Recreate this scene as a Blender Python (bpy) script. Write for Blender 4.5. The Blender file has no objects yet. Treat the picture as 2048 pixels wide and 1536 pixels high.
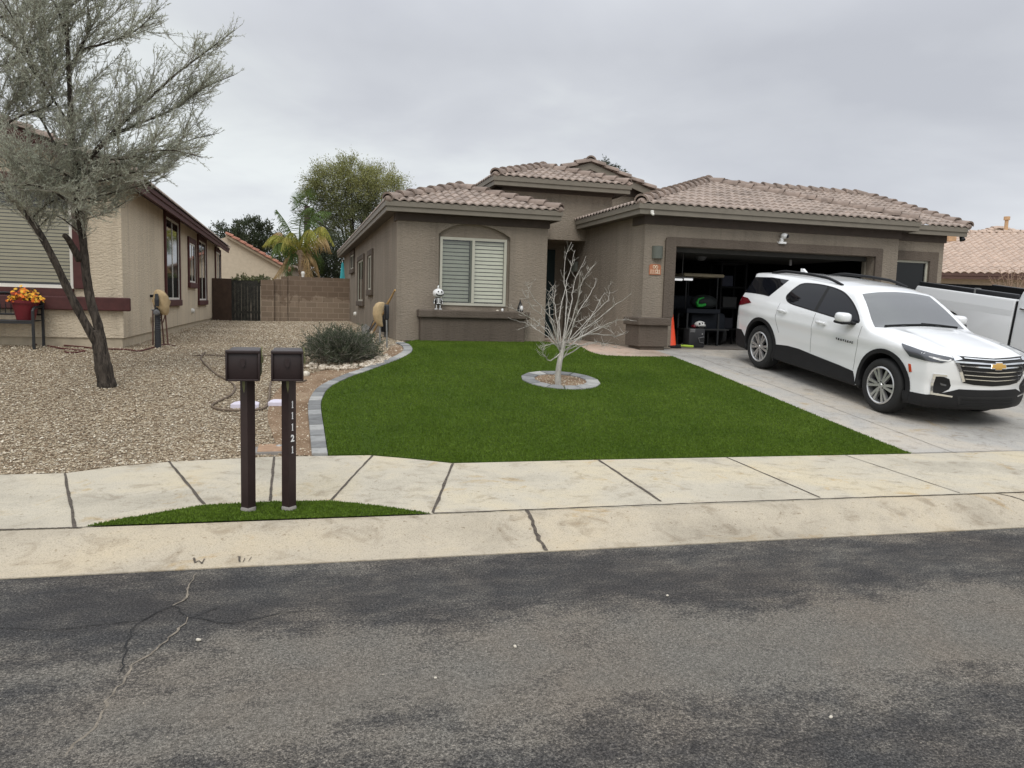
import bpy, bmesh, math, random
import numpy as np
from mathutils import Vector, Matrix
from mathutils.geometry import tessellate_polygon, delaunay_2d_cdt
random.seed(7); RNG = np.random.default_rng(7)
S = bpy.context.scene; COL = S.collection
R = math.radians

# ---------------------------------------------------------------- camera
CAM_Z = 1.75
YAW, PITCH, ROLL = R(15.8418), R(5.8759), R(-1.5888)
FPX = 1538.0
def cam_axes():
    right = np.array([math.cos(YAW), -math.sin(YAW), 0.]); fwd = np.array([math.sin(YAW), math.cos(YAW), 0.]); up = np.array([0, 0, 1.])
    f2 = fwd*math.cos(PITCH) - up*math.sin(PITCH); u2 = up*math.cos(PITCH) + fwd*math.sin(PITCH)
    return right*math.cos(ROLL) - u2*math.sin(ROLL), u2*math.cos(ROLL) + right*math.sin(ROLL), f2
AX_R, AX_U, AX_F = cam_axes()
cd = bpy.data.cameras.new('camera'); cam = bpy.data.objects.new('camera', cd); COL.objects.link(cam)
cd.sensor_width = 36; cd.lens = FPX/2048*36; cd.clip_start = .05; cd.clip_end = 3000
cam.matrix_world = Matrix([[AX_R[i], AX_U[i], -AX_F[i], (0, 0, CAM_Z)[i]] for i in range(3)] + [[0, 0, 0, 1]])
S.camera = cam

# ---------------------------------------------------------------- sky, sun, exposure
SUN_EL, SUN_AZ = 48, 205          # behind thick cloud
w = bpy.data.worlds.new('World'); S.world = w; w.use_nodes = True
nt = w.node_tree; nt.nodes.clear(); N = nt.nodes.new; L = nt.links.new
def nd(t, **k):
    n = N(t)
    for a, v in k.items(): setattr(n, a, v)
    return n
out = nd('ShaderNodeOutputWorld'); bg = nd('ShaderNodeBackground'); bg.inputs['Strength'].default_value = .1
L(bg.outputs[0], out.inputs[0])
sky = nd('ShaderNodeTexSky', sky_type='NISHITA', sun_disc=False); sky.sun_elevation = R(SUN_EL); sky.sun_rotation = R(SUN_AZ)
tc = nd('ShaderNodeTexCoord'); sep = nd('ShaderNodeSeparateXYZ'); L(tc.outputs['Generated'], sep.inputs[0])
def math_(op, a, b=None, clamp=False):
    n = nd('ShaderNodeMath', operation=op, use_clamp=clamp)
    for i, v in enumerate((a, b)):
        if v is None: continue
        if isinstance(v, (int, float)): n.inputs[i].default_value = v
        else: L(v, n.inputs[i])
    return n.outputs[0]
el = math_('MAXIMUM', sep.outputs[2], 0.0)
den = math_('ADD', el, .16)
px = math_('DIVIDE', sep.outputs[0], den); py = math_('DIVIDE', sep.outputs[1], den)
cmb = nd('ShaderNodeCombineXYZ'); L(px, cmb.inputs[0]); L(py, cmb.inputs[1])
def wnoise(scale, detail, rough, dist=0., off=0.):
    n = nd('ShaderNodeTexNoise'); n.inputs['Scale'].default_value = scale; n.inputs['Detail'].default_value = detail
    n.inputs['Roughness'].default_value = rough; n.inputs['Distortion'].default_value = dist
    ad = nd('ShaderNodeVectorMath', operation='ADD'); ad.inputs[1].default_value = (off, off*.7, off*.3); L(cmb.outputs[0], ad.inputs[0]); L(ad.outputs[0], n.inputs['Vector'])
    return n.outputs['Fac']
n1 = wnoise(.55, 5, .5, .35, 3.1); n2 = wnoise(1.7, 6, .55, .5, 9.3)
mixn = math_('ADD', math_('MULTIPLY', n1, .82), math_('MULTIPLY', n2, .18))
cr = nd('ShaderNodeValToRGB'); L(mixn, cr.inputs[0]); e = cr.color_ramp.elements
e[0].position = .36; e[0].color = (5.6, 5.78, 6.25, 1); e[1].position = .62; e[1].color = (8.1, 8.45, 8.5, 1)
e2 = cr.color_ramp.elements.new(.50); e2.color = (6.6, 6.8, 7.2, 1)
# an overcast sky is brightest overhead, and pale low down
gain = nd('ShaderNodeMapRange'); gain.inputs['From Min'].default_value = .30; gain.inputs['From Max'].default_value = .95
gain.inputs['To Min'].default_value = 1.0; gain.inputs['To Max'].default_value = 2.5; L(el, gain.inputs['Value'])
low = nd('ShaderNodeMapRange'); low.inputs['From Min'].default_value = 0; low.inputs['From Max'].default_value = .22
low.inputs['To Min'].default_value = 1.22; low.inputs['To Max'].default_value = 1.0; L(el, low.inputs['Value'])
g2 = math_('MULTIPLY', gain.outputs[0], low.outputs[0])
vm = nd('ShaderNodeVectorMath', operation='SCALE'); L(cr.outputs[0], vm.inputs[0]); L(g2, vm.inputs['Scale'])
mx = nd('ShaderNodeMix', data_type='RGBA'); mx.inputs[0].default_value = .94; L(sky.outputs[0], mx.inputs[6]); L(vm.outputs[0], mx.inputs[7])
L(mx.outputs[2], bg.inputs[0])
sl = bpy.data.lights.new('sun', 'SUN'); sl.energy = 1.25; sl.angle = R(30); sl.color = (1, .96, .9)
sun = bpy.data.objects.new('sun', sl); COL.objects.link(sun)
sun.rotation_euler = (R(90-SUN_EL), 0, R(180-SUN_AZ))
S.view_settings.view_transform = 'Standard'; S.view_settings.look = 'None'; S.view_settings.exposure = 0.0; S.view_settings.gamma = 1

# ---------------------------------------------------------------- where a picture point lies in the place
def ray(u, v): return AX_R*((u-1024)/FPX) - AX_U*((v-768)/FPX) + AX_F
def onY(u, v, y): d = ray(u, v); t = y/d[1]; return Vector((d[0]*t, y, d[2]*t+CAM_Z))
def onX(u, v, x): d = ray(u, v); t = x/d[0]; return Vector((x, d[1]*t, d[2]*t+CAM_Z))
def onZ(u, v, z): d = ray(u, v); t = (z-CAM_Z)/d[2]; return Vector((d[0]*t, d[1]*t, z))
PL = np.array([(0, .13), (7.35, .136), (9.5, .32), (11.47, .49), (13.5, .65), (15.35, .77), (20, .81), (33, .87), (60, .95)])
PC = np.array([(0, .12), (7.28, .125), (9.17, .345), (12.22, .72), (13.5, .86), (14.4, .925), (16.4, .925), (33, .93), (60, .95)])
SWB = [onZ(u, v, .14) for u, v in ((0, 950), (130, 947), (230, 934), (340, 924), (545, 914), (740, 911), (820, 918), (905, 927), (1200, 920), (1825, 908))]
SWX, SWY = [p[0] for p in SWB], [p[1] for p in SWB]
def hh(x, y):
    x = np.asarray(x, float); y = np.asarray(y, float)
    yb = np.interp(x, SWX, SWY); y = y-(yb-7.28)*np.clip((12-y)/(12-yb), 0, 1)      # the yard starts level with the back of the sidewalk
    a = sum(np.interp(y+d, PL[:, 0], PL[:, 1]) for d in (-.35, 0, .35))/3
    c = sum(np.interp(y+d, PC[:, 0], PC[:, 1]) for d in (-.12, 0, .12))/3
    t = np.clip((x+1.2)/3.4, 0, 1); t = t*t*(3-2*t)
    # little mounds in the raked gravel
    b = .02*np.sin(x*1.3+y*.7)*np.sin(y*.9-x*.4)*(1-t)*np.clip((y-8.5)/2, 0, 1)
    return a*(1-t)+c*t+b+.05*np.clip((-2.9-x)/1.4, 0, 1)*np.clip((y-11.5)/3, 0, 1)
def h(x, y): return float(hh(x, y))
def onG(u, v, dz=0.):
    d = ray(u, v); lo, hi = 3., 60.
    f = lambda t: CAM_Z+d[2]*t-h(d[0]*t, d[1]*t)-dz
    t = 3.
    while t < 60 and f(t) > 0: t += .25
    lo, hi = t-.25, t
    for _ in range(30):
        m = (lo+hi)/2
        if f(m) > 0: lo = m
        else: hi = m
    return Vector((d[0]*lo, d[1]*lo, CAM_Z+d[2]*lo))

# ---------------------------------------------------------------- objects
ORG = {}
def tag(o, label=None, cat=None, group=None, kind=None):
    if label: o['label'] = label
    if cat: o['category'] = cat
    if group: o['group'] = group
    if kind: o['kind'] = kind
    return o
def thing(name, loc, label, cat, group=None, rz=0, mat=None):
    o = bpy.data.objects.new(name, None); COL.objects.link(o); o.empty_display_size = .1
    if mat is None:
        o.location = loc; o.rotation_euler = (0, 0, rz)
        ORG[o] = Vector(loc) if not rz else None
    else:
        o.matrix_world = mat; ORG[o] = None
    return tag(o, label, cat, group)
class MB:
    def __init__(s): s.v = []; s.f = []; s.m = []; s.X = None
    def add(s, vs, fs, mi=0, X=None):
        n = len(s.v); X = X or s.X
        s.v += [tuple(X @ Vector(p)) for p in vs] if X else [tuple(p) for p in vs]
        s.f += [tuple(i+n for i in q) for q in fs]; s.m += [mi]*len(fs); return s
    def box(s, a, b, mi=0, X=None, bev=0.):
        x0, x1 = sorted((a[0], b[0])); y0, y1 = sorted((a[1], b[1])); z0, z1 = sorted((a[2], b[2]))
        if bev:
            bm = bmesh.new(); bmesh.ops.create_cube(bm, size=1)
            for v in bm.verts: v.co = Vector(((x0+x1)/2+v.co.x*(x1-x0), (y0+y1)/2+v.co.y*(y1-y0), (z0+z1)/2+v.co.z*(z1-z0)))
            bmesh.ops.bevel(bm, geom=bm.edges[:], offset=bev, segments=2, profile=.5, affect='EDGES')
            bm.verts.index_update(); s.add([v.co.copy() for v in bm.verts], [[v.index for v in f.verts] for f in bm.faces], mi, X); bm.free(); return s
        vs = [(x, y, z) for z in (z0, z1) for y in (y0, y1) for x in (x0, x1)]
        return s.add(vs, [(0, 2, 3, 1), (4, 5, 7, 6), (0, 1, 5, 4), (2, 6, 7, 3), (1, 3, 7, 5), (0, 4, 6, 2)], mi, X)
    def quad(s, a, b, c, d, mi=0): return s.add([a, b, c, d], [(0, 1, 2, 3)], mi)
    def tube(s, pts, rad, n=8, mi=0, X=None, cap=True):
        pts = [Vector(p) for p in pts]; k = len(pts)
        if not hasattr(rad, '__len__'): rad = [rad]*k
        vs = []; fs = []; t0 = None; u = None
        for i, p in enumerate(pts):
            t = (pts[min(i+1, k-1)]-pts[max(i-1, 0)]).normalized()
            if u is None: u = t.orthogonal().normalized()
            else: u = (u-t*u.dot(t)); u = u.normalized() if u.length > 1e-6 else t.orthogonal().normalized()
            w_ = t.cross(u)
            for j in range(n):
                a = 2*math.pi*j/n; vs.append(p+(u*math.cos(a)+w_*math.sin(a))*rad[i])
        for i in range(k-1):
            for j in range(n):
                fs.append((i*n+j, i*n+(j+1) % n, (i+1)*n+(j+1) % n, (i+1)*n+j))
        if cap: fs += [tuple(range(n))[::-1], tuple(range((k-1)*n, k*n))]
        return s.add(vs, fs, mi, X)
    def lathe(s, prof, n=24, mi=0, X=None):
        vs = []; fs = []
        for r, z in prof:
            for j in range(n):
                a = 2*math.pi*j/n; vs.append((r*math.cos(a), r*math.sin(a), z))
        for i in range(len(prof)-1):
            for j in range(n): fs.append((i*n+j, i*n+(j+1) % n, (i+1)*n+(j+1) % n, (i+1)*n+j))
        return s.add(vs, fs, mi, X)
    def prism(s, poly, axis, a, b, mi=0, X=None):
        # poly of 2-D points, extruded along axis 0/1/2 from a to b
        def P(p, t): q = [0, 0, 0]; o = [i for i in range(3) if i != axis]; q[o[0]], q[o[1]] = p; q[axis] = t; return q
        n = len(poly); vs = [P(p, a) for p in poly]+[P(p, b) for p in poly]
        tri = tessellate_polygon([[Vector((p[0], p[1], 0)) for p in poly]])
        fs = [tuple(t) for t in tri]+[tuple(i+n for i in t)[::-1] for t in tri]+[(i, (i+1) % n, (i+1) % n+n, i+n) for i in range(n)]
        return s.add(vs, fs, mi, X)
    def ball(s, c, r, mi=0, X=None, n=12, m=8):
        r = r if hasattr(r, '__len__') else (r, r, r); vs = []; fs = []
        for i in range(m+1):
            t = math.pi*i/m
            for j in range(n):
                a = 2*math.pi*j/n; vs.append((c[0]+r[0]*math.sin(t)*math.cos(a), c[1]+r[1]*math.sin(t)*math.sin(a), c[2]+r[2]*math.cos(t)))
        for i in range(m):
            for j in range(n): fs.append((i*n+j, (i+1)*n+j, (i+1)*n+(j+1) % n, i*n+(j+1) % n))
        return s.add(vs, fs, mi, X)
    def build(s, name, mats, parent=None, smooth=0., local=False, label=None, cat=None, group=None, kind=None, fix=True, at=None):
        me = bpy.data.meshes.new(name); o = bpy.data.objects.new(name, me); COL.objects.link(o)
        off = Vector((0, 0, 0))
        if parent is not None:
            o.parent = parent; off = ORG.get(parent)
            if off is None or local: off = Vector((0, 0, 0)); ORG[o] = None
            else: ORG[o] = off
        else:
            if at is not None: off = Vector(at); o.location = off
            ORG[o] = off
        me.from_pydata([(p[0]-off[0], p[1]-off[1], p[2]-off[2]) for p in s.v], [], s.f)
        for m in (mats if isinstance(mats, (list, tuple)) else [mats]): me.materials.append(m)
        if any(s.m): me.polygons.foreach_set('material_index', s.m)
        if fix:
            bm = bmesh.new(); bm.from_mesh(me); bmesh.ops.remove_doubles(bm, verts=bm.verts, dist=1e-5)
            bmesh.ops.recalc_face_normals(bm, faces=bm.faces); bm.to_mesh(me); bm.free()
        if smooth:
            me.polygons.foreach_set('use_smooth', [True]*len(me.polygons))
            if smooth < 180: me.set_sharp_from_angle(angle=R(smooth))
        me.update()
        return tag(o, label, cat, group, kind)
def raw_mesh(name, V, F, mats, parent=None, mi=None, smooth=False):
    """numpy verts (n,3) and faces (m,3|4) straight into one mesh object"""
    me = bpy.data.meshes.new(name); o = bpy.data.objects.new(name, me); COL.objects.link(o)
    off = np.zeros(3)
    if parent is not None:
        o.parent = parent
        if ORG.get(parent) is not None: off = np.array(ORG[parent]); ORG[o] = ORG[parent]
        else: ORG[o] = None
    else: ORG[o] = Vector((0, 0, 0))
    V = np.asarray(V, np.float32)-off.astype(np.float32); F = np.asarray(F, np.int32); k = F.shape[1]
    me.vertices.add(len(V)); me.vertices.foreach_set('co', V.ravel())
    me.loops.add(F.size); me.loops.foreach_set('vertex_index', F.ravel())
    me.polygons.add(len(F)); me.polygons.foreach_set('loop_start', np.arange(0, F.size, k, dtype=np.int32))
    me.polygons.foreach_set('loop_total', np.full(len(F), k, np.int32))
    if mi is not None: me.polygons.foreach_set('material_index', np.asarray(mi, np.int32))
    if smooth: me.polygons.foreach_set('use_smooth', np.ones(len(F), bool))
    for m in (mats if isinstance(mats, (list, tuple)) else [mats]): me.materials.append(m)
    me.update(calc_edges=True); me.validate()
    return o
def copy_tree(o, parent=None):
    c = o.copy(); COL.objects.link(c); c.parent = parent
    for ch in list(o.children): copy_tree(ch, c)
    return c
def text_obj(txt, size, mat, X, name, parent, depth=.004, bold=0., space=1.0):
    cu = bpy.data.curves.new(name, 'FONT'); cu.body = txt; cu.size = size; cu.align_x = 'CENTER'; cu.align_y = 'CENTER'; cu.extrude = depth/2; cu.offset = bold; cu.space_character = space
    t = bpy.data.objects.new(name, cu); COL.objects.link(t)
    dg = bpy.context.evaluated_depsgraph_get(); me = bpy.data.meshes.new_from_object(t.evaluated_get(dg))
    bpy.data.objects.remove(t); me.transform(X)
    off = ORG.get(parent)
    if off is not None: me.transform(Matrix.Translation(-off))
    me.materials.clear(); me.materials.append(mat)
    o = bpy.data.objects.new(name, me); COL.objects.link(o); o.parent = parent; ORG[o] = off
    return o
def serif_one(size, mat, X, name, parent, depth=.003):
    s_ = size*.72; m_ = MB(); p = [(-.09, 0), (.20, 0), (.20, .07), (.115, .10), (.115, 1.0), (.05, 1.0), (-.10, .86), (-.09, .80), (-.01, .83), (-.01, .10), (-.09, .07)]
    m_.prism([((x-.055)*s_, (y-.5)*s_) for x, y in p], 2, -depth/2, depth/2, X=X); o = m_.build(name, mat, parent); return o
def FACE(loc, rz=0):   # letters standing upright, read from -Y
    return Matrix.Translation(loc) @ Matrix.Rotation(rz, 4, 'Z') @ Matrix.Rotation(R(90), 4, 'X')

# ---------------------------------------------------------------- materials
class NT:
    def __init__(s, name):
        s.m = bpy.data.materials.new(name); s.m.use_nodes = True; s.t = s.m.node_tree; s.t.nodes.clear()
        s.o = s.n('ShaderNodeOutputMaterial'); s.p = s.n('ShaderNodeBsdfPrincipled'); s.l(s.p.outputs[0], s.o.inputs[0])
        s.g = s.n('ShaderNodeNewGeometry')
    def n(s, t, **k):
        x = s.t.nodes.new(t)
        for a, v in k.items(): setattr(x, a, v)
        return x
    def l(s, a, b): s.t.links.new(a, b)
    def vec(s, scale=(1, 1, 1), src=None):
        x = s.n('ShaderNodeVectorMath', operation='MULTIPLY'); x.inputs[1].default_value = scale
        s.l(src or s.g.outputs['Position'], x.inputs[0]); return x.outputs[0]
    def noise(s, scale, detail=3, rough=.55, dist=0., v=None, out='Fac'):
        x = s.n('ShaderNodeTexNoise'); x.inputs['Scale'].default_value = scale; x.inputs['Detail'].default_value = detail
        x.inputs['Roughness'].default_value = rough; x.inputs['Distortion'].default_value = dist
        s.l(v or s.g.outputs['Position'], x.inputs['Vector']); return x.outputs[out]
    def voro(s, scale, v=None, out='Distance', feature='F1', rnd=1.):
        x = s.n('ShaderNodeTexVoronoi', feature=feature); x.inputs['Scale'].default_value = scale; x.inputs['Randomness'].default_value = rnd
        s.l(v or s.g.outputs['Position'], x.inputs['Vector']); return x.outputs[out]
    def ramp(s, fac, stops, interp='LINEAR'):
        x = s.n('ShaderNodeValToRGB'); s.l(fac, x.inputs[0]); r = x.color_ramp; r.interpolation = interp
        while len(r.elements) < len(stops): r.elements.new(.5)
        for el_, (p, c) in zip(r.elements, stops): el_.position = p; el_.color = (c if hasattr(c, '__len__') else (c, c, c))[:3]+(1,) if hasattr(c, '__len__') else (c, c, c, 1)
        return x.outputs[0]
    def mix(s, a, b, fac=.5, mode='MIX'):
        x = s.n('ShaderNodeMix', data_type='RGBA', blend_type=mode)
        for i, v in ((0, fac), (6, a), (7, b)):
            if hasattr(v, 'node'): s.l(v, x.inputs[i])
            elif i: x.inputs[i].default_value = tuple(v)[:3]+(1,)
            else: x.inputs[i].default_value = v
        return x.outputs[2]
    def mth(s, op, a, b=0., clamp=False):
        x = s.n('ShaderNodeMath', operation=op, use_clamp=clamp)
        for i, v in enumerate((a, b)):
            if hasattr(v, 'node'): s.l(v, x.inputs[i])
            else: x.inputs[i].default_value = v
        return x.outputs[0]
    def bump(s, hgt, strength=.5, dist=.01, prev=None):
        x = s.n('ShaderNodeBump'); x.inputs['Strength'].default_value = strength; x.inputs['Distance'].default_value = dist; s.l(hgt, x.inputs['Height'])
        if prev is not None: s.l(prev, x.inputs['Normal'])
        s.l(x.outputs[0], s.p.inputs['Normal']); return x.outputs[0]
    def set(s, base=None, rough=None, metal=None, spec=None, coat=None, ior=None):
        for k, v in (('Base Color', base), ('Roughness', rough), ('Metallic', metal), ('Specular IOR Level', spec), ('Coat Weight', coat), ('IOR', ior)):
            if v is None: continue
            if hasattr(v, 'node'): s.l(v, s.p.inputs[k])
            elif k == 'Base Color': s.p.inputs[k].default_value = tuple(v)[:3]+(1,)
            else: s.p.inputs[k].default_value = v
        return s.m
def k(c, f): return tuple(x*f for x in c)
def plain(name, c, rough=.6, metal=0., var=.15, vs=6., bump=0., bs=80., spec=.4, coat=0.):
    t = NT(name)
    f = t.noise(vs, 4, .6); col = t.ramp(f, [(.3, k(c, 1-var)), (.7, k(c, 1+var))])
    if bump: t.bump(t.noise(bs, 3, .6), bump, .004)
    t.set(col, rough, metal, spec, coat); return t.m
def stucco(name, c, sx=1., strength=.75, stain=.18):
    t = NT(name)
    big = t.noise(.9, 5, .6, v=t.vec((1, 1, .35))); col = t.ramp(big, [(.3, k(c, 1-stain)), (.68, k(c, 1+stain*.5))])
    strk = t.noise(2.2, 5, .65, .3, v=t.vec((2.4, 2.4, .16))); col = t.mix(col, t.ramp(strk, [(.30, (.80, .79, .78)), (.48, (1, 1, 1)), (.74, (1.07, 1.06, 1.04))]), .8, 'MULTIPLY')
    fine = t.noise(55, 2, .5); col = t.mix(col, t.ramp(fine, [(.35, .78), (.6, 1.)]), .5, 'MULTIPLY')
    v = t.vec((1, 1, 2.1))
    n1_ = t.noise(17*sx, 3, .55, .6, v); n2_ = t.noise(70, 2, .5)
    b = t.bump(n1_, strength, .03); t.bump(n2_, .35, .008, b)
    return t.set(col, .9, 0, .2)
def m_concrete(name, c, warm, groove=0.):
    t = NT(name)
    a = t.noise(.7, 6, .62, .4); col = t.ramp(a, [(.28, k(c, .70)), (.47, k(c, .95)), (.62, warm), (.78, k(c, 1.10))])
    ru = t.noise(1.9, 5, .7, .8); col = t.mix(col, t.ramp(ru, [(.60, (1, 1, 1)), (.68, (.90, .78, .60)), (.78, (.80, .66, .46))]), .8, 'MULTIPLY')
    b = t.noise(4.5, 5, .65, .6); col = t.mix(col, t.ramp(b, [(.3, (.62, .58, .53)), (.46, (1, 1, 1)), (.7, (1.08, 1.07, 1.04))]), .75, 'MULTIPLY')
    f = t.noise(105, 4, .8); col = t.mix(col, t.ramp(f, [(.32, .36), (.47, 1.0), (.7, 1.2)]), .75, 'MULTIPLY')
    d = t.noise(26, 2, .5); col = t.mix(col, t.ramp(d, [(.26, (.42, .36, .28)), (.34, (1, 1, 1))]), .6, 'MULTIPLY')
    bb = t.bump(t.noise(160, 3, .6), .35, .004); t.bump(t.noise(9, 4, .6), .25, .01, bb)
    return t.set(col, .88, 0, .25)
def m_asphalt():
    t = NT('asphalt')
    p = t.noise(.55, 4, .6, .3, t.vec((.8, 1.2, 1))); q = t.noise(3.2, 10, .78, .2, t.vec((.7, 1.25, 1)))
    sp = t.noise(78, 3, .85); sp2 = t.noise(170, 2, .8)
    # wheel paths run along the kerb: black binder near the gutter, worn stone further out
    sx = t.n('ShaderNodeSeparateXYZ'); t.l(t.g.outputs['Position'], sx.inputs[0])
    d = t.mth('SUBTRACT', t.mth('SUBTRACT', 5.14, t.mth('MULTIPLY', sx.outputs[0], .035)), sx.outputs[1])
    wig = t.mth('ADD', d, t.mth('MULTIPLY', t.mth('SUBTRACT', t.noise(.9, 4, .6), .5), 1.3))
    path = t.ramp(t.mth('DIVIDE', wig, 4.), [(.0, .50), (.05, .42), (.22, .40), (.34, .60), (.48, .60), (.62, .44), (.8, .50)])
    side_ = t.ramp(t.mth('ADD', t.mth('MULTIPLY', sx.outputs[0], .5), .7), [(.1, .0), (.75, 1.)])
    mask = t.mth('ADD', t.mth('ADD', t.mth('MULTIPLY', p, .22), t.mth('MULTIPLY', q, .54)), t.mth('MULTIPLY', t.mth('SUBTRACT', path, .26), t.mth('ADD', .6, t.mth('MULTIPLY', side_, .25))))
    worn = t.mth('ADD', mask, t.mth('MULTIPLY', t.mth('SUBTRACT', sp, .5), .34))
    col = t.ramp(worn, [(.43, (.044, .043, .043)), (.495, (.056, .054, .052)), (.55, (.082, .077, .070)), (.63, (.145, .133, .114))])
    hue = t.noise(1.1, 4, .6, .3); col = t.mix(col, t.ramp(hue, [(.35, (.96, .98, 1.0)), (.65, (1.03, .99, .96))]), 1., 'MULTIPLY')
    col = t.mix(col, t.ramp(sp, [(.28, .36), (.48, .95), (.68, 1.9)]), .85, 'MULTIPLY'); col = t.mix(col, t.ramp(sp2, [(.30, .35), (.5, 1.), (.70, 2.0)]), .8, 'MULTIPLY')
    col = t.mix(col, t.ramp(t.voro(48, out='Distance'), [(.07, (2.8, 2.6, 2.3)), (.14, (1, 1, 1))]), t.ramp(t.noise(15, 2, .5), [(.50, 0.), (.58, .9)]), 'MULTIPLY')
    col = t.mix(col, t.ramp(t.voro(36, out='Distance', v=t.vec((1, 1.1, 1))), [(.06, (.25, .25, .25)), (.15, (1, 1, 1))]), t.ramp(t.noise(11, 2, .5), [(.50, 0.), (.58, .9)]), 'MULTIPLY')
    bb = t.bump(sp, .9, .008); t.bump(t.voro(95), .6, .006, bb)
    return t.set(col, .92, 0, .12)
def m_gravel():
    t = NT('gravel'); v = t.vec((1, 1, 1))
    c = t.voro(42, out='Color'); sepc = t.n('ShaderNodeSeparateColor'); t.l(c, sepc.inputs[0])
    col = t.ramp(sepc.outputs[0], [(0, (.15, .105, .065)), (.25, (.28, .21, .14)), (.5, (.40, .325, .225)), (.75, (.50, .43, .315)), (1, (.68, .62, .50))])
    d = t.voro(42); col = t.mix(col, t.ramp(d, [(.35, 1.), (.75, .35)]), .85, 'MULTIPLY')
    big = t.noise(.8, 4, .6); col = t.mix(col, t.ramp(big, [(.3, (.78, .76, .74)), (.7, (1.1, 1.06, 1.0))]), 1., 'MULTIPLY')
    inv = t.mth('SUBTRACT', 1., d); t.bump(inv, 1., .02)
    return t.set(col, .9, 0, .2)
def m_pebble(name, stops):
    t = NT(name); oi = t.voro(37, out='Color'); s_ = t.n('ShaderNodeSeparateColor'); t.l(oi, s_.inputs[0])
    col = t.ramp(s_.outputs[0], stops)
    return t.set(col, .85, 0, .25)
def m_dirt():
    t = NT('dirt'); a = t.noise(2.2, 6, .65, .3); b = t.noise(60, 4, .7)
    col = t.ramp(a, [(.3, (.17, .11, .066)), (.5, (.26, .18, .117)), (.7, (.35, .265, .18))])
    col = t.mix(col, t.ramp(b, [(.3, .55), (.55, 1.), (.75, 1.5)]), .9, 'MULTIPLY')
    t.bump(b, .9, .012); return t.set(col, .95, 0, .1)
def m_turf(name, base):
    t = NT(name); a = t.noise(1.3, 4, .6); f = t.noise(130, 3, .7)
    col = t.ramp(a, [(.3, k(base, .8)), (.7, k(base, 1.2))]); col = t.mix(col, t.ramp(f, [(.3, .45), (.55, 1.), (.75, 1.5)]), .9, 'MULTIPLY')
    t.bump(f, .8, .01); return t.set(col, .85, 0, .15)
def m_tile(name, c, var=1.):
    t = NT(name); a = t.voro(3.1, out='Color', v=t.vec((1.9, 1, 1))); s_ = t.n('ShaderNodeSeparateColor'); t.l(a, s_.inputs[0])
    col = t.ramp(s_.outputs[0], [(0, k(c, 1-.2*var)), (.5, c), (1, k(c, 1+.18*var))])
    n_ = t.noise(5, 5, .65); col = t.mix(col, t.ramp(n_, [(.3, (.72, .70, .70)), (.6, (1.05, 1.02, 1))]), .8, 'MULTIPLY')
    t.bump(t.noise(90, 3, .6), .3, .005); return t.set(col, .85, 0, .25)
def m_block(name, c, mort, scale, wet=.5):
    t = NT(name); v = t.n('ShaderNodeCombineXYZ'); sp = t.n('ShaderNodeSeparateXYZ'); t.l(t.g.outputs['Position'], sp.inputs[0])
    t.l(sp.outputs[0], v.inputs[0]); t.l(sp.outputs[2], v.inputs[1])
    b = t.n('ShaderNodeTexBrick'); t.l(v.outputs[0], b.inputs['Vector']); b.offset = .5
    for a_, x in (('Color1', c), ('Color2', k(c, .84)), ('Mortar', mort)): b.inputs[a_].default_value = x[:3]+(1,)
    b.inputs['Scale'].default_value = 1; b.inputs['Mortar Size'].default_value = .012; b.inputs['Brick Width'].default_value = .41; b.inputs['Row Height'].default_value = .205; b.inputs['Mortar Smooth'].default_value = .3
    n_ = t.noise(1.5, 5, .6, .4); hgt = t.mth('ADD', t.mth('MULTIPLY', sp.outputs[2], .42), t.mth('MULTIPLY', n_, .55))
    col = t.mix(b.outputs[0], t.ramp(hgt, [(.50, (.42, .38, .36)), (.58, (1, 1, 1)), (1.26, (1, 1, 1)), (1.30, (.40, .33, .3))]), wet, 'MULTIPLY')
    col = t.mix(col, t.ramp(t.noise(50, 3, .6), [(.3, .7), (.6, 1.1)]), .6, 'MULTIPLY')
    bb = t.bump(t.noise(90, 2, .6), .4, .006); t.bump(b.outputs['Fac'], -.6, .008, bb)
    return t.set(col, .9, 0, .2)
def m_glass(name, tint=(1, 1, 1), refl=1.0):
    t = NT(name); g = t.n('ShaderNodeBsdfGlossy'); g.inputs['Roughness'].default_value = .015; g.inputs['Color'].default_value = (1, 1, 1, 1)
    tr = t.n('ShaderNodeBsdfTransparent'); tr.inputs[0].default_value = tint+(1,)
    fr = t.n('ShaderNodeFresnel'); fr.inputs[0].default_value = 1.5
    f = t.mth('MULTIPLY', fr.outputs[0], 1.7*refl, True)
    mx_ = t.n('ShaderNodeMixShader'); t.l(f, mx_.inputs[0]); t.l(tr.outputs[0], mx_.inputs[1]); t.l(g.outputs[0], mx_.inputs[2]); t.l(mx_.outputs[0], t.o.inputs[0])
    t.t.nodes.remove(t.p); return t.m
def m_leaf(name, cols, sc=3., rough=.6, trans=.25):
    t = NT(name); a = t.noise(sc, 3, .6); col = t.ramp(a, [(.3, cols[0]), (.5, cols[1]), (.7, cols[2])])
    v2 = t.voro(45, out='Color'); s_ = t.n('ShaderNodeSeparateColor'); t.l(v2, s_.inputs[0])
    col = t.mix(col, t.ramp(s_.outputs[0], [(0, .65), (1, 1.35)]), .8, 'MULTIPLY')
    tl = t.n('ShaderNodeBsdfTranslucent'); t.l(col, tl.inputs[0]); mx_ = t.n('ShaderNodeMixShader'); mx_.inputs[0].default_value = trans
    t.l(t.p.outputs[0], mx_.inputs[1]); t.l(tl.outputs[0], mx_.inputs[2]); t.l(mx_.outputs[0], t.o.inputs[0])
    t.set(col, rough, 0, .25); return t.m
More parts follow.
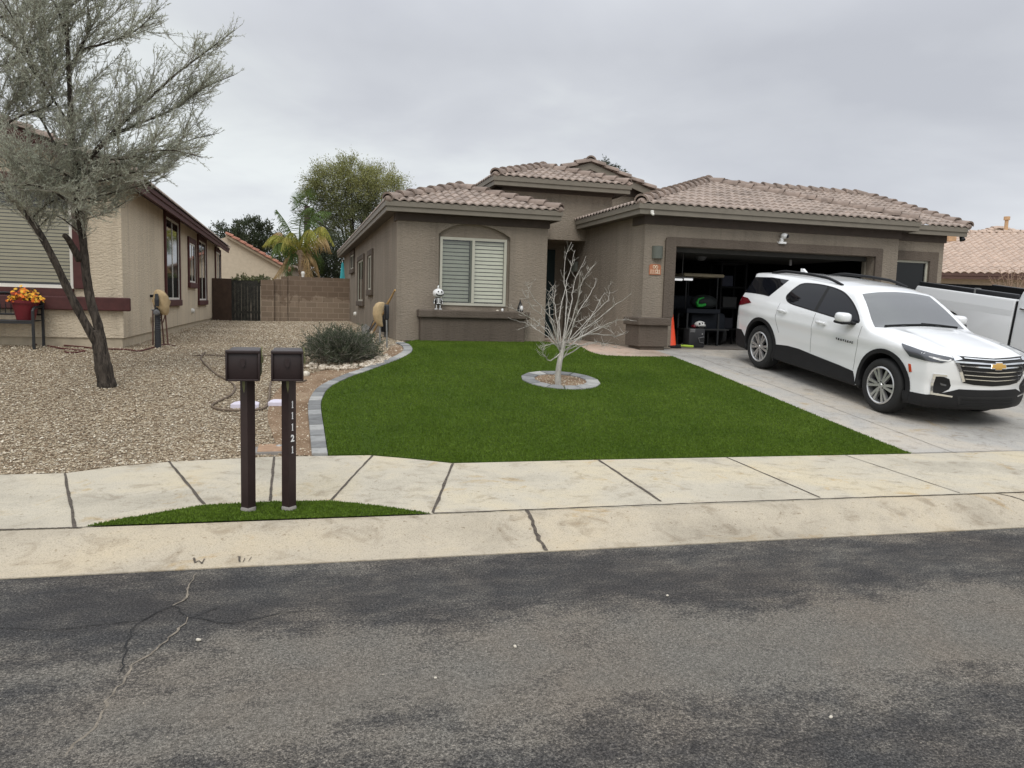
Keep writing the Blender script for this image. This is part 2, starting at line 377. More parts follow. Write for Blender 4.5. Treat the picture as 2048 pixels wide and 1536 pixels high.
def m_bark(name, c0, c1, sx=1.):
    t = NT(name); v = t.vec((1, 1, .22)); a = t.noise(26*sx, 5, .7, .8, v); b = t.noise(5, 3, .6)
    col = t.ramp(a, [(.34, c0), (.62, c1)]); col = t.mix(col, t.ramp(b, [(.3, .7), (.7, 1.2)]), .8, 'MULTIPLY')
    t.bump(a, 1., .03); return t.set(col, .92, 0, .15)
def m_paver():
    t = NT('paver_stone'); oi = t.n('ShaderNodeObjectInfo')
    col = t.ramp(oi.outputs['Random'], [(0, (.15, .152, .15)), (.4, (.23, .232, .228)), (.75, (.31, .31, .30)), (1, (.38, .375, .35))])
    n_ = t.noise(7, 5, .65, .4, t.vec((1, 2.2, 1))); col = t.mix(col, t.ramp(n_, [(.3, .7), (.65, 1.2)]), .8, 'MULTIPLY')
    t.bump(t.noise(110, 3, .6), .5, .005); return t.set(col, .88, 0, .25)

MT = dict(
    concrete=m_concrete('concrete_walk', (.50, .455, .365), (.52, .455, .33)), drive=m_concrete('concrete_drive', (.41, .395, .365), (.45, .41, .35)),
    curb=m_concrete('concrete_curb', (.455, .40, .31), (.47, .40, .29)), walk=m_concrete('flagstone', (.44, .35, .28), (.50, .37, .29)),
    asphalt=m_asphalt(), gravel=m_gravel(), dirt=m_dirt(), turfbase=m_turf('turf_base', (.046, .080, .008)), earth=plain('earth', (.33, .26, .19), .95, var=.3, vs=.3),
    joint=plain('joint_dirt', (.085, .07, .055), .95, var=.5, vs=30), crackfill=plain('crack_fill', (.20, .172, .135), .9, var=.45, vs=25), crackdark=plain('crack_dark', (.02, .02, .02), .95),
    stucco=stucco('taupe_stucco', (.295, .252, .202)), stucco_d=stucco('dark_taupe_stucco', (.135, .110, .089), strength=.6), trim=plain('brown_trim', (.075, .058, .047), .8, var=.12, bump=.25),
    fascia=plain('fascia_paint', (.19, .168, .134), .6, var=.08), soffit=plain('soffit', (.10, .085, .07), .8), found=plain('foundation', (.24, .205, .17), .9, var=.15, bump=.4),
    tile=m_tile('concrete_tile', (.335, .278, .238)), cap=m_tile('ridge_tile', (.265, .213, .18)), mortar=plain('mortar', (.22, .19, .17), .95, bump=.6),
    beige=stucco('beige_stucco', (.66, .565, .43), strength=.95, stain=.12), beige_f=plain('beige_foundation', (.46, .39, .29), .9, var=.15, bump=.5), maroon=plain('maroon_trim', (.075, .024, .022), .7, var=.2, bump=.3, bs=40),
    pink=plain('back_house_stucco', (.50, .43, .33), .9, var=.08, bump=.3), redtile=m_tile('red_tile', (.36, .17, .12)), paletile=m_tile('pale_tile', (.51, .405, .33), .5), brownboard=plain('brown_board', (.10, .055, .045), .7, var=.1),
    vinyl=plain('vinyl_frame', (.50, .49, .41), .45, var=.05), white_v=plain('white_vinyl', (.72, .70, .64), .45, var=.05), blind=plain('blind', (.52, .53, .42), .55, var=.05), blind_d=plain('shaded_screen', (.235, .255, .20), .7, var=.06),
    blind_t=plain('tan_blind', (.255, .23, .14), .6, var=.06), room=plain('dark_room', (.012, .013, .014), .9), glass=m_glass('window_glass'), glass_d=m_glass('dim_glass', (.5, .5, .47), 1.5),
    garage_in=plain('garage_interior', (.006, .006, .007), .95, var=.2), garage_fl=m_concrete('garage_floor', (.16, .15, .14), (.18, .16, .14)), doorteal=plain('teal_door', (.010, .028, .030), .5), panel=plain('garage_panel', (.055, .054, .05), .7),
    black=plain('black_plastic', (.012, .012, .013), .6, var=.1, spec=.3), blackm=plain('black_metal', (.016, .017, .019), .38, metal=.0, var=.1, spec=.5), rubber=plain('rubber', (.018, .018, .018), .8, var=.15, bump=.3), white=plain('white_paint', (.78, .78, .77), .4, var=.03),
    sage=plain('sage_metal', (.115, .125, .105), .45, var=.05), terracotta=plain('terracotta', (.42, .17, .09), .8, var=.12), cream=plain('cream_glaze', (.74, .66, .5), .5, var=.05), orange=plain('cone_orange', (.85, .075, .02), .5, var=.05), lime=plain('lime_grip', (.35, .48, .05), .5),
    block=m_block('block_wall', (.275, .212, .155), (.35, .28, .215), 1.), blockd=plain('wet_block', (.055, .033, .022), .8, var=.2, bump=.4), gatewood=plain('gate_wood', (.026, .025, .020), .8, var=.6, vs=7, bump=.4, bs=30),
    box_brown=plain('mailbox_enamel', (.025, .014, .013), .45, var=.10, vs=18, spec=.5, bump=.08, bs=200), post_brown=plain('post_enamel', (.028, .0145, .014), .5, var=.16, vs=12, bump=.1, bs=120), olive=plain('olive_metal', (.20, .20, .09), .5, var=.1), concrete_g=plain('grey_cement', (.26, .24, .22), .9, var=.2, bump=.4),
    canvas=plain('tan_canvas', (.46, .34, .19), .9, var=.15, vs=9, bump=.5, bs=25), pipe=plain('wrapped_pipe', (.03, .032, .036), .6, var=.3, vs=40), copper=plain('rusty_pipe', (.12, .06, .045), .6, var=.25), hose_r=plain('red_hose', (.09, .02, .018), .5), hose_b=plain('brown_hose', (.13, .095, .065), .7, var=.2), hose_k=plain('black_hose', (.015, .015, .015), .5),
    wood=plain('tool_handle', (.47, .29, .11), .6, var=.2, vs=12), steel=plain('galvanised', (.35, .35, .34), .45, metal=.7), grey_m=plain('grey_metal', (.14, .14, .14), .5), lightgrey=plain('pale_plastic', (.62, .58, .66), .7, var=.05), turq=plain('turquoise_fabric', (.10, .52, .56), .8, var=.1),
    potred=plain('red_pot', (.13, .012, .018), .45, var=.15), yellow=plain('yellow_petal', (.85, .48, .05), .7, var=.3, vs=30), flame=plain('orange_petal', (.72, .17, .02), .7, var=.3, vs=30), deepred=plain('red_petal', (.30, .035, .01), .7, var=.3, vs=30),
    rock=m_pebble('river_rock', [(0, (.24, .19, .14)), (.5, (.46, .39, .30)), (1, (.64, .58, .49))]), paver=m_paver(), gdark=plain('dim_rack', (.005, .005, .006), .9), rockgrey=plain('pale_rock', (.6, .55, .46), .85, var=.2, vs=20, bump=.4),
    leaf_ac=m_leaf('grey_green_leaf', [(.36, .38, .30), (.47, .49, .395), (.58, .60, .50)], 2.2, .6, .45), bark_d=m_bark('dark_bark', (.018, .015, .013), (.10, .083, .068)), bark_w=m_bark('pale_bark', (.44, .41, .36), (.64, .61, .55), 1.4),
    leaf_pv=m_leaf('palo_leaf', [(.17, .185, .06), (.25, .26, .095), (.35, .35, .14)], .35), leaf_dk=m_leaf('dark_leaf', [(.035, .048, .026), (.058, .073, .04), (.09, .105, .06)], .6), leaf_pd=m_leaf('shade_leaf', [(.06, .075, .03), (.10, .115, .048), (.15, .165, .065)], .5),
    palm_g=m_leaf('palm_green', [(.05, .085, .022), (.08, .13, .03), (.12, .17, .045)], 1.5), palm_y=m_leaf('palm_yellow', [(.20, .22, .035), (.31, .31, .06), (.42, .36, .1)], 1.5), palm_b=m_leaf('palm_dry', [(.26, .17, .075), (.40, .28, .13), (.52, .38, .2)], 1.5),
    shrub=m_leaf('shrub_leaf', [(.05, .066, .04), (.075, .095, .055), (.11, .13, .08)], 6.), twig=plain('twig', (.25, .235, .195), .9, var=.2), blade=m_leaf('turf_blade', [(.076, .134, .011), (.098, .162, .015), (.122, .192, .021)], 1.1, .6, .2),
    carpaint=None, )
t_ = NT('white_car_paint'); MT['carpaint'] = t_.set((.79, .80, .80), .28, 0, .5, 1.0); t_.p.inputs['Coat Roughness'].default_value = .04
t_ = NT('tinted_glass'); MT['carglass'] = t_.set((.006, .007, .010), .03, 0, .36, 0.)
t_ = NT('dark_glass'); MT['darkglass'] = t_.set((.008, .009, .010), .04, 0, .28)
t_ = NT('windscreen_glass'); MT['windscreen'] = t_.set((.055, .060, .064), .06, 0, .7, .7); t_.p.inputs['Coat IOR'].default_value = 1.7
t_ = NT('chrome'); MT['chrome'] = t_.set((.75, .76, .77), .12, 1.)
t_ = NT('alloy'); MT['alloy'] = t_.set((.58, .58, .58), .32, .8)
t_ = NT('gold_badge'); MT['gold'] = t_.set((.62, .37, .10), .35, .6)
t_ = NT('red_lens'); MT['redlens'] = t_.set((.12, .004, .010), .15, 0, .6)
t_ = NT('amber_lens'); MT['amber'] = t_.set((.45, .06, .02), .25, 0, .5)
t_ = NT('lamp_lens'); MT['lens'] = t_.set((.075, .08, .09), .12, .2, .6, .6)

# ================================================================ the ground
def patch(name, poly, dz, mat, res=.35, zf=None, skirt=0., kind='structure', parent=None):
    """a sheet over the terrain, cut exactly to the outline"""
    bm = bmesh.new(); vs = [bm.verts.new((p[0], p[1], 0)) for p in poly]
    tri = tessellate_polygon([[Vector((p[0], p[1], 0)) for p in poly]])
    for t in tri:
        try: bm.faces.new([vs[i] for i in t])
        except ValueError: pass
    xs = [p[0] for p in poly]; ys = [p[1] for p in poly]
    for a, lo, hi in ((0, min(xs), max(xs)), (1, min(ys), max(ys))):
        c = lo+res
        while c < hi:
            co = (c, 0, 0) if a == 0 else (0, c, 0); no = (1, 0, 0) if a == 0 else (0, 1, 0)
            bmesh.ops.bisect_plane(bm, geom=bm.verts[:]+bm.edges[:]+bm.faces[:], plane_co=co, plane_no=no); c += res
    for v in bm.verts: v.co.z = (zf(v.co.x, v.co.y) if zf else h(v.co.x, v.co.y))+dz
    bmesh.ops.recalc_face_normals(bm, faces=bm.faces)
    if bm.faces and sum(f.normal.z for f in bm.faces) < 0: bmesh.ops.reverse_faces(bm, faces=bm.faces)
    if skirt:
        ed = [e_ for e_ in bm.edges if e_.is_boundary]; r = bmesh.ops.extrude_edge_only(bm, edges=ed)
        for g in r['geom']:
            if isinstance(g, bmesh.types.BMVert): g.co.z -= skirt
    me = bpy.data.meshes.new(name); bm.to_mesh(me); bm.free(); o = bpy.data.objects.new(name, me); COL.objects.link(o); me.materials.append(mat)
    ORG[o] = Vector((0, 0, 0)); o.parent = parent
    return tag(o, kind=kind)
def smooth_path(pts, n=6):
    P_ = [Vector((p[0], p[1], 0)) for p in pts]; o = []
    for i in range(len(P_)-1):
        a, b, c, d = P_[max(i-1, 0)], P_[i], P_[i+1], P_[min(i+2, len(P_)-1)]
        for j in range(n):
            t = j/n; o.append(.5*((2*b)+(c-a)*t+(2*a-5*b+4*c-d)*t*t+(3*b-a-3*c+d)*t**3))
    return o+[P_[-1]]
xy = lambda p: (p[0], p[1])
# big ground sheet out to the horizon, below everything else
def ground_z(x, y): return (-.25 if y < 7.8 else -.09) if y < 45 else -.12
gm = MB(); ring = [-900, -300, -120, -60, -30, -12, 4.0, 8.2, 45, 70, 120, 300, 900]
rx = [-900, -300, -120, -60, -30, -10, 0, 10, 30, 60, 120, 300, 900]
gv = [(x, y, -.12 if y < 8.3 else (h(x, y)-.12)) for y in ring for x in rx]; nx = len(rx)
gm.add(gv, [(j*nx+i, j*nx+i+1, (j+1)*nx+i+1, (j+1)*nx+i) for j in range(len(ring)-1) for i in range(nx-1)]); gm.build('ground', MT['earth'], kind='structure')
# kerb: road edge and back edge, read at three places and run on straight
RE = [onZ(0, 1160, 0.), onZ(1000, 1105, 0.), onZ(2048, 1056, 0.)]; KB = [onZ(0, 1062, .13), onZ(1000, 1023, .13), onZ(2048, 985, .13)]
def line_fit(P_): x = [p[0] for p in P_]; y = [p[1] for p in P_]; c = np.polyfit(x, y, 1); return lambda X_: c[0]*X_+c[1]
yre, ykb = line_fit(RE), line_fit(KB)
XL_, XR_ = -45., 60.
road = patch('road', [(XL_, -20), (XR_, -20), (XR_, yre(XR_)), (XL_, yre(XL_))], 0., MT['asphalt'], 3., zf=lambda x, y: -.003+.02*max(0, min(1, (yre(x)-y)/4)))
mb = MB(); prof = [(0, -.03), (0, .004), (.05, .006), (.16, .018), (.28, .048), (.38, .086), (.46, .112), (.54, .126), (.63, .13), (1, .13)]
wid = [ykb(x)-yre(x) for x in (XL_, XR_)]; secs = list(np.arange(XL_, XR_+.1, 1.0)); pv = []
for x in secs:
    d = ykb(x)-yre(x)
    pv += [(x, yre(x)+d*min(1, p[0]/.64) - (.0 if i else 0), p[1]) for i, p in enumerate(prof)]
kp = len(prof); mb.add(pv, [(i*kp+j, (i+1)*kp+j, (i+1)*kp+j+1, i*kp+j+1) for i in range(len(secs)-1) for j in range(kp-1)])
curb = mb.build('curb', MT['curb'], smooth=30, kind='structure')
def kerbz(x, y):
    d = (y-yre(x))/(ykb(x)-yre(x))*.64; return float(np.interp(d, [p[0] for p in prof[1:]], [p[1] for p in prof[1:]]))
# sidewalk with its jog round the mailboxes
sw_back = SWB
isl = [onZ(u, v, .13) for u, v in ((165, 1055), (250, 1038), (330, 1025), (405, 1012), (540, 1005), (660, 1003), (760, 1013), (865, 1028))]
dR = (sw_back[-1][1]-sw_back[-2][1])/(sw_back[-1][0]-sw_back[-2][0])
back = [(XL_, sw_back[0][1]+.2)]+[xy(p) for p in sw_back]+[(9., sw_back[-1][1]+dR*1.), (XR_, sw_back[-1][1]+dR*30)]
front = [(XL_, ykb(XL_)+.004), (isl[0][0], ykb(isl[0][0])+.004)]+[xy(p) for p in isl[1:-1]]+[(isl[-1][0], ykb(isl[-1][0])+.004), (XR_, ykb(XR_)+.004)]
def swz(x, y): return .131+.010*max(0, min(1, (y-ykb(x))/1.7))
side = patch('sidewalk', front+back[::-1], .002, MT['concrete'], .6, zf=swz, skirt=.06)
def yback(x): return float(np.interp(x, [p[0] for p in back], [p[1] for p in back]))
def strip(mb, a, b, wd, zf, n=14, jit=.15, mi=0):
    """a narrow uneven ribbon lying on a surface"""
    a = Vector((a[0], a[1], 0)); b = Vector((b[0], b[1], 0)); d = (b-a).normalized(); s_ = Vector((-d.y, d.x, 0)); vs = []
    for i in range(n+1):
        c = a.lerp(b, i/n)+s_*random.uniform(-jit, jit)*wd; ww = wd*random.uniform(.7, 1.25)/2
        for q in (c+s_*ww, c-s_*ww): vs.append((q.x, q.y, zf(q.x, q.y)))
    mb.add(vs, [(2*i, 2*i+1, 2*i+3, 2*i+2) for i in range(n)], mi)
jz = lambda x, y: swz(x, y)+.006
mb = MB()
for (u0, v0, u1, v1, wd) in ((130, 948, 150, 1056, .024), (338, 924, 408, 1010, .025), (548, 914, 541, 1004, .022), (745, 912, 662, 1002, .020), (906, 928, 866, 1026, .026), (1196, 920, 1322, 1004, .026), (1452, 915, 1640, 996, .016), (1690, 911, 1920, 987, .010)):
    strip(mb, onZ(u0, v0, .14), onZ(u1, v1, .13), wd, jz)
for xj in (-3.9, -5.5, -7.1, -8.7, 9.6, 11.2, 12.8): strip(mb, (xj, ykb(xj)+.01), (xj+.03, yback(xj)-.01), .018, jz)
mb.build('sidewalk_joint', MT['joint'], side, kind='structure')
mb = MB()
for u0, v0, u1, v1 in ((0, 1061, 165, 1056), (865, 1028, 1400, 1007), (1400, 1007, 2048, 985)):
    strip(mb, onZ(u0, v0, .13), onZ(u1, v1, .13), .018, lambda x, y: .1375, 40, .25)
for xa, xb in ((-16, KB[0][0]), (KB[2][0], 20)): strip(mb, (xa, ykb(xa)), (xb, ykb(xb)), .018, lambda x, y: .1375, 60, .25)
strip(mb, onZ(1050, 1020, .13), onZ(1092, 1100, .01), .03, lambda x, y: kerbz(x, y)+.005, 14, .35)
strip(mb, onZ(1992, 987, .13), onZ(2060, 1016, .05), .016, lambda x, y: kerbz(x, y)+.005, 10, .2)
mb.build('curb_joint', MT['joint'], curb, kind='structure')
# stamps in the kerb
mb = MB()
def stroke(pts, wd=.012):
    q = [onZ(u, v, .06) for u, v in pts]
    for a, b in zip(q, q[1:]): strip(mb, a, b, wd, lambda x, y: kerbz(x, y)+.006, 3, .2)
stroke([(387, 1105), (390, 1112)], .014); stroke([(390, 1112), (397, 1109)], .006); stroke([(397, 1109), (404, 1113), (409, 1106)], .008); stroke([(475, 1102), (479, 1102), (479, 1110)], .011); stroke([(486, 1110), (490, 1104)], .004); stroke([(497, 1109), (503, 1102)], .004)
stroke([(393, 1055), (401, 1060), (408, 1055), (418, 1054)], .008); stroke([(482, 1055), (494, 1053), (500, 1057), (508, 1051)], .008)
mb.build('curb_stamp', MT['joint'], curb, kind='structure')
# cracks in the asphalt, filled with pale grit
def rz(x, y): return .007
mb = MB(); md = MB()
def crack(mb, pts, wd, n=9, jit=1.1):
    q = [onZ(u, v, .0) for u, v in pts]
    for a, b in zip(q, q[1:]):
        m_ = max(2, int((b-a).length/.05)); prev = a
        for i in range(1, m_+1):
            c = a.lerp(b, i/m_)+(Vector((random.uniform(-1, 1), random.uniform(-1, 1), 0))*.018 if i < m_ else Vector((0, 0, 0)))
            strip(mb, prev, c, wd*random.uniform(.45, 1.2), rz, 2, .2); prev = c
crack(mb, [(394, 1148), (377, 1176), (374, 1196), (345, 1213)], .012); crack(mb, [(376, 1236), (357, 1258), (336, 1283), (300, 1312), (262, 1332), (250, 1358), (232, 1378), (205, 1425), (170, 1475), (125, 1520), (90, 1550)], .011)
crack(md, [(345, 1213), (300, 1235), (272, 1252), (263, 1275), (248, 1315), (240, 1345)], .008); crack(md, [(345, 1213), (376, 1236)], .007); crack(md, [(272, 1245), (200, 1252), (100, 1262), (0, 1258)], .007); crack(md, [(376, 1236), (460, 1248), (560, 1228), (640, 1220)], .006); crack(md, [(384, 1236), (440, 1215)], .005)
mb.build('road_crack', MT['crackfill'], road, kind='structure'); md.build('road_hairline_crack', MT['crackdark'], road, kind='structure')
# driveway, garage apron, path to the door
GX0, GX1 = 6.80, 12.95
xd = 6.96
dz_ = lambda x, y: h(5., y)
drive = patch('driveway', [(xd+.0, yback(xd)+.006), (16.2, yback(16.2)+.006), (16.2, 14.35), (7.0, 14.39), (xd, 13.36)], .012, MT['drive'], .5, skirt=.05)
mb = MB(); dj = lambda x, y: h(x, y)+.016
strip(mb, onG(1374, 709), onG(1914, 909), .008, dj, 60, .5)
strip(mb, (xd, yback(xd)+.01), (16.2, yback(16.2)+.01), .014, lambda x, y: swz(x, y)+.01, 40, .2)
mb.build('driveway_joint', MT['joint'], drive, kind='structure')
walk_edge = smooth_path([onG(u, v) for u, v in ((1150, 692), (1175, 703), (1200, 711), (1240, 714), (1290, 715), (1335, 715))], 5)
patch('walkway', [(5.42, 16.42), (5.42, 17.7), (6.76, 17.7), (6.76, 14.4), (7.0, 14.39), (xd, 13.36)]+[xy(p) for p in walk_edge[::-1]]+[(5.42, 15.7)], .014, MT['walk'], .4, skirt=.04)
patch('entry_floor', [(5.40, 17.702), (6.76, 17.702), (6.76, 19.15), (5.40, 19.15)], .03, MT['walk'], .5, zf=lambda x, y: .93)
# lawn
pav_in = [onG(u, v) for u, v in ((657, 912), (649, 860), (643, 818), (646, 798), (662, 776), (700, 757), (742, 742), (788, 725), (816, 712), (826, 702), (820, 692), (808, 687))]
pav_o = [onG(u, v) for u, v in ((628, 912), (622, 860), (620, 812), (626, 788), (645, 770), (684, 751), (730, 735), (776, 719), (806, 707), (812, 700), (808, 693), (796, 688))]
lawn_l = smooth_path(pav_in, 6)
lawn_poly = [xy(p) for p in lawn_l]+[(2.5, 16.38), (5.42, 16.38), (5.42, 15.7)]+[xy(p) for p in walk_edge]+[(xd-.01, 13.30), (xd-.01, yback(xd)+.008)]
bx = [p for p in back if lawn_l[0][0]+.02 < p[0] < xd-.05]
lawn_poly += [(p[0], p[1]+.008) for p in bx[::-1]]+[(lawn_l[0][0], yback(lawn_l[0][0])+.008)]
RC = onG(1121, 763); RC = Vector((RC.x, RC.y, 0)); RO, RI = .625, .40
lawn = patch('lawn', lawn_poly, .018, MT['turfbase'], .35, skirt=.04)
isl_poly = [(isl[0][0]+.02, ykb(isl[0][0])+.008)]+[(p[0], p[1]-.006) for p in isl[1:-1]]+[(isl[-1][0]-.02, ykb(isl[-1][0])+.008)]
patch('island_lawn', isl_poly, .004, MT['turfbase'], .3, zf=lambda x, y: .134)
# gravel yard and the bare dirt along the pavers
pav_outer = smooth_path(pav_o, 6)
grav_poly = [(-24, yback(-24)+.004)]+[(p[0], p[1]+.004) for p in back if -24 < p[0] < pav_outer[0][0]]+[(pav_outer[0][0], yback(pav_outer[0][0])+.004)]+[xy(p) for p in pav_outer]+[(2.3, 16.45), (2.3, 34.5), (-24, 34.5)]
patch('gravel_yard', grav_poly, -.004, MT['gravel'], .45, skirt=.05)
patch('back_yard', [(-24, 34.5), (30, 34.5), (30, 70), (-24, 70)], -.01, MT['earth'], 3.)
patch('side_yard', [(14.3, 14.4), (40, 14.4), (40, 34.5), (14.3, 34.5)], -.01, MT['earth'], 2.)
patch('neighbor_yard', [(16.2, yback(16.2)+.004), (45, yback(45)+.004), (45, 14.4), (16.2, 14.4)], -.006, MT['gravel'], 1.5)
dirt_in = smooth_path([onG(u, v) for u, v in ((560, 910), (545, 870), (535, 830), (548, 790), (575, 765), (630, 745), (690, 733), (740, 722), (770, 705), (780, 694))], 6)
patch('dirt_bed', [xy(p) for p in dirt_in]+[xy(p) for p in pav_outer[::-1]], .004, MT['dirt'], .3)
# loose stones over the gravel, and blades on the turf: nobody could count them
def inside(px_, py_, poly):
    c = np.zeros(len(px_), bool); n = len(poly)
    for i in range(n):
        x0, y0 = poly[i][:2]; x1, y1 = poly[(i+1) % n][:2]
        if y0 == y1: continue
        m_ = ((y0 > py_) != (y1 > py_)); c ^= m_ & (px_ < (x1-x0)*(py_-y0)/(y1-y0)+x0)
    return c
OCT = np.array([(1, 0, 0), (-1, 0, 0), (0, 1, 0), (0, -1, 0), (0, 0, 1), (0, 0, -.6)], float); OF = np.array([(0, 2, 4), (2, 1, 4), (1, 3, 4), (3, 0, 4), (2, 0, 5), (1, 2, 5), (3, 1, 5), (0, 3, 5)])
def pebbles(name, xyz, r, mat, flat=.6):
    n = len(xyz); sc = RNG.uniform(.6, 1.3, (n, 1, 3))*r[:, None, None]*np.array([1, 1, flat]); a = RNG.uniform(0, 6.28, n); p = OCT[None]*sc
    c, s_ = np.cos(a)[:, None], np.sin(a)[:, None]; q = np.stack([p[..., 0]*c-p[..., 1]*s_, p[..., 0]*s_+p[..., 1]*c, p[..., 2]], -1)+xyz[:, None, :]
    F = OF[None]+6*np.arange(n)[:, None, None]
    return raw_mesh(name, q.reshape(-1, 3), F.reshape(-1, 3), mat)
peb = m_pebble('loose_pebble', [(0, (.17, .12, .075)), (.3, (.32, .245, .165)), (.55, (.45, .37, .26)), (.8, (.57, .49, .37)), (1, (.76, .70, .58))])
n = 150000; X_ = RNG.uniform(-6.5, 2.2, n); t = RNG.uniform(0, 1, n)**1.9; Y_ = 7.4+t*24; ok = inside(X_, Y_, grav_poly) & (np.abs(X_/Y_) < .45) & ~((X_ < -3.0) & (Y_ > 15.3))
din = inside(X_, Y_, [xy(p) for p in dirt_in]+[xy(p) for p in pav_outer[::-1]]); ok &= ~(din & (RNG.uniform(0, 1, n) > .42))
X_, Y_ = X_[ok], Y_[ok]; rr = RNG.uniform(.005, .012, len(X_))*RNG.choice([1, 1, 1, 1.7], len(X_))*(1+.04*(Y_-8)).clip(1, 1.5)
tag(pebbles('gravel', np.stack([X_, Y_, hh(X_, Y_)+rr*.15], -1), rr, peb), 'loose tan and brown landscaping gravel over the side yard', 'gravel', kind='stuff')
def blades(name, poly, n, hgt, zf, box, dens=1.6):
    x0, x1, y0, y1 = box; X_ = RNG.uniform(x0, x1, n); Y_ = y0+(y1-y0)*RNG.uniform(0, 1, n)**dens; ok = inside(X_, Y_, poly)
    d = np.hypot(X_-RC.x, Y_-RC.y); ok &= d > RO-.01; X_, Y_ = X_[ok], Y_[ok]; n = len(X_); Z_ = zf(X_, Y_)
    a = RNG.uniform(0, 6.28, n); wd = RNG.uniform(.0035, .0065, n)*(1+.06*(Y_-7).clip(0, 9)); H_ = RNG.uniform(.6, 1.15, n)*hgt; le = RNG.uniform(0, .8, n)*hgt; b = RNG.uniform(0, 6.28, n)
    p0 = np.stack([X_-np.cos(a)*wd, Y_-np.sin(a)*wd, Z_], -1); p1 = np.stack([X_+np.cos(a)*wd, Y_+np.sin(a)*wd, Z_], -1); p2 = np.stack([X_+np.cos(b)*le, Y_+np.sin(b)*le, Z_+H_], -1)
    o = raw_mesh(name, np.stack([p0, p1, p2], 1).reshape(-1, 3), np.arange(3*n).reshape(-1, 3), MT['blade'])
    return o
tag(blades('turf_grass', lawn_poly, 420000, .021, lambda x, y: hh(x, y)+.016, (0, 7.1, 7.2, 16.4)), 'short green artificial grass of the front lawn', 'grass', kind='stuff')
tag(blades('curb_grass', isl_poly, 60000, .017, lambda x, y: 0*x+.135, (-1.9, 1.4, 5.5, 6.4), 1.), 'small island of green turf under the mailboxes', 'grass', kind='stuff')
# ================================================================ houses
def wall(mb, o, u, v, outer, holes=(), nrm=None, depth=0., mi=0):
    """a wall face in the plane o + a*u + b*v; holes get reveals going in by depth against nrm"""
    o, u, v = Vector(o), Vector(u), Vector(v); P3 = lambda p: o+u*p[0]+v*p[1]
    loops = [list(outer)]+[list(q) for q in holes]; flat = [p for l_ in loops for p in l_]
    tri = tessellate_polygon([[Vector((p[0], p[1], 0)) for p in l_] for l_ in loops])
    mb.add([P3(p) for p in flat], tri, mi)
    if depth:
        for q in holes:
            for i in range(len(q)):
                a, b = P3(q[i]), P3(q[(i+1) % len(q)]); mb.quad(a, b, b-nrm*depth, a-nrm*depth, mi)
def rect(x0, x1, z0, z1): return [(x0, z0), (x1, z0), (x1, z1), (x0, z1)]
UX, UY, UZ = Vector((1, 0, 0)), Vector((0, 1, 0)), Vector((0, 0, 1))
def sweep(mb, path, prof, mi=0):
    """profile (outward, up) along an open XY path; outward is to the right of travel; mitred"""
    P_ = [Vector(p) for p in path]; n = len(P_); k_ = len(prof); vs = []
    for i, p in enumerate(P_):
        def nr(a, b): d = (b-a); d.z = 0; d.normalize(); return Vector((d.y, -d.x, 0))
        if i == 0: m_ = nr(P_[0], P_[1]); s_ = 1
        elif i == n-1: m_ = nr(P_[-2], P_[-1]); s_ = 1
        else:
            a, b = nr(P_[i-1], p), nr(p, P_[i+1]); m_ = (a+b).normalized(); s_ = 1/max(.2, m_.dot(a))
        vs += [p+m_*(q[0]*s_)+UZ*q[1] for q in prof]
    fs = [(i*k_+j, (i+1)*k_+j, (i+1)*k_+(j+1) % k_, i*k_+(j+1) % k_) for i in range(n-1) for j in range(k_)]
    fs += [tuple(range(k_)), tuple(range((n-1)*k_, n*k_))[::-1]]
    mb.add(vs, fs, mi)
FASC = [(0, 0), (.018, 0), (.018, .095), (.045, .10), (.045, .205), (-.02, .205), (-.02, 0)]
PITCH_R = 1/3.
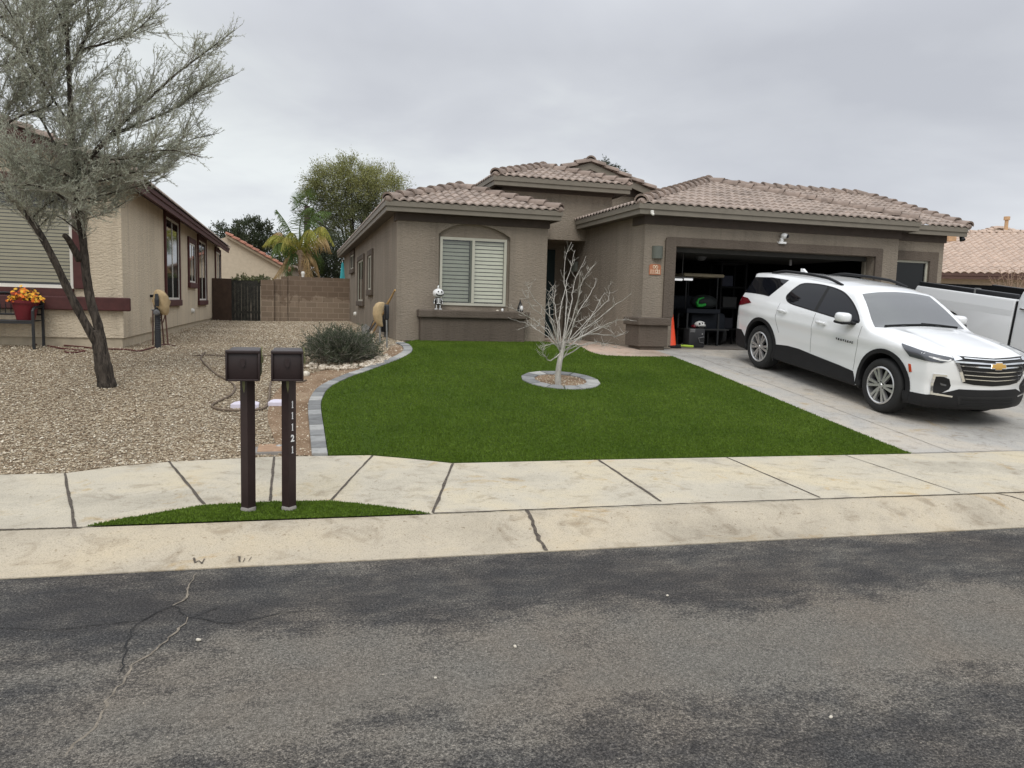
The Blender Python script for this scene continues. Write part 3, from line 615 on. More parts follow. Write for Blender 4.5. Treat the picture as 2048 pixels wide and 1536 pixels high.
def tile_plane(mb, poly, e0, edir, pitch=PITCH_R, wave=.18, amp=.024, row=.34, ures=8, mi=0):
    """rows of rolled concrete tile over the plan outline poly; e0 a point of the eave (with its height), edir along the eave, the slope rising to the LEFT of edir"""
    e0 = Vector(e0); ed = Vector(edir).normalized(); ud = Vector((-ed.y, ed.x, 0)); sl = math.sqrt(1+pitch*pitch); rp = row/sl
    uv = [((Vector((p[0], p[1], 0))-Vector((e0.x, e0.y, 0))).dot(ed), (Vector((p[0], p[1], 0))-Vector((e0.x, e0.y, 0))).dot(ud)) for p in poly]
    u0, u1 = min(a for a, b in uv), max(a for a, b in uv); v0, v1 = min(b for a, b in uv), max(b for a, b in uv)
    us = np.arange(math.floor(u0/wave)*wave, u1+wave, wave/ures); nr = int(math.ceil((v1-0)/rp))+1; r0 = int(math.floor(v0/rp))
    bm = bmesh.new(); prev = None
    for r in range(r0, nr):
        jj = random.uniform(-.004, .004)
        lines = []
        for vv, th in ((r*rp-.03, .034), ((r+1)*rp, .002)):
            lines.append([bm.verts.new(e0+ed*u+ud*vv+UZ*(vv*pitch+th+jj+amp*(abs(math.cos(math.pi*u/wave))**1.3*1.6-.6)-e0.z*0)) for u in us])
        b0 = [bm.verts.new(v_.co-UZ*.030) for v_ in lines[0]]
        for i in range(len(us)-1):
            bm.faces.new((lines[0][i], lines[0][i+1], lines[1][i+1], lines[1][i])); bm.faces.new((b0[i], b0[i+1], lines[0][i+1], lines[0][i]))
    cx_ = sum(p[0] for p in poly)/len(poly); cy_ = sum(p[1] for p in poly)/len(poly)
    for i in range(len(poly)):
        a = Vector((poly[i][0], poly[i][1], 0)); b = Vector((poly[(i+1) % len(poly)][0], poly[(i+1) % len(poly)][1], 0)); d = b-a
        nn = Vector((d.y, -d.x, 0)).normalized()
        if nn.dot(Vector((cx_, cy_, 0))-a) > 0: nn = -nn
        eave = abs(nn.dot(-ud)) > .99 and abs((a-Vector((e0.x, e0.y, 0))).dot(ud)) < .02
        bmesh.ops.bisect_plane(bm, geom=bm.verts[:]+bm.edges[:]+bm.faces[:], plane_co=a+(nn*.05 if eave else Vector((0, 0, 0))), plane_no=nn, clear_outer=True)
    bm.verts.index_update(); mb.add([v_.co.copy() for v_ in bm.verts], [[v_.index for v_ in f.verts] for f in bm.faces], mi); bm.free()
def caps(mb, a, b, r=.115, step=.36, mi=0, lift=.012, endcap=True):
    """overlapping half-round tiles from the low end a up to b"""
    a, b = Vector(a)+UZ*lift, Vector(b)+UZ*lift; L_ = (b-a).length; n = max(1, round(L_/step)); d = (b-a)/n; t = d.normalized()
    s_ = t.cross(UZ).normalized(); up = s_.cross(t).normalized(); q = 8
    for i in range(n):
        p = a+d*i+Vector((0, 0, random.uniform(-.004, .004))); vs = []
        for (f, rr, lf) in ((-.06, r*1.14, .035), (1.02, r*.98, -.004), (-.06, r*.95, .016)):
            for j in range(q+1):
                an = math.pi*j/q; vs.append(p+d*f+s_*math.cos(an)*rr*1.12+up*(math.sin(an)*rr+lf-.035))
        m_ = q+1; fs = [(j, j+1, m_+j+1, m_+j) for j in range(q)]+[(2*m_+j, 2*m_+j+1, j+1, j) for j in range(q)]
        mb.add(vs, fs, mi)
    if endcap: mb.ball(a+t*.02-UZ*.03, (r*.85, r*.85, r*.7), mi)
def frame_mb(x0, x1, z0, z1, y, wd, d, X=None, mid=None, midw=.045):
    """a rectangular frame facing -Y (in local terms), y its front"""
    mb = MB(); mb.X = X
    mb.box((x0, y, z0), (x0+wd, y+d, z1)); mb.box((x1-wd, y, z0), (x1, y+d, z1)); mb.box((x0+wd, y+.001, z0), (x1-wd, y+d, z0+wd)); mb.box((x0+wd, y+.001, z1-wd), (x1-wd, y+d, z1))
    if mid: mb.box((mid-midw/2, y-.004, z0+wd), (mid+midw/2, y+d-.002, z1-wd))
    return mb
def blind_mb(x0, x1, z0, z1, y, pitch=.082, ang=.45, X=None):
    mb = MB(); mb.X = X; z = z1-pitch/2
    while z > z0+pitch*.3:
        mb.quad((x0, y, z-pitch*.48), (x1, y, z-pitch*.48), (x1, y+.010, z+pitch*.30), (x0, y+.010, z+pitch*.30)); z -= pitch
    return mb
def side_window(house, X_, px4, out, mat, sillh=.16, twd=.11, proud=.055, vinyl='white_v', name='window'):
    """a trimmed window on a wall that faces along X; px4 = picture box of the trim"""
    u0, v0, u1, v1 = px4; ca, cb = sorted((onX(u0, (v0+v1)/2, X_).y, onX(u1, (v0+v1)/2, X_).y)); um = (u0+u1)/2
    z1 = onX(um, v0, X_).z; z0 = onX(um, v1, X_).z; s_ = out; m_ = MB(); tw = min(twd*(1+.0*ca), (cb-ca)*.22)
    a, b = X_+s_*.002, X_+s_*proud
    m_.box((a, ca, z0+sillh), (b, ca+tw, z1), bev=.012); m_.box((a, cb-tw, z0+sillh), (b, cb, z1), bev=.012); m_.box((a, ca+tw+.001, z1-twd*1.4), (b-s_*.002, cb-tw-.001, z1), bev=.012)
    m_.box((a, ca-.02, z0), (b+s_*.025, cb+.02, z0+sillh), bev=.018)
    o = m_.build(name, mat, house)
    y0, y1, q0, q1 = ca+tw, cb-tw, z0+sillh, z1-twd*1.4; f = MB(); c0, c1 = X_+s_*.004, X_+s_*.022; fw = .05
    f.box((c0, y0, q0), (c1, y0+fw, q1)); f.box((c0, y1-fw, q0), (c1, y1, q1)); f.box((c0, y0+fw, q0), (c1, y1-fw, q0+fw)); f.box((c0, y0+fw, q1-fw), (c1, y1-fw, q1)); f.box((c0, (y0+y1)/2-.02, q0+fw), (c1, (y0+y1)/2+.02, q1-fw))
    f.build('frame', MT[vinyl], o); g = MB(); g.quad((X_+s_*.010, y0+fw*.9, q0+fw*.9), (X_+s_*.010, y1-fw*.9, q0+fw*.9), (X_+s_*.010, y1-fw*.9, q1-fw*.9), (X_+s_*.010, y0+fw*.9, q1-fw*.9)); g.build('pane', MT['darkglass'], o)
    return o

# ---- the taupe house
house = thing('stucco_house', (2.065, 16.4, .9), 'taupe stucco house with brown tile roofs and an open dark garage', 'house')
ZB, ZE, ZF = .935, 3.598, 3.445     # wall foot, eave (underside of the boards), underside of the frieze
BX0, BX1, BY, GY, WY, RY, TY = 2.065, 5.38, 16.4, 14.4, 14.65, 17.7, 19.2
RX = 14.44
w_ = MB(); w_.X = None
# bay front with the arched recess
arch = [(877.6, 620), (877.0, 560), (877.6, 467), (889, 459.5), (905, 452.5), (918, 449.4), (933, 448.6), (955, 449.8), (975, 453.2), (992, 459), (1008, 467), (1021, 475.7), (1019, 560), (1016.5, 622)]
ar = [onY(u, v, BY) for u, v in arch]; zs = onY(860, 618, 16.1).z-.03
ah = [(p.x, p.z) for p in ar]; ah[0] = (ah[1][0], zs); ah[-1] = (ah[-2][0], zs)
wall(w_, (0, BY, 0), UX, UZ, rect(BX0, BX1, ZB, ZE+.1), [ah], Vector((0, -1, 0)), .09)
wx0, wx1 = onY(880.5, 471, BY+.08).x, onY(1013.8, 481.5, BY+.08).x; wz1 = onY(947, 476.5, BY+.08).z; wz0 = onY(947, 611.5, BY+.08).z
wall(w_, (0, BY+.09, 0), UX, UZ, rect(ah[0][0]-.02, ah[-1][0]+.02, zs-.02, max(p[1] for p in ah)+.02), [rect(wx0+.01, wx1-.01, wz0+.01, wz1-.01)], Vector((0, -1, 0)), .12)
w_.quad((BX0, BY, ZB), (BX0, 34.6, ZB), (BX0, 34.6, ZE+.1), (BX0, BY, ZE+.1)); w_.quad((BX1, BY, ZB), (BX1, TY, ZB), (BX1, TY, ZE+.1), (BX1, BY, ZE+.1))
w_.quad((BX0, 34.6, ZB), (12, 34.6, ZB), (12, 34.6, ZE), (BX0, 34.6, ZE))
# tower wall over the entry, sides of it, the gable wall behind
zl = onY(1130, 480, RY).z; tz = 4.66
wall(w_, (0, RY, 0), UX, UZ, [(BX1, zl), (GX0-.02, zl), (GX0-.02, 3.3), (7.42, 3.3), (7.42, tz), (4.70, tz), (4.70, 3.3), (BX1, 3.3)] if zl > 3.3 else rect(4.7, 7.42, zl, tz))
w_.quad((BX1, RY, zl), (GX0, RY, zl), (GX0, TY, zl), (BX1, TY, zl)); w_.quad((7.42, RY, 3.3), (7.42, TY, 3.3), (7.42, TY, tz), (7.42, RY, tz)); w_.quad((4.7, RY, 3.3), (4.7, TY+1.5, 3.3), (4.7, TY+1.5, tz), (4.7, RY, tz))
wall(w_, (0, TY, 0), UX, UZ, [(4.9, 3.2), (10.2, 3.2), (10.2, 4.5), (9.6, 4.69), (4.9, 4.69)])
w_.quad((BX1, TY-.01, .9), (GX0, TY-.01, .9), (GX0, TY-.01, zl), (BX1, TY-.01, zl))
# garage block
gx0, gx1 = onY(1347, 560, GY).x, onY(1749, 520, GY).x; gz1 = onY(1500, 499.7, GY).z
wall(w_, (0, GY, 0), UX, UZ, [(6.78, ZB), (gx0, ZB), (gx0, gz1), (gx1, gz1), (gx1, ZB), (GX1, ZB), (GX1, ZE+.1), (6.78, ZE+.1)])
for x in (gx0, gx1): w_.quad((x, GY, ZB), (x, GY+.30, ZB), (x, GY+.30, gz1), (x, GY, gz1))
w_.quad((gx0, GY, gz1), (gx1, GY, gz1), (gx1, GY+.3, gz1), (gx0, GY+.3, gz1))
w_.quad((6.78, GY, ZB), (6.78, TY, ZB), (6.78, TY, ZE+.1), (6.78, GY, ZE+.1)); w_.quad((GX1, GY, ZB), (GX1, WY, ZB), (GX1, WY, ZE+.1), (GX1, GY, ZE+.1))
rwx1 = onY(1856, 540, WY).x; rwz1 = onY(1830, 521, WY).z; rwz0 = ZB+1.02; rwx0 = GX1+.04
wall(w_, (0, WY, 0), UX, UZ, rect(GX1, RX, ZB, ZE+.1), [rect(rwx0, rwx1, rwz0, rwz1)], Vector((0, -1, 0)), .14)
w_.quad((RX, WY, ZB), (RX, 22, ZB), (RX, 22, ZE+.1), (RX, WY, ZE+.1)); wall(w_, (RX, 0, 0), UY, UZ, [(WY, ZE), (21.2, ZE), (17.8, 4.75)])
w_.build('wall', MT['stucco'], house)
m_ = MB(); m_.prism([(4.95, 4.69), (9.62, 4.69), (7.28, 5.46)], 1, TY-.03, TY+.1); m_.build('gable_shade_panel', MT['trim'], house)  # upper gable wall coloured dark to stand in for shade under the rake
m_ = MB()
m_.box((BX0+.03, BY+.02, .45), (BX1-.03, BY+.4, ZB-.004)); m_.box((BX0+.03, BY+.4, .45), (BX0+.4, 34.5, ZB-.004)); m_.box((6.81, GY+.02, .6), (gx0-.02, GY+.4, ZB-.004)); m_.box((gx1+.02, GY+.02, .6), (RX-.03, GY+.5, ZB-.004)); m_.box((6.81, GY+.41, .6), (7.0, 19, ZB-.004))
m_.build('foundation', MT['found'], house)
# garage room
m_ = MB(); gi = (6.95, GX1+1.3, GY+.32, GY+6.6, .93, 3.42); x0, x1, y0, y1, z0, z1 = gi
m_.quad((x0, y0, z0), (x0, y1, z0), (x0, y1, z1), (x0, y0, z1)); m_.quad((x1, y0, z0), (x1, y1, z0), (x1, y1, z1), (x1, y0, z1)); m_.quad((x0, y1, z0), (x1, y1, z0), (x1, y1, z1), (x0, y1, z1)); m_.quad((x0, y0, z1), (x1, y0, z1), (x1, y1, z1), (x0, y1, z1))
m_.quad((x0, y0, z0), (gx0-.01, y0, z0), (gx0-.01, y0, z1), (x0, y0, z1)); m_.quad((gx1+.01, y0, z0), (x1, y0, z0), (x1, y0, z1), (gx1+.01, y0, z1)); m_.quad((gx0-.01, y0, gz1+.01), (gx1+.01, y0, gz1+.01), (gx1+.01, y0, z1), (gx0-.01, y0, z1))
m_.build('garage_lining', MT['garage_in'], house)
m_ = MB(); m_.quad((x0, GY-.03, .942), (x1, GY-.03, .942), (x1, y1, .942), (x0, y1, .942)); m_.build('garage_floor', MT['garage_fl'], house, kind='structure')
m_ = MB(); m_.box((gx0+.02, GY+.24, gz1-.10), (gx1-.02, GY+.29, gz1-.005)); m_.box((gx0+.06, GY+.30, gz1-.07), (gx1-.06, GY+3.0, gz1-.02)); gd = m_.build('garage_door', MT['panel'], house)
m_ = MB()
for x in (gx0+.02, gx1-.07): m_ = MB(); m_.box((x, GY+.22, .95), (x+.05, GY+.31, gz1-.11)); m_.build('door_track', MT['fascia'], house)
# friezes, soffits, fascia boards
m_ = MB(); fz0, fz1 = ZF, ZE+.02
def band(pth, z0=fz0, z1=fz1, d=.035): sweep(m_, [(p[0], p[1], z0) for p in pth], [(-.01, 0), (d, 0), (d, z1-z0), (-.01, z1-z0)])
band([(BX0, BY+.35), (BX0, BY), (BX1, BY), (BX1, RY-.01)]); band([(6.78, GY+.55), (6.78, GY), (GX1, GY), (GX1, WY-.04)]); band([(GX1+.04, WY), (RX, WY), (RX, WY+.8)])
tfz = onY(1120, 388, RY).z; band([(4.70, TY), (4.70, RY), (7.42, RY), (7.42, TY-.01)], tfz, tfz+.16)
m_.build('frieze', MT['trim'], house)
ey = 16.13; EB = [(1.824, 35.0), (1.824, ey), (5.57, ey), (5.57, 17.66)]
gyE = 14.1; EG = [(6.52, 17.66), (6.52, gyE), (13.16, gyE), (13.16, 14.5)]
EM = [(13.21, 14.42), (14.82, 14.42)]
tyE = 17.4; tzE = onY(1120, 378.5, tyE).z; ET = [(4.40, TY+1.4), (4.40, tyE), (7.73, tyE), (7.73, TY)]
m_ = MB()
sweep(m_, [(p[0], p[1], ZE) for p in EB], FASC); sweep(m_, [(p[0], p[1], ZE) for p in EG], FASC); sweep(m_, [(p[0], p[1], ZE-.015) for p in EM], FASC); sweep(m_, [(p[0], p[1], tzE) for p in ET], FASC)
m_.build('fascia', MT['fascia'], house)
m_ = MB(); zs_ = ZE+.012
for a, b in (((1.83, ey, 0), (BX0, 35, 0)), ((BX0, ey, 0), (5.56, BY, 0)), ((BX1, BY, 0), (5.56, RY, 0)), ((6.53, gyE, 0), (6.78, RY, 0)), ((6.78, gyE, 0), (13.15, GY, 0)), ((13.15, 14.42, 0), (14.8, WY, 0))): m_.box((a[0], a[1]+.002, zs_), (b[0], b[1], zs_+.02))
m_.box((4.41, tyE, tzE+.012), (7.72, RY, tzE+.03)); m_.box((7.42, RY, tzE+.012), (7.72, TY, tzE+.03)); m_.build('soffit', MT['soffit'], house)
# the roofs
zt = ZE+.215; ex = .03
def hip(mb, mc, x0, x1, y0, z, yb, front=True):
    hw = (x1-x0)/2; xm = (x0+x1)/2; zr = z+hw*PITCH_R; ya = y0+hw
    tile_plane(mb, [(x0, y0), (x1, y0), (xm, ya)], (x0, y0, z), (1, 0, 0))
    tile_plane(mb, [(x0, yb), (x0, y0), (xm, ya), (xm, yb)], (x0, yb, z), (0, -1, 0))
    tile_plane(mb, [(x1, y0), (x1, yb), (xm, yb), (xm, ya)], (x1, y0, z), (0, 1, 0))
    caps(mc, (x0+.05, y0+.05, z+.03), (xm, ya, zr)); caps(mc, (x1-.05, y0+.05, z+.03), (xm, ya, zr)); caps(mc, (xm, ya+.0, zr), (xm, yb, zr), endcap=False)
rf = MB(); rc = MB()
xm = (1.80+5.60)/2
tile_plane(rf, [(1.80, 16.10), (5.60, 16.10), (xm, 18.0)], (1.80, 16.10, zt), (1, 0, 0))
tile_plane(rf, [(1.80, 35.0), (1.80, 16.10), (xm, 18.0), (xm, 35.0)], (1.80, 35.0, zt), (0, -1, 0), ures=5)
tile_plane(rf, [(5.60, 16.10), (5.60, 17.69), (xm, 17.69), (xm, 18.0)], (5.60, 16.10, zt), (0, 1, 0))
tile_plane(rf, [(5.7, 19.5), (5.7, 35), (xm, 35), (xm, 18.0)], (5.7, 19.5, zt), (0, 1, 0), ures=3)
caps(rc, (1.84, 16.14, zt+.03), (xm, 18.0, zt+1.9*PITCH_R)); caps(rc, (5.56, 16.14, zt+.03), (xm, 18.0, zt+1.9*PITCH_R)); caps(rc, (xm, 18.0, zt+1.9*PITCH_R), (xm, 35, zt+1.9*PITCH_R), endcap=False)
zT = tzE+.215; hip(rf, rc, 4.37, 7.76, tyE-.03, zT, 21.)
hip(rf, rc, 6.49, 13.19, gyE-.03, zt, 19.5)
# main roof: a long ridge and a gable end on the right
zm = zt-.015; yr = 17.85; zr_ = zm+(yr-14.39)*PITCH_R
tile_plane(rf, [(10.2, 14.39), (14.88, 14.39), (14.88, yr), (10.2, yr)], (10.2, 14.39, zm), (1, 0, 0)); tile_plane(rf, [(14.88, 21.3), (9.8, 21.3), (9.8, yr), (14.88, yr)], (14.88, 21.3, zm), (-1, 0, 0), ures=3)
caps(rc, (9.9, yr, zr_), (14.86, yr, zr_), endcap=False); caps(rc, (14.86, 14.42, zm+.03), (14.86, yr, zr_+.0), r=.10)
m_ = MB(); m_.prism([(14.42, ZE+.0), (14.42, zm-.01), (yr, zr_-.02), (yr, zr_-.24)], 0, 14.80, 14.84); m_.build('rake_board', MT['trim'], house)
# gable over the entry
gxr, gzr, gy0 = 7.28, onY(1178, 314, 18.85).z-.10, 18.85; hwR, hwL = 2.9, 2.2
tile_plane(rf, [(gxr+hwR, gy0), (gxr+hwR, 27), (gxr, 27), (gxr, gy0)], (gxr+hwR, gy0, gzr-hwR*PITCH_R), (0, 1, 0)); tile_plane(rf, [(gxr-hwL, 27), (gxr-hwL, gy0), (gxr, gy0), (gxr, 27)], (gxr-hwL, 27, gzr-hwL*PITCH_R), (0, -1, 0))
caps(rc, (gxr+hwR, gy0+.06, gzr-hwR*PITCH_R+.02), (gxr, gy0+.06, gzr+.02), r=.10); caps(rc, (gxr-hwL, gy0+.06, gzr-hwL*PITCH_R+.02), (gxr, gy0+.06, gzr+.02), r=.10); caps(rc, (gxr, gy0, gzr), (gxr, 27, gzr), endcap=False)
roof = rf.build('roof', MT['tile'], house, smooth=40, fix=False); rc.build('ridge_tiles', MT['cap'], roof, smooth=50, fix=False)
m_ = MB()
for hw, s_ in ((hwR, 1), (hwL, -1)):
    a = Vector((gxr, 0, gzr-.03)); b = Vector((gxr+s_*hw, 0, gzr-hw*PITCH_R-.03)); m_.prism([(a.x, a.z), (b.x, b.z), (b.x, b.z-.16), (a.x, a.z-.17)], 1, gy0+.02, gy0+.06)
m_.build('barge_board', MT['fascia'], house)
# pot shelf under the bay window
sx0, sx1 = onY(838, 628, 16.05).x, onY(1060, 632, 16.05).x; st = onY(860, 619, 16.05).z; sb_ = onY(860, 635, 16.05).z
m_ = MB(); m_.box((sx0, 16.05, sb_), (sx1, BY-.002, st), bev=.025); sh = m_.build('sill', MT['stucco_d'], house)
m_ = MB(); m_.box((sx0+.05, 16.12, .9), (sx1-.09, BY-.003, sb_-.001), bev=.015); m_.build('sill_base', MT['stucco_d'], house)
# front window
mid = onY(946, 540, BY+.08).x
wn = frame_mb(wx0, wx1, wz0, wz1, BY+.06, .055, .05, mid=mid, midw=.06).build('window', MT['vinyl'], house)
m_ = MB(); m_.quad((wx0+.05, BY+.085, wz0+.05), (wx1-.05, BY+.085, wz0+.05), (wx1-.05, BY+.085, wz1-.05), (wx0+.05, BY+.085, wz1-.05)); m_.build('pane', MT['glass'], wn)
m_ = MB(); m_.box((mid-.075, BY+.066, wz0+.05), (mid-.03, BY+.09, wz1-.05)); m_.build('sash', MT['sage'], wn)
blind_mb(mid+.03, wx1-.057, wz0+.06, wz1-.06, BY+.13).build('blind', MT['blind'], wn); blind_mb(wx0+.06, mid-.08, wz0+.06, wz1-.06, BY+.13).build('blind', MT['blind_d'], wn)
m_ = MB(); m_.quad((wx0, BY+.2, wz0), (wx1, BY+.2, wz0), (wx1, BY+.2, wz1), (wx0, BY+.2, wz1)); m_.build('window_backing', MT['room'], wn)
# garage trim
tx0, tx1, tz1 = onY(1331.5, 500, GY-.04).x, onY(1765.5, 510, GY-.04).x, onY(1500, 482.5, GY-.04).z
m_ = MB(); bz = onY(1300, 634, GY-.1).z
m_.prism([(tx0, bz), (gx0+.004, bz), (gx0+.004, gz1-.004), (gx1-.004, gz1-.004), (gx1-.004, .94), (tx1, .94), (tx1, tz1-.03), (tx1-.03, tz1), (tx0+.07, tz1), (tx0+.02, tz1-.02), (tx0, tz1-.07)], 1, GY-.05, GY+.004); m_.build('garage_trim', MT['stucco_d'], house)
# pedestal on the garage corner
pz1 = onY(1300, 635, 14.1).z; pz0 = onY(1300, 651, 14.1).z; px0, px1 = onY(1278, 660, 14.12).x, onY(1336, 660, 14.12).x
m_ = MB(); m_.box((px0-.045, 14.06, pz0), (px1+.035, GY+.42, pz1), bev=.02); pc = m_.build('pedestal_cap', MT['stucco_d'], house)
m_ = MB(); m_.box((px0, 14.12, .99), (px1, GY+.38, pz0-.001), bev=.012); m_.box((px0+.05, 14.16, .86), (px1-.05, GY+.3, .991)); m_.build('pedestal', MT['stucco_d'], house)
# right window: wide flat surround
wx1b = onY(1874, 520, WY).x; wzt = onY(1835, 503, WY).z; m_ = MB()
m_.prism([(GX1+.012, wzt), (wx1b, wzt), (wx1b, ZB+.75), (rwx1, ZB+.75), (rwx1, rwz1), (GX1+.012, rwz1)], 1, WY-.045, WY-.001); m_.build('window_trim', MT['stucco_d'], house)
wn = frame_mb(rwx0, rwx1, rwz0, rwz1, WY+.02, .05, .05).build('window', MT['vinyl'], house); m_ = MB(); m_.quad((rwx0, WY+.05, rwz0), (rwx1, WY+.05, rwz0), (rwx1, WY+.05, rwz1), (rwx0, WY+.05, rwz1)); m_.build('pane', MT['darkglass'], wn)
# entry door
m_ = MB(); m_.box((5.48, TY-.06, .94), (6.5, TY-.012, 3.2)); fd = m_.build('front_door', MT['doorteal'], house); m_ = MB()
for a in (0, 1):
    for z in (1.1, 1.75, 2.4): m_.box((5.58+a*.44, TY-.075, z), (5.94+a*.44, TY-.061, z+.5))
m_.build('door_panel', MT['doorteal'], fd); m_ = MB(); m_.ball((6.42, TY-.11, 1.95), .03); m_.build('handle', MT['steel'], fd)
for b in ((702, 501, 710, 547), (716.8, 511, 729.3, 612), (737, 500, 746.6, 591)): side_window(house, BX0, b, -1, MT['stucco_d'], vinyl='vinyl')

# ---- the beige house on the left: a gable to the street
left = thing('beige_house', (-2.99, 15.35, .9), 'cream beige stucco house with maroon window trim, gable end behind the grey green tree', 'house')
LX, LY, LE = -2.99, 15.35, -2.65
w_ = MB(); lz = 3.62; wbx1 = onY(148, 520, LY).x; wbz0 = onY(100, 576, LY).z; wbz1 = onY(60, 368, LY).z; wbx0 = -7.0
lp = .36; rl = lambda x: lz+(LE-x)*lp
wall(w_, (0, LY, 0), UX, UZ, [(-12.9, ZB+.02), (LX, ZB+.02), (LX, rl(LX)), (-8.0, rl(-8.0)), (-12.9, rl(LX)-.1)], [rect(wbx0, wbx1, wbz0, wbz1)], Vector((0, -1, 0)), .1)
w_.quad((LX, LY, ZB+.02), (LX, 34.2, ZB+.02), (LX, 34.2, rl(LX)), (LX, LY, rl(LX))); w_.quad((LX, 34.2, ZB), (-12, 34.2, ZB), (-12, 34.2, lz), (LX, 34.2, lz)); w_.build('wall', MT['beige'], left)
m_ = MB(); m_.box((-12.8, LY+.03, .3), (LX-.03, LY+.4, ZB+.018)); m_.box((LX-.4, LY+.4, .3), (LX-.03, 34.1, ZB+.018)); m_.build('foundation', MT['beige_f'], left)
m_ = MB(); sweep(m_, [(LE-.02, 34.55, ZE-.02), (LE-.02, LY-.34, ZE-.02)][::-1], [(0, 0), (.02, 0), (.02, .11), (.05, .115), (.05, .20), (-.02, .2), (-.02, 0)])
a = (LE, ZE); m_.prism([(LE+.0, ZE-.02), (LE, ZE+.18), (-8, rl(-8)+.16), (-8, rl(-8)-.06)], 1, LY-.36, LY-.32); m_.prism([(LE+.02, ZE+.08), (LE+.02, ZE+.20), (-8, rl(-8)+.18), (-8, rl(-8)+.08)], 1, LY-.39, LY-.361); m_.build('fascia', MT['maroon'], left)
m_ = MB(); m_.quad((LE, LY-.3, ZE+.06), (LE, 34.5, ZE+.06), (-8, 34.5, rl(-8)+.0), (-8, LY-.3, rl(-8)+.0)); m_.build('soffit', MT['maroon'], left)
rf = MB(); rc = MB(); tile_plane(rf, [(LE+.04, LY-.38), (LE+.04, 34.6), (-8, 34.6), (-8, LY-.38)], (LE+.04, LY-.38, ZE+.2), (0, 1, 0), lp, ures=5); tile_plane(rf, [(-13.3, 34.6), (-13.3, LY-.38), (-8, LY-.38), (-8, 34.6)], (-13.3, 34.6, ZE+.2), (0, -1, 0), lp, ures=3)
caps(rc, (-8, LY-.38, ZE+.2+5.39*lp), (-8, 34.6, ZE+.2+5.39*lp)); caps(rc, (LE+.05, LY-.36, ZE+.23), (-8, LY-.36, ZE+.22+5.39*lp), r=.09)
lr = rf.build('roof', MT['tile'], left, smooth=40, fix=False); rc.build('ridge_tiles', MT['cap'], lr, smooth=50, fix=False)
# its front window and maroon surround
m_ = MB(); tR = onY(172, 540, LY-.05).x
m_.box((wbx1-.01, LY-.06, wbz0-.0), (tR, LY-.001, wbz1+.18), bev=.012); m_.box((wbx0-.2, LY-.055, wbz1+.002), (wbx1-.012, LY-.002, wbz1+.18), bev=.012)
s1, s0 = onY(240, 595.5, LY-.1).z, onY(240, 622.5, LY-.1).z; sxr = onY(260, 609, LY-.1).x
m_.box((wbx0-.3, LY-.11, s0), (sxr, LY-.001, s1), bev=.02); wn = m_.build('window', MT['maroon'], left)
m_ = MB(); m_.box((wbx0-.2, LY-.065, s1+.001), (wbx1-.011, LY-.001, wbz0+.0)); m_.build('window_apron', MT['maroon'], wn)
frame_mb(wbx0, wbx1-.012, wbz0+.002, wbz1, LY+.02, .06, .05).build('frame', MT['white_v'], wn); m_ = MB(); m_.quad((wbx0+.05, LY+.05, wbz0), (wbx1-.06, LY+.05, wbz0), (wbx1-.06, LY+.05, wbz1), (wbx0+.05, LY+.05, wbz1)); m_.build('pane', MT['glass'], wn)
bt = onY(60, 413, LY+.1).z; blind_mb(wbx0+.06, wbx1-.08, wbz0+.06, bt, LY+.09, .062).build('blind', MT['blind_t'], wn)
m_ = MB(); m_.quad((wbx0, LY+.3, wbz0), (wbx1, LY+.3, wbz0), (wbx1, LY+.3, wbz1), (wbx0, LY+.3, wbz1)); m_.build('window_backing', MT['room'], wn)
for b in ((328, 428, 357.5, 612), (375, 477, 390, 576), (394.5, 474, 411.3, 610), (429.3, 497, 440, 590.5)): side_window(left, LX, b, 1, MT['maroon'])
def vent(house, u, v, X_, s_):
    p = onX(u, v, X_); m_ = MB(); X = Matrix.Translation(p) @ Matrix.Rotation(R(90)*s_, 4, 'Y'); m_.lathe([(.0, .09), (.05, .085), (.075, .05), (.08, .0)], 14, X=X); return m_.build('vent_hood', MT['white_v'], house, smooth=60)
vent(left, 383, 622, LX, 1); vent(house, 712, 628, BX0, -1)
m_ = MB(); p = onX(456, 510, LX); m_.box((LX+.02, 33.0, 3.1), (LX+.5, 33.3, 3.2)); m_.build('light_shelf', MT['white_v'], left) if False else None

# ---- neighbour on the right, beyond the garage
Q0, Q1 = Vector((24.6, 27.9, 0)), Vector((33.5, 22.2, 0)); ed = (Q1-Q0).normalized(); ud = Vector((-ed.y, ed.x, 0))
nb = thing('tile_roof_house', (Q0.x, Q0.y, .9), 'house with a broad pale orange tile roof beyond the right end of the garage', 'house')
ze2 = 3.42; ez = lambda t, d_: Q0+ed*t+ud*d_
m_ = MB(); wl = [ez(.4, .5), ez(10, .5), ez(10, 9), ez(.4, 9)]
for i in range(4): a, b = wl[i], wl[(i+1) % 4]; m_.quad((a.x, a.y, .5), (b.x, b.y, .5), (b.x, b.y, ze2+.05), (a.x, a.y, ze2+.05))
m_.build('wall', MT['pink'], nb)
m_ = MB(); sweep(m_, [(ez(0, 9).x, ez(0, 9).y, ze2), (Q0.x, Q0.y, ze2), (Q1.x, Q1.y, ze2)], [(0, -.06), (.03, -.06), (.03, .06), (.06, .065), (.06, .19), (-.03, .19), (-.03, -.06)]); a = ez(0, 0); m_.build('fascia', MT['brownboard'], nb)
m_ = MB(); a, b, c, d = ez(0, 0), ez(10.5, 0), ez(10.5, .5), ez(0, .5); m_.quad((a.x, a.y, ze2+.02), (b.x, b.y, ze2+.02), (c.x, c.y, ze2+.02), (d.x, d.y, ze2+.02)); m_.build('soffit', MT['brownboard'], nb)
rf = MB(); rc = MB(); dd = 6.9; np_ = .335; pl = [ez(-.05, -.05), ez(10.5, -.05), ez(10.5, dd), ez(-.05, dd)]
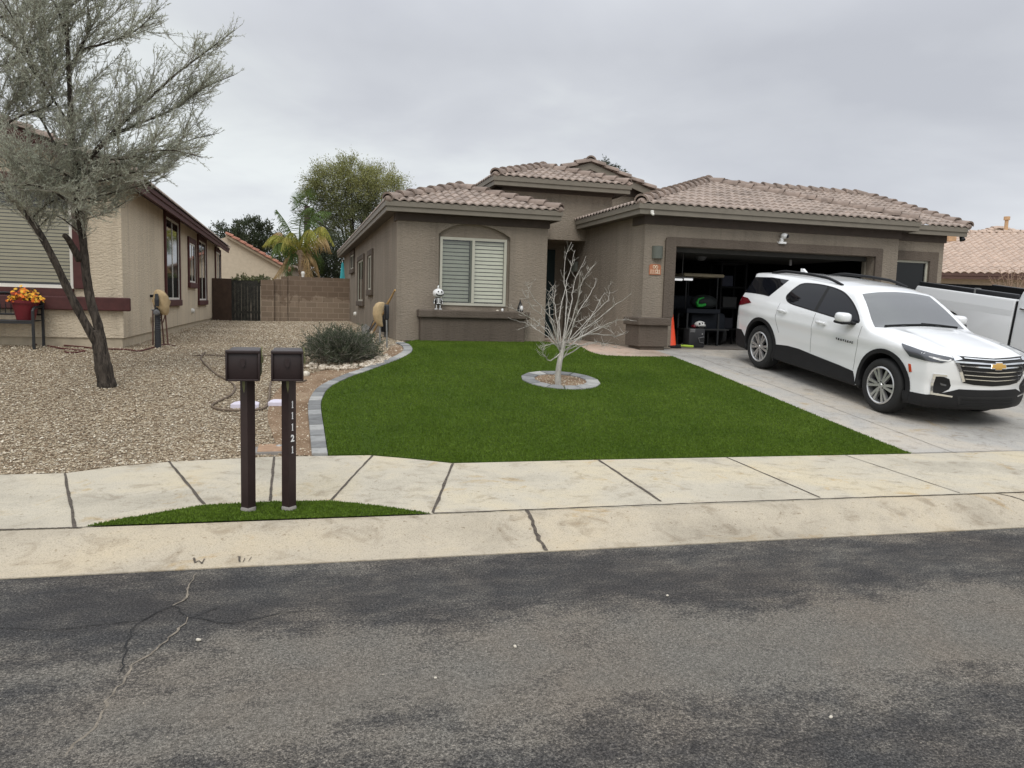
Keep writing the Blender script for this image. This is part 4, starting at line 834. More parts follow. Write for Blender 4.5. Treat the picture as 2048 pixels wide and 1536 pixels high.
tile_plane(rf, [xy(p) for p in pl], (pl[0].x, pl[0].y, ze2+.2), ed, np_, .30, .045, .42); zr2 = ze2+.2+(dd+.05)*np_
pl2 = [ez(10.5, dd*2), ez(-.05, dd*2), ez(-.05, dd), ez(10.5, dd)]; tile_plane(rf, [xy(p) for p in pl2], (pl2[0].x, pl2[0].y, ze2+.2), -ed, np_, .30, .034, .36, 3)
caps(rc, (pl[3].x, pl[3].y, zr2), (pl[2].x, pl[2].y, zr2), endcap=False)
GYD = 35.; ga = onY(1995, 452, GYD); gl = onY(1935, 470, GYD); gr = onY(2075, 471, GYD)
nr = rf.build('roof', MT['paletile'], nb, smooth=40, fix=False); rc.build('ridge_tiles', MT['paletile'], nr, smooth=50, fix=False)
m_ = MB(); m_.prism([(gl.x, gl.z-.9), (gr.x, gr.z-.9), (gr.x, gr.z-.12), (ga.x, ga.z-.12), (gl.x, gl.z-.12)], 1, GYD+.1, GYD+2); dm = m_.build('dormer', MT['pink'], nb); rc = MB(); caps(rc, (gl.x, gl.y, gl.z-.1), (ga.x, ga.y, ga.z-.1), r=.14); caps(rc, (gr.x, gr.y, gr.z-.1), (ga.x, ga.y, ga.z-.1), r=.14); rc.build('dormer_tiles', MT['paletile'], dm, smooth=50, fix=False)
vp = onY(2011, 468, 31.0); m_ = MB(); m_.tube([(vp.x, vp.y, vp.z-.5), (vp.x, vp.y, onY(2011, 438, 31).z)], .085, 12); m_.tube([(vp.x, vp.y, onY(2011, 440, 31).z), (vp.x, vp.y, onY(2011, 433, 31).z)], .14, 12); m_.build('vent_pipe', plain('tan_pipe', (.56, .36, .2), .7), nb)
s0 = Vector((onY(1902, 475, 27.5))); m_ = MB(); m_.box((s0.x-.22, s0.y-.1, s0.z-.15), (s0.x+.2, s0.y+.3, s0.z+.12)); m_.build('roof_vent', plain('tan_vent', (.52, .33, .19), .7), nb)
m_ = MB(); ta, tb = ez(.9, .46), ez(3.05, .46)
zt1, zt0 = 3.36, 3.04
for t0, t1, q0, q1 in ((.45, 3.35, 2.78, 3.08), (.45, .75, 1.6, 2.78), (3.02, 3.35, 1.6, 2.78)):
    a, b, c, d = ez(t0, .42), ez(t1, .42), ez(t1, .499), ez(t0, .499); m_.add([(p.x, p.y, z) for z in (q0, q1) for p in (a, b, c, d)], [(0, 1, 5, 4), (1, 2, 6, 5), (3, 0, 4, 7), (4, 5, 6, 7), (0, 3, 2, 1)])
wn = m_.build('window', MT['brownboard'], nb); m_ = MB(); a, b = ez(.75, .46), ez(3.02, .46); m_.quad((a.x, a.y, 1.6), (b.x, b.y, 1.6), (b.x, b.y, 2.78), (a.x, a.y, 2.78)); m_.build('pane', MT['darkglass'], wn)

# ---- houses beyond the back wall
bk = thing('gable_house', (-3.6, 43, .9), 'plain tan house gable with a red tile rake, behind the wooden gate', 'house'); m_ = MB()
ap = onY(452, 474, 43); lo = onY(560, 535, 43); m_.prism([(ap.x-4, .5), (lo.x+.3, .5), (lo.x+.3, lo.z-.1), (ap.x, ap.z), (ap.x-4, ap.z-1.6)], 1, 43, 52); m_.build('wall', MT['pink'], bk)
sl_ = (ap.z-lo.z)/(lo.x-ap.x); m_ = MB(); e1 = Vector((lo.x+.5, 42.8, lo.z-.12)); m_.prism([(ap.x, ap.z+.0), (e1.x, ap.z-sl_*(e1.x-ap.x)), (e1.x, ap.z-sl_*(e1.x-ap.x)+.13), (ap.x, ap.z+.13)], 1, 42.75, 42.9); m_.build('barge_board', MT['beige_f'], bk)
rf = MB(); rc = MB(); tile_plane(rf, [(e1.x, 42.7), (e1.x, 52), (ap.x, 52), (ap.x, 42.7)], (e1.x, 42.7, ap.z-sl_*(e1.x-ap.x)+.12), (0, 1, 0), sl_, .3, .03, .4, 4); caps(rc, (e1.x, 42.75, ap.z-sl_*(e1.x-ap.x)+.16), (ap.x, 42.75, ap.z+.17), r=.12)
r_ = rf.build('roof', MT['redtile'], bk, fix=False); rc.build('ridge_tiles', MT['redtile'], r_, smooth=50, fix=False)
b2 = thing('low_house', (-.1, 46, .9), 'low grey beige house end behind the palm trunk', 'house'); ap = onY(584, 533, 46); lo = onY(512, 568, 46); ro = onY(640, 560, 46)
m_ = MB(); m_.prism([(lo.x, .5), (ro.x, .5), (ro.x, ro.z), (ap.x, ap.z), (lo.x, lo.z)], 1, 46, 52); m_.build('wall', MT['found'], b2); rc = MB(); caps(rc, (lo.x-.2, 45.9, lo.z-.04), (ap.x, 45.9, ap.z), r=.13); caps(rc, (ro.x+.2, 45.9, ro.z-.04), (ap.x, 45.9, ap.z), r=.13)
m_ = MB(); m_.prism([(lo.x-.2, lo.z-.05), (ap.x, ap.z), (ro.x+.2, ro.z-.05), (ro.x+.2, ro.z+.06), (ap.x, ap.z+.1), (lo.x-.2, lo.z+.06)], 1, 45.8, 52.2); r_ = m_.build('roof', MT['tile'], b2); rc.build('ridge_tiles', MT['cap'], r_, smooth=50, fix=False)

# ---- block wall, gate, wet pier at the back of the side yard
WYB = 31.
bw = thing('block_wall', (0, WYB, .85), 'tan concrete block wall with water stains closing the side yard', 'wall')
def seg(u0, u1, vt, y, name='wall', th=.2):
    m_ = MB(); a, b = onY(u0, 600, y).x, onY(u1, 600, y).x; m_.box((a, y, .6), (b, y+th, onY((u0+u1)/2, vt, y).z)); return m_.build(name, MT['block'], bw)
seg(521.5, 548, 560, WYB-.12, 'pier', .4); seg(548.3, 562, 558, WYB); seg(562.3, 574.5, 553, WYB-.1, 'pier', .3); seg(574.8, 597, 552, WYB-.02); seg(597.3, 700.5, 555.5, WYB-.06)
m_ = MB(); a, b = onY(441, 600, WYB-.1), onY(463, 600, WYB-.1); m_.box((LX+.01, WYB-.1, .6), (b.x, WYB+.25, onY(452, 557, WYB-.1).z)); m_.build('wall_pier', MT['blockd'], kind=None, label='dark wet block pier between the beige house and the gate', cat='pier')
gt = thing('wooden_gate', (onY(492, 600, WYB).x, WYB, .85), 'weathered dark wooden gate of vertical boards', 'gate'); a, b = onY(463.6, 600, WYB).x, onY(521, 600, WYB).x; m_ = MB(); nb_ = 9
for i in range(nb_):
    x0 = a+(b-a)*i/nb_; x1 = a+(b-a)*(i+1)/nb_-random.choice((.003, .004, .009)); m_.box((x0, WYB+random.uniform(0, .012), .87), (x1, WYB+.035, onY(492, 561, WYB).z+random.uniform(-.025, .025)))
m_.build('boards', MT['gatewood'], gt)
for z in (1.15, 2.3): m_ = MB(); m_.box((a, WYB+.036, z), (b, WYB+.08, z+.09)); m_.build('gate_rail', MT['gatewood'], gt)
# ================================================================ vehicles
def smax(a, b, k_=.05):
    hh_ = np.clip(.5+.5*(a-b)/k_, 0, 1); return b*(1-hh_)+a*hh_+k_*hh_*(1-hh_)
def surface_net(f, lo, hi, s):
    ax = [np.arange(lo[i], hi[i]+s, s) for i in range(3)]; G = np.meshgrid(*ax, indexing='ij'); D = f(*G); n = D.shape; sg = D < 0
    c = np.zeros([m-1 for m in n]+[3]); cnt = np.zeros([m-1 for m in n])
    cor = [(i, j, k_) for i in (0, 1) for j in (0, 1) for k_ in (0, 1)]
    sl = lambda o: tuple(slice(o[i], n[i]-1+o[i]) for i in range(3))
    for a in cor:
        for d in range(3):
            if a[d]: continue
            b = tuple(a[i]+(i == d) for i in range(3)); A, B = D[sl(a)], D[sl(b)]; cr_ = (A < 0) != (B < 0)
            t = np.where(cr_, A/(A-B+1e-12), 0)
            for q in range(3): c[..., q] += np.where(cr_, a[q]+(t if q == d else 0), 0)
            cnt += cr_
    act = cnt > 0; idx = -np.ones(act.shape, int); idx[act] = np.arange(act.sum()); I = np.argwhere(act)
    V = (I+c[act]/cnt[act][:, None])*s+np.array(lo); F = []
    for d in range(3):
        a = [slice(None)]*3; b = [slice(None)]*3; a[d] = slice(0, -1); b[d] = slice(1, None); cr_ = sg[tuple(a)] != sg[tuple(b)]
        for p in np.argwhere(cr_):
            e_ = [q for q in range(3) if q != d]
            if any(p[q] == 0 or p[q] >= n[q]-1 for q in e_): continue
            m_ = []
            for o in ((0, 0), (-1, 0), (-1, -1), (0, -1)):
                r = p.copy(); r[e_[0]] += o[0]; r[e_[1]] += o[1]; m_.append(idx[tuple(r)])
            if min(m_) < 0: continue
            F.append(m_ if (sg[tuple(p)] == (d != 1)) else m_[::-1])
    return V, np.array(F)
def grad(f, P_, e_=.004):
    g = np.stack([f(*(P_+np.eye(3)[i]*e_).T)-f(*(P_-np.eye(3)[i]*e_).T) for i in range(3)], -1)/(2*e_); return g
def settle(f, V, it=4):
    for _ in range(it):
        g = grad(f, V); V = V-np.clip(f(*V.T)[:, None]*g/(np.sum(g*g, 1)[:, None]+1e-9), -.03, .03)
    return V
def shell(f, poly, axis, start, stop, off, res=.04, mirror=False, mb=None, thick=.02, mi=0):
    """an outline (in the two other axes) laid onto the body surface, raised by off, with its edge turned in"""
    pts = []; n = len(poly)
    for i in range(n):
        a, b = Vector(poly[i]), Vector(poly[(i+1) % n]); m_ = max(1, int((b-a).length/res))
        pts += [tuple(a.lerp(b, j/m_)) for j in range(m_)]
    nb_ = len(pts); P2 = np.array(pts); x0, y0 = P2.min(0); x1, y1 = P2.max(0)
    gx, gy = np.meshgrid(np.arange(x0+res*.5, x1, res), np.arange(y0+res*.5, y1, res)); gx, gy = gx.ravel(), gy.ravel()
    ok = inside(gx, gy, pts)
    if ok.any():
        q = np.stack([gx[ok], gy[ok]], 1); d = np.min(np.linalg.norm(q[:, None]-P2[None], axis=2), 1); q = q[d > res*.45]
    else: q = np.zeros((0, 2))
    al = [Vector(p) for p in pts]+[Vector(p) for p in q]
    vv, _, ff, *_r = delaunay_2d_cdt(al, [(i, (i+1) % nb_) for i in range(nb_)], [], 1, 1e-6)
    A = np.array([tuple(v) for v in vv]); o = [i for i in range(3) if i != axis]
    def at(t): P_ = np.zeros((len(A), 3)); P_[:, o[0]] = A[:, 0]; P_[:, o[1]] = A[:, 1]; P_[:, axis] = t; return P_
    lo_ = np.full(len(A), float(start)); N_ = 60; hit = np.full(len(A), float(stop)); found = np.zeros(len(A), bool)
    prev = lo_.copy()
    for i in range(1, N_+1):
        t = start+(stop-start)*i/N_; v = f(*at(np.full(len(A), t)).T) < 0; new = v & ~found; hit[new] = t; found |= v
    st = (stop-start)/N_; a = hit-st; b = hit.copy()
    for _ in range(18):
        m_ = (a+b)/2; v = f(*at(m_).T) < 0; b = np.where(v, m_, b); a = np.where(v, a, m_)
    P_ = at(b); g = grad(f, P_); g /= np.linalg.norm(g, axis=1)[:, None]+1e-9; top = P_+g*off; bot = P_-g*thick
    # outline edges by use count
    ec = {}
    for t in ff:
        for i in range(len(t)): e_ = (t[i], t[(i+1) % len(t)]); ec[tuple(sorted(e_))] = ec.get(tuple(sorted(e_)), 0)+1
    bd = [e_ for e_, c_ in ec.items() if c_ == 1]; m = len(A)
    mb = mb or MB(); fs = [tuple(t) for t in ff]+[(a_, b_, b_+m, a_+m) for a_, b_ in bd]
    vs = [tuple(p) for p in top]+[tuple(p) for p in bot]; mb.add(vs, fs, mi)
    if mirror: mb.add([(p[0], -p[1], p[2]) for p in vs], [t[::-1] for t in fs], mi)
    return mb
XT = np.array([(-4.3, 1.60), (-4.06, 1.665), (-3.8, 1.70), (-3.2, 1.738), (-2.4, 1.752), (-1.8, 1.735), (-1.35, 1.70), (-1.05, 1.645), (-.75, 1.45), (-.44, 1.215), (-.3, 1.185), (0, 1.155), (.28, 1.115), (.6, 1.06), (.84, .995), (.95, .93), (1.05, .80)])
XW = np.array([(-4.25, .78), (-4.1, .86), (-3.9, .915), (-3.5, .955), (-3.0, .968), (-.5, .962), (.1, .955), (.45, .93), (.7, .885), (.9, .80), (1.0, .70)])
ZS = np.array([(.1, -.07), (.3, -.012), (.45, -.022), (.60, -.018), (.72, -.006), (.86, -.004), (.95, .010), (.99, .011), (1.06, -.004), (1.12, -.012), (1.2, -.036), (1.35, -.105), (1.5, -.18), (1.62, -.245), (1.72, -.33), (1.8, -.42)])
ZFR = np.array([(.15, .80), (.24, .90), (.34, .955), (.46, .965), (.60, .955), (.66, .975), (.8, .985), (.93, .975), (1.0, .93), (1.1, .80)])
ZRR = np.array([(.2, 4.0), (.3, 4.12), (.5, 4.19), (.8, 4.20), (1.1, 4.17), (1.22, 4.12), (1.45, 4.02), (1.6, 3.97), (1.66, 4.06), (1.8, 4.03)])
ip = lambda x, T: np.interp(x, T[:, 0], T[:, 1])
def ips(x, T, d=.05): return (ip(x-d, T)+ip(x, T)*2+ip(x+d, T))/4
def suv_f(x, y, z):
    ay = np.abs(y)
    # haunches over the wheels, hollow doors
    fl = .012*np.exp(-((x)**2+(z-.62)**2)/.18)+.018*np.exp(-((x+3.07)**2+(z-.72)**2)/.2)
    side = ay-(ips(x, XW)+ips(z, ZS, .012)+fl)
    top = z-(ips(x, XT, .06)-.045*(ay/.7)**2*np.where(x < -.9, 1, .9)-.02*np.clip(1-((ay-.45)/.16)**2, 0, 1)*np.clip((x+.4)*3, 0, 1)*0)
    top = top-.018*np.exp(-((ay-.58)/.10)**2)*np.clip((x+.45)*2.5, 0, 1)*np.clip((.9-x)*3, 0, 1)
    front = x-(ips(z, ZFR, .02)-.25*np.clip(ay/.86, 0, 1.3)**2.3)
    rear = -x-(ips(z, ZRR, .02)-.20*np.clip(ay/.9, 0, 1.3)**3)
    d = smax(side, top, np.where((x > -1.1) & (x < -.4), .025, .055)); d = smax(d, front, .05); d = smax(d, rear, .05); return smax(d, .255-z, .04)
ARC = .45
def suv_cut(x, y, z):
    d = suv_f(x, y, z)
    for xa in (0., -3.07):
        c = np.hypot(x-xa, z-.415)-ARC; d = np.maximum(d, -np.maximum(c, .58-np.abs(y)))
    return d
def wheel_parts(car, X, r=.39, wd=.25, rim=.266, spokes=6, nm='wheel'):
    """a wheel whose outer face looks along -Y in its own frame"""
    RX_ = X @ Matrix.Rotation(R(90), 4, 'X')     # lathe z -> -y (outwards)
    m_ = MB(); pr_ = [(rim, -wd+.02), (r*.93, -wd+.0), (r*.985, -wd+.03), (r, -wd+.06), (r, -.06), (r*.985, -.028), (r*.93, -.004), (rim+.05, .0), (rim+.012, -.006), (rim, -.02)]
    m_.lathe(pr_, 40, X=RX_)
    for kk in range(36):
        a = 2*math.pi*kk/36
        for s_ in (-1, 1): pass
    o = m_.build(nm, MT['rubber'], car, smooth=50)
    m_ = MB(); m_.lathe([(rim+.006, -.004), (rim-.010, .004), (rim-.022, -.006), (rim-.03, -.05), (rim-.035, -.16)], 40, X=RX_)
    for kk in range(spokes):
        for s_ in (-1, 1):
            a = 2*math.pi*(kk+.0)/spokes+s_*.17; q = Matrix.Rotation(a, 4, 'Z'); w0, w1 = .016, .021
            c0 = Vector((.05, s_*.004, 0))
            m_.add([(.06, -w0, -.012), (.06, w0, -.012), (rim-.015, w1, -.004), (rim-.015, -w1, -.004), (.06, -w0, -.05), (.06, w0, -.05), (rim-.015, w1, -.05), (rim-.015, -w1, -.05)], [(0, 1, 2, 3), (0, 3, 7, 4), (1, 5, 6, 2), (3, 2, 6, 7)], X=RX_ @ q)
    m_.lathe([(0, .002), (.03, .0), (.036, -.01), (.075, -.012), (.08, -.03)], 24, X=RX_)
    m_.build('rim', MT['alloy'], o, smooth=35)
    m_ = MB(); m_.lathe([(0, -.085), (rim-.03, -.085)], 30, X=RX_)
    for kk in range(spokes):
        a = 2*math.pi*(kk+.5)/spokes; m_.lathe([(0, .006), (.009, .004), (.009, -.012)], 8, X=RX_ @ Matrix.Translation((.056*math.cos(a), .056*math.sin(a), -.008)))
    m_.build('brake_disc', MT['black'], o); return o
def car_matrix(x, y, z, slope):
    c, s_ = math.cos(slope), math.sin(slope)
    return Matrix(((0, 1, 0, x), (-c, 0, -s_, y), (-s_, 0, c, z), (0, 0, 0, 1)))
SLP = math.atan(.123)
suv = thing('parked_car', None, 'white three row SUV parked on the driveway facing the street', 'car', mat=car_matrix(9.02, 9.17, .345+.012, SLP))
V, F = surface_net(suv_cut, (-4.35, -1.12, .12), (1.1, 1.12, 1.86), .03)
dist = np.min([np.hypot(V[:, 0]-xa, V[:, 2]-.415) for xa in (0., -3.07)], 0); free = dist > ARC+.03
Vs = settle(suv_f, V[free]); V[free] = Vs
cen = V[F].mean(1); dc = np.min([np.hypot(cen[:, 0]-xa, cen[:, 2]-.415) for xa in (0., -3.07)], 0)
mi = ((dc < ARC+.012) | (cen[:, 2] < .30) | ((cen[:, 0] > .38) & (cen[:, 2] < .40)) | ((cen[:, 0] < -3.45) & (cen[:, 2] < .34))).astype(int)
raw_mesh('body', V, F, [MT['carpaint'], MT['black']], suv, mi, smooth=True)
def arc(cx, cz, r, a0, a1, n=16): return [(cx+r*math.cos(R(a0+(a1-a0)*i/n)), cz+r*math.sin(R(a0+(a1-a0)*i/n))) for i in range(n+1)]
def rnd(p, it=2):
    for _ in range(it):
        n = len(p); p = [q for i in range(n) for q in ((p[i][0]*.78+p[(i+1) % n][0]*.22, p[i][1]*.78+p[(i+1) % n][1]*.22), (p[i][0]*.22+p[(i+1) % n][0]*.78, p[i][1]*.22+p[(i+1) % n][1]*.78))]
    return p
def sshell(poly, off, name, mat, thick=.02, res=.04, mirror=True, smooth=60, parent=None, f=suv_f):
    for s_ in (1, -1): o = shell(f, poly, 1, 1.15*s_, .2*s_, off, res, False, None, thick).build(name, mat, parent or suv, smooth=smooth, local=True)
    return o
# black lower cladding, wheel arches, side glass
sshell([(-2.62, .29), (-.50, .285), (-.55, .40), (-.60, .475), (-.9, .50), (-1.5, .535), (-1.95, .565), (-2.25, .56), (-2.62, .52)], .012, 'cladding', MT['black'])
for xa in (0, -3.07):
    lo_a = -20; sshell(arc(xa, .415, ARC+.058, lo_a, 180-lo_a, 26)+arc(xa, .415, ARC-.004, 180-lo_a, lo_a, 26), .014, 'wheel_arch', MT['black'], thick=.05)
sshell(rnd([(-.62, 1.185), (-1.3, 1.215), (-2.0, 1.25), (-2.45, 1.275), (-2.60, 1.36), (-2.50, 1.50), (-2.38, 1.605), (-2.0, 1.628), (-1.6, 1.615), (-1.32, 1.575), (-1.05, 1.475), (-.80, 1.33)]), .004, 'side_glass', MT['carglass'], thick=.008)
sshell(rnd([(-.585, 1.165), (-1.3, 1.197), (-2.0, 1.232), (-2.47, 1.257), (-2.63, 1.36), (-2.53, 1.51), (-2.40, 1.625), (-2.0, 1.648), (-1.6, 1.635), (-1.30, 1.593), (-1.03, 1.49), (-.77, 1.34)]), .0025, 'window_surround', MT['black'], thick=.008)
sshell([(-3.06, 1.305), (-3.25, 1.31), (-3.62, 1.30), (-3.9, 1.28), (-3.98, 1.35), (-3.92, 1.50), (-3.84, 1.58), (-3.3, 1.625), (-2.78, 1.628), (-2.86, 1.53)], .004, 'quarter_glass', MT['carglass'], thick=.008)
sshell([(-1.73, 1.225), (-1.655, 1.22), (-1.67, 1.62), (-1.735, 1.625)], .0048, 'door_pillar', MT['rubber'], thick=.006)
m_ = shell(suv_f, [(-.72, 1.26), (.72, 1.26), (.70, 1.40), (.62, 1.58), (-.62, 1.58), (-.70, 1.40)], 0, -4.5, -3.5, .004); m_.build('rear_glass', MT['carglass'], suv, smooth=60, local=True)
# windscreen, laid on from above
ws = [(-.385, 0), (-.38, -.35), (-.395, -.66), (-.44, -.815), (-.60, -.775), (-.85, -.685), (-1.03, -.63), (-1.045, -.35), (-1.05, 0), (-1.045, .35), (-1.03, .63), (-.85, .685), (-.60, .775), (-.44, .815), (-.395, .66), (-.38, .35)]
shell(suv_f, ws, 2, 2.0, .9, .004, .04, thick=.006).build('windscreen', MT['windscreen'], suv, smooth=60, local=True)
m_ = MB()
for pts in ([(-.385, .10), (-.375, -.35), (-.40, -.66)], [(-.40, .66), (-.385, .3), (-.41, .0)]):
    q = []
    for x, y in pts:
        zz_ = float(ip(x, XT))-.045*(abs(y)/.7)**2; q.append((x-.02, y, zz_+.030))
    m_.tube(q, .013, 6)
m_.build('wiper', MT['black'], suv, local=True)
# door seams, handles
def seam(pts, wd=.007, nm='door_seam'):
    q = [Vector(p) for p in pts]; l_ = []; r_ = []
    for i, p in enumerate(q):
        d = (q[min(i+1, len(q)-1)]-q[max(i-1, 0)]).normalized(); n_ = Vector((-d.y, d.x)); l_.append(tuple(p+n_*wd/2)); r_.append(tuple(p-n_*wd/2))
    return sshell(l_+r_[::-1], .0015, nm, MT['grey_m'], thick=.004, res=.05)
seam([(-1.665, 1.20), (-1.665, 1.0), (-1.64, .56)]); seam([(-.56, 1.165), (-.565, .95), (-.60, .50)]); seam([(-2.66, 1.24), (-2.66, 1.0), (-2.60, .86), (-2.52, .74)])
for hx, hz in ((-2.50, 1.125), (-1.44, 1.08)):
    for s_ in (-1, 1):
        m_ = MB(); m_.box((hx-.11, s_*.985, hz-.022), (hx+.11, s_*1.012, hz+.018), bev=.011); m_.box((hx-.10, s_*.955, hz-.02), (hx-.06, s_*.99, hz+.016)); m_.box((hx+.06, s_*.955, hz-.02), (hx+.10, s_*.99, hz+.016))
        m_.build('door_handle', MT['carpaint'], suv, smooth=50, local=True)
# mirrors
for s_ in (-1, 1):
    m_ = MB(); m_.box((-.93, s_*.985, 1.175), (-.72, s_*1.175, 1.325), bev=.05); mr = m_.build('mirror', MT['carpaint'], suv, smooth=60, local=True)
    m_ = MB(); m_.box((-.935, s_*.98, 1.155), (-.72, s_*1.165, 1.20), bev=.02); m_.box((-.82, s_*.86, 1.155), (-.70, s_*1.0, 1.20), bev=.015); m_.build('mirror_foot', MT['black'], mr, smooth=50, local=True)
# roof rails, aerial fin
for s_ in (-1, 1):
    q = []
    for i in range(15):
        t = i/14; x = -1.50-1.95*t; zz_ = float(ip(x, XT))-.045*(.62/.7)**2; q.append((x, s_*(.63-.02*t), zz_+.004+.05*min(1, 5*t, 5*(1-t))))
    m_ = MB(); m_.tube(q, [.02]+[.024]*13+[.02], 8); m_.build('roof_rail', MT['black'], suv, smooth=60, local=True)
m_ = MB(); m_.prism([(-3.45, 1.70), (-3.25, 1.71), (-3.40, 1.80), (-3.46, 1.80)], 1, -.022, .022); m_.build('aerial_fin', MT['carpaint'], suv, local=True)
# spoiler underside and lamps behind
sshell([(-3.50, 1.135), (-3.68, 1.20), (-3.97, 1.205), (-4.05, 1.12), (-3.98, 1.03), (-3.80, 1.06)], .008, 'tail_lamp', MT['redlens'])
sshell([(-3.55, .27), (-4.05, .33), (-4.12, .58), (-3.75, .60), (-3.60, .50)], .008, 'rear_bumper', MT['black'])
# the nose
def fshell(poly, off, name, mat, res=.04, thick=.02, smooth=60, parent=None, mb=None):
    return shell(suv_f, poly, 0, 1.2, .2, off, res, False, mb, thick).build(name, mat, parent or suv, smooth=smooth, local=True)
mir = lambda p: [(-a, b) for a, b in p[::-1]]
hl = [(.24, 1.045), (.40, 1.025), (.62, .995), (.80, .965), (.86, .945), (.80, .885), (.62, .895), (.44, .905), (.36, .97)]
for s_ in (-1, 1):
    m_ = shell(suv_f, hl, 1, 1.15*s_, .2*s_, .010, .03)
    hd = m_.build('headlight', MT['lens'], suv, smooth=60, local=True)
    bar = [(.83, .945), (.77, .93), (.68, .925), (.645, .94), (.642, .926), (.68, .912), (.77, .915), (.84, .93)]
    fshell(bar if s_ > 0 else mir(bar), .014, 'light_bar', MT['white'], .03, parent=hd)
    fg = [(.80, .71), (.79, .47), (.69, .475), (.60, .54), (.585, .59), (.63, .68), (.69, .70)]
    fo = fshell(fg if s_ > 0 else mir(fg), .006, 'fog_lamp_pocket', MT['black'], .03)
    ch = [(.815, .735), (.80, .45), (.55, .435), (.55, .455), (.775, .475), (.785, .70), (.66, .715), (.67, .735)]
    fshell(ch if s_ > 0 else mir(ch), .014, 'chrome_trim', MT['chrome'], .03, parent=fo)
    fl_ = [(.72, .62), (.70, .585), (.64, .575), (.64, .60)]; fshell(fl_ if s_ > 0 else mir(fl_), .012, 'fog_lens', MT['lens'], .03, parent=fo)
sshell([(.43, .80), (.468, .80), (.50, .70), (.462, .69)], .008, 'side_marker', MT['amber'], res=.03)
fshell([(-.74, .46), (-.62, .50), (-.48, .55), (.48, .55), (.62, .50), (.74, .46), (.86, .43), (.84, .27), (.5, .225), (-.5, .225), (-.84, .27), (-.86, .43)], .010, 'front_bumper', MT['black'])
sshell([(.40, .42), (.55, .43), (.78, .44), (.80, .28), (.43, .27), (.41, .33)], .010, 'bumper_side', MT['black'])
fshell([(-.50, .46), (.50, .46), (.44, .30), (-.44, .30)], .013, 'lower_grille', MT['rubber'])
for i in range(3): z = .335+i*.04; fshell([(-.44, z), (.44, z), (.44, z+.012), (-.44, z+.012)], .022, 'grille_bar', MT['black'])
GRB = plain('grille_black', (.006, .006, .006), .5)
gr = fshell([(-.60, .985), (0, .965), (.60, .985), (.585, .93), (.46, .645), (.3, .62), (0, .605), (-.3, .62), (-.46, .645), (-.585, .93)], .008, 'grille', GRB, .035)
def vbar(z0, half, t=.010, off=.022, dip=.016, nm='chrome_bar'):
    fshell([(-half, z0+dip), (0, z0), (half, z0+dip), (half, z0+dip+t), (0, z0+t), (-half, z0+dip+t)], off, nm, MT['chrome'], .04, parent=gr)
for z, hf in ((.790, .50), (.735, .475), (.680, .45)): vbar(z, hf)
vbar(.935, .47, .010); vbar(.885, .60, .016, .026, .022); vbar(.845, .57, .014, .026, .022)
for s_ in (-1, 1):
    p_ = [(.60, .985), (.52, .97), (.50, .945), (.61, .925)]; fshell(p_ if s_ > 0 else mir(p_), .018, 'chrome_corner', MT['chrome'], .03, parent=gr)
    p_ = [(.60, .905), (.555, .90), (.44, .665), (.47, .655)]; fshell(p_ if s_ > 0 else mir(p_), .016, 'chrome_edge', MT['chrome'], .03, parent=gr)
bt_ = [(-.115, .852), (-.055, .852), (-.055, .838), (.045, .838), (.045, .852), (.115, .852), (.105, .892), (.055, .892), (.055, .906), (-.045, .906), (-.045, .892), (-.105, .892)]
bt_ = [(a+.22*(b-.872), b) for a, b in bt_]
em = fshell([(a*1.13, .872+(b-.872)*1.3) for a, b in bt_], .034, 'badge_rim', MT['chrome'], .03, parent=gr, smooth=0); fshell(bt_, .040, 'badge', MT['gold'], .03, parent=gr, smooth=0)
# lettering on the right front door
XX = Matrix.Translation((-.845, -.9815, .895)) @ Matrix.Rotation(R(90), 4, 'X')
text_obj('TRAVERSE', .046, MT['black'], XX, 'door_lettering', suv, .012, 0., 2.1)
for xa in (0, -3.07):
    for s_ in (-1, 1):
        X = Matrix.Translation((xa, -.955, .395)) if s_ < 0 else Matrix.Translation((xa, .955, .395)) @ Matrix.Rotation(R(180), 4, 'Z')
        wheel_parts(suv, X)
m_ = MB(); m_.box((-3.9, -.72, .30), (.7, .72, .44)); m_.tube([(0, -.8, .39), (0, .8, .39)], .05, 8); m_.tube([(-3.07, -.8, .39), (-3.07, .8, .39)], .05, 8); m_.build('underbody', MT['rubber'], suv, local=True)
for s_ in (-1, 1): m_ = MB(); m_.box((-2.62, s_*.72, .22), (-2.59, s_*.955, .40), bev=.006); m_.build('mud_flap', MT['black'], suv, local=True)

# ---- the white pickup: local x forward, z up, its right side seen
tg = h(12, 10.9)+.012
trk = thing('pickup_truck', None, 'white pickup truck with black bed rails parked beyond the white SUV', 'truck', mat=car_matrix(13.2, 10.88, tg, SLP))
TW = 1.0     # x = 0 at the seam between bed and cab
def shape(pts, y0, y1, name, mat, bev=.02, mb=None): 
    bm = bmesh.new(); q = MB(); q.prism(pts, 1, y0, y1)
    for v in q.v: bm.verts.new(v)
    bm.verts.ensure_lookup_table()
    for f in q.f:
        try: bm.faces.new([bm.verts[i] for i in f])
        except ValueError: pass
    bmesh.ops.recalc_face_normals(bm, faces=bm.faces); bmesh.ops.dissolve_limit(bm, angle_limit=.02, verts=bm.verts, edges=bm.edges)
    if bev: bmesh.ops.bevel(bm, geom=[e_ for e_ in bm.edges if e_.is_manifold and e_.calc_face_angle(0) > .5], offset=bev, segments=3, profile=.5, affect='EDGES')
    bm.verts.index_update(); m_ = mb or MB(); m_.add([v.co.copy() for v in bm.verts], [[v.index for v in f.verts] for f in bm.faces]); bm.free(); return m_
zt_ = 1.53; bz_ = .62
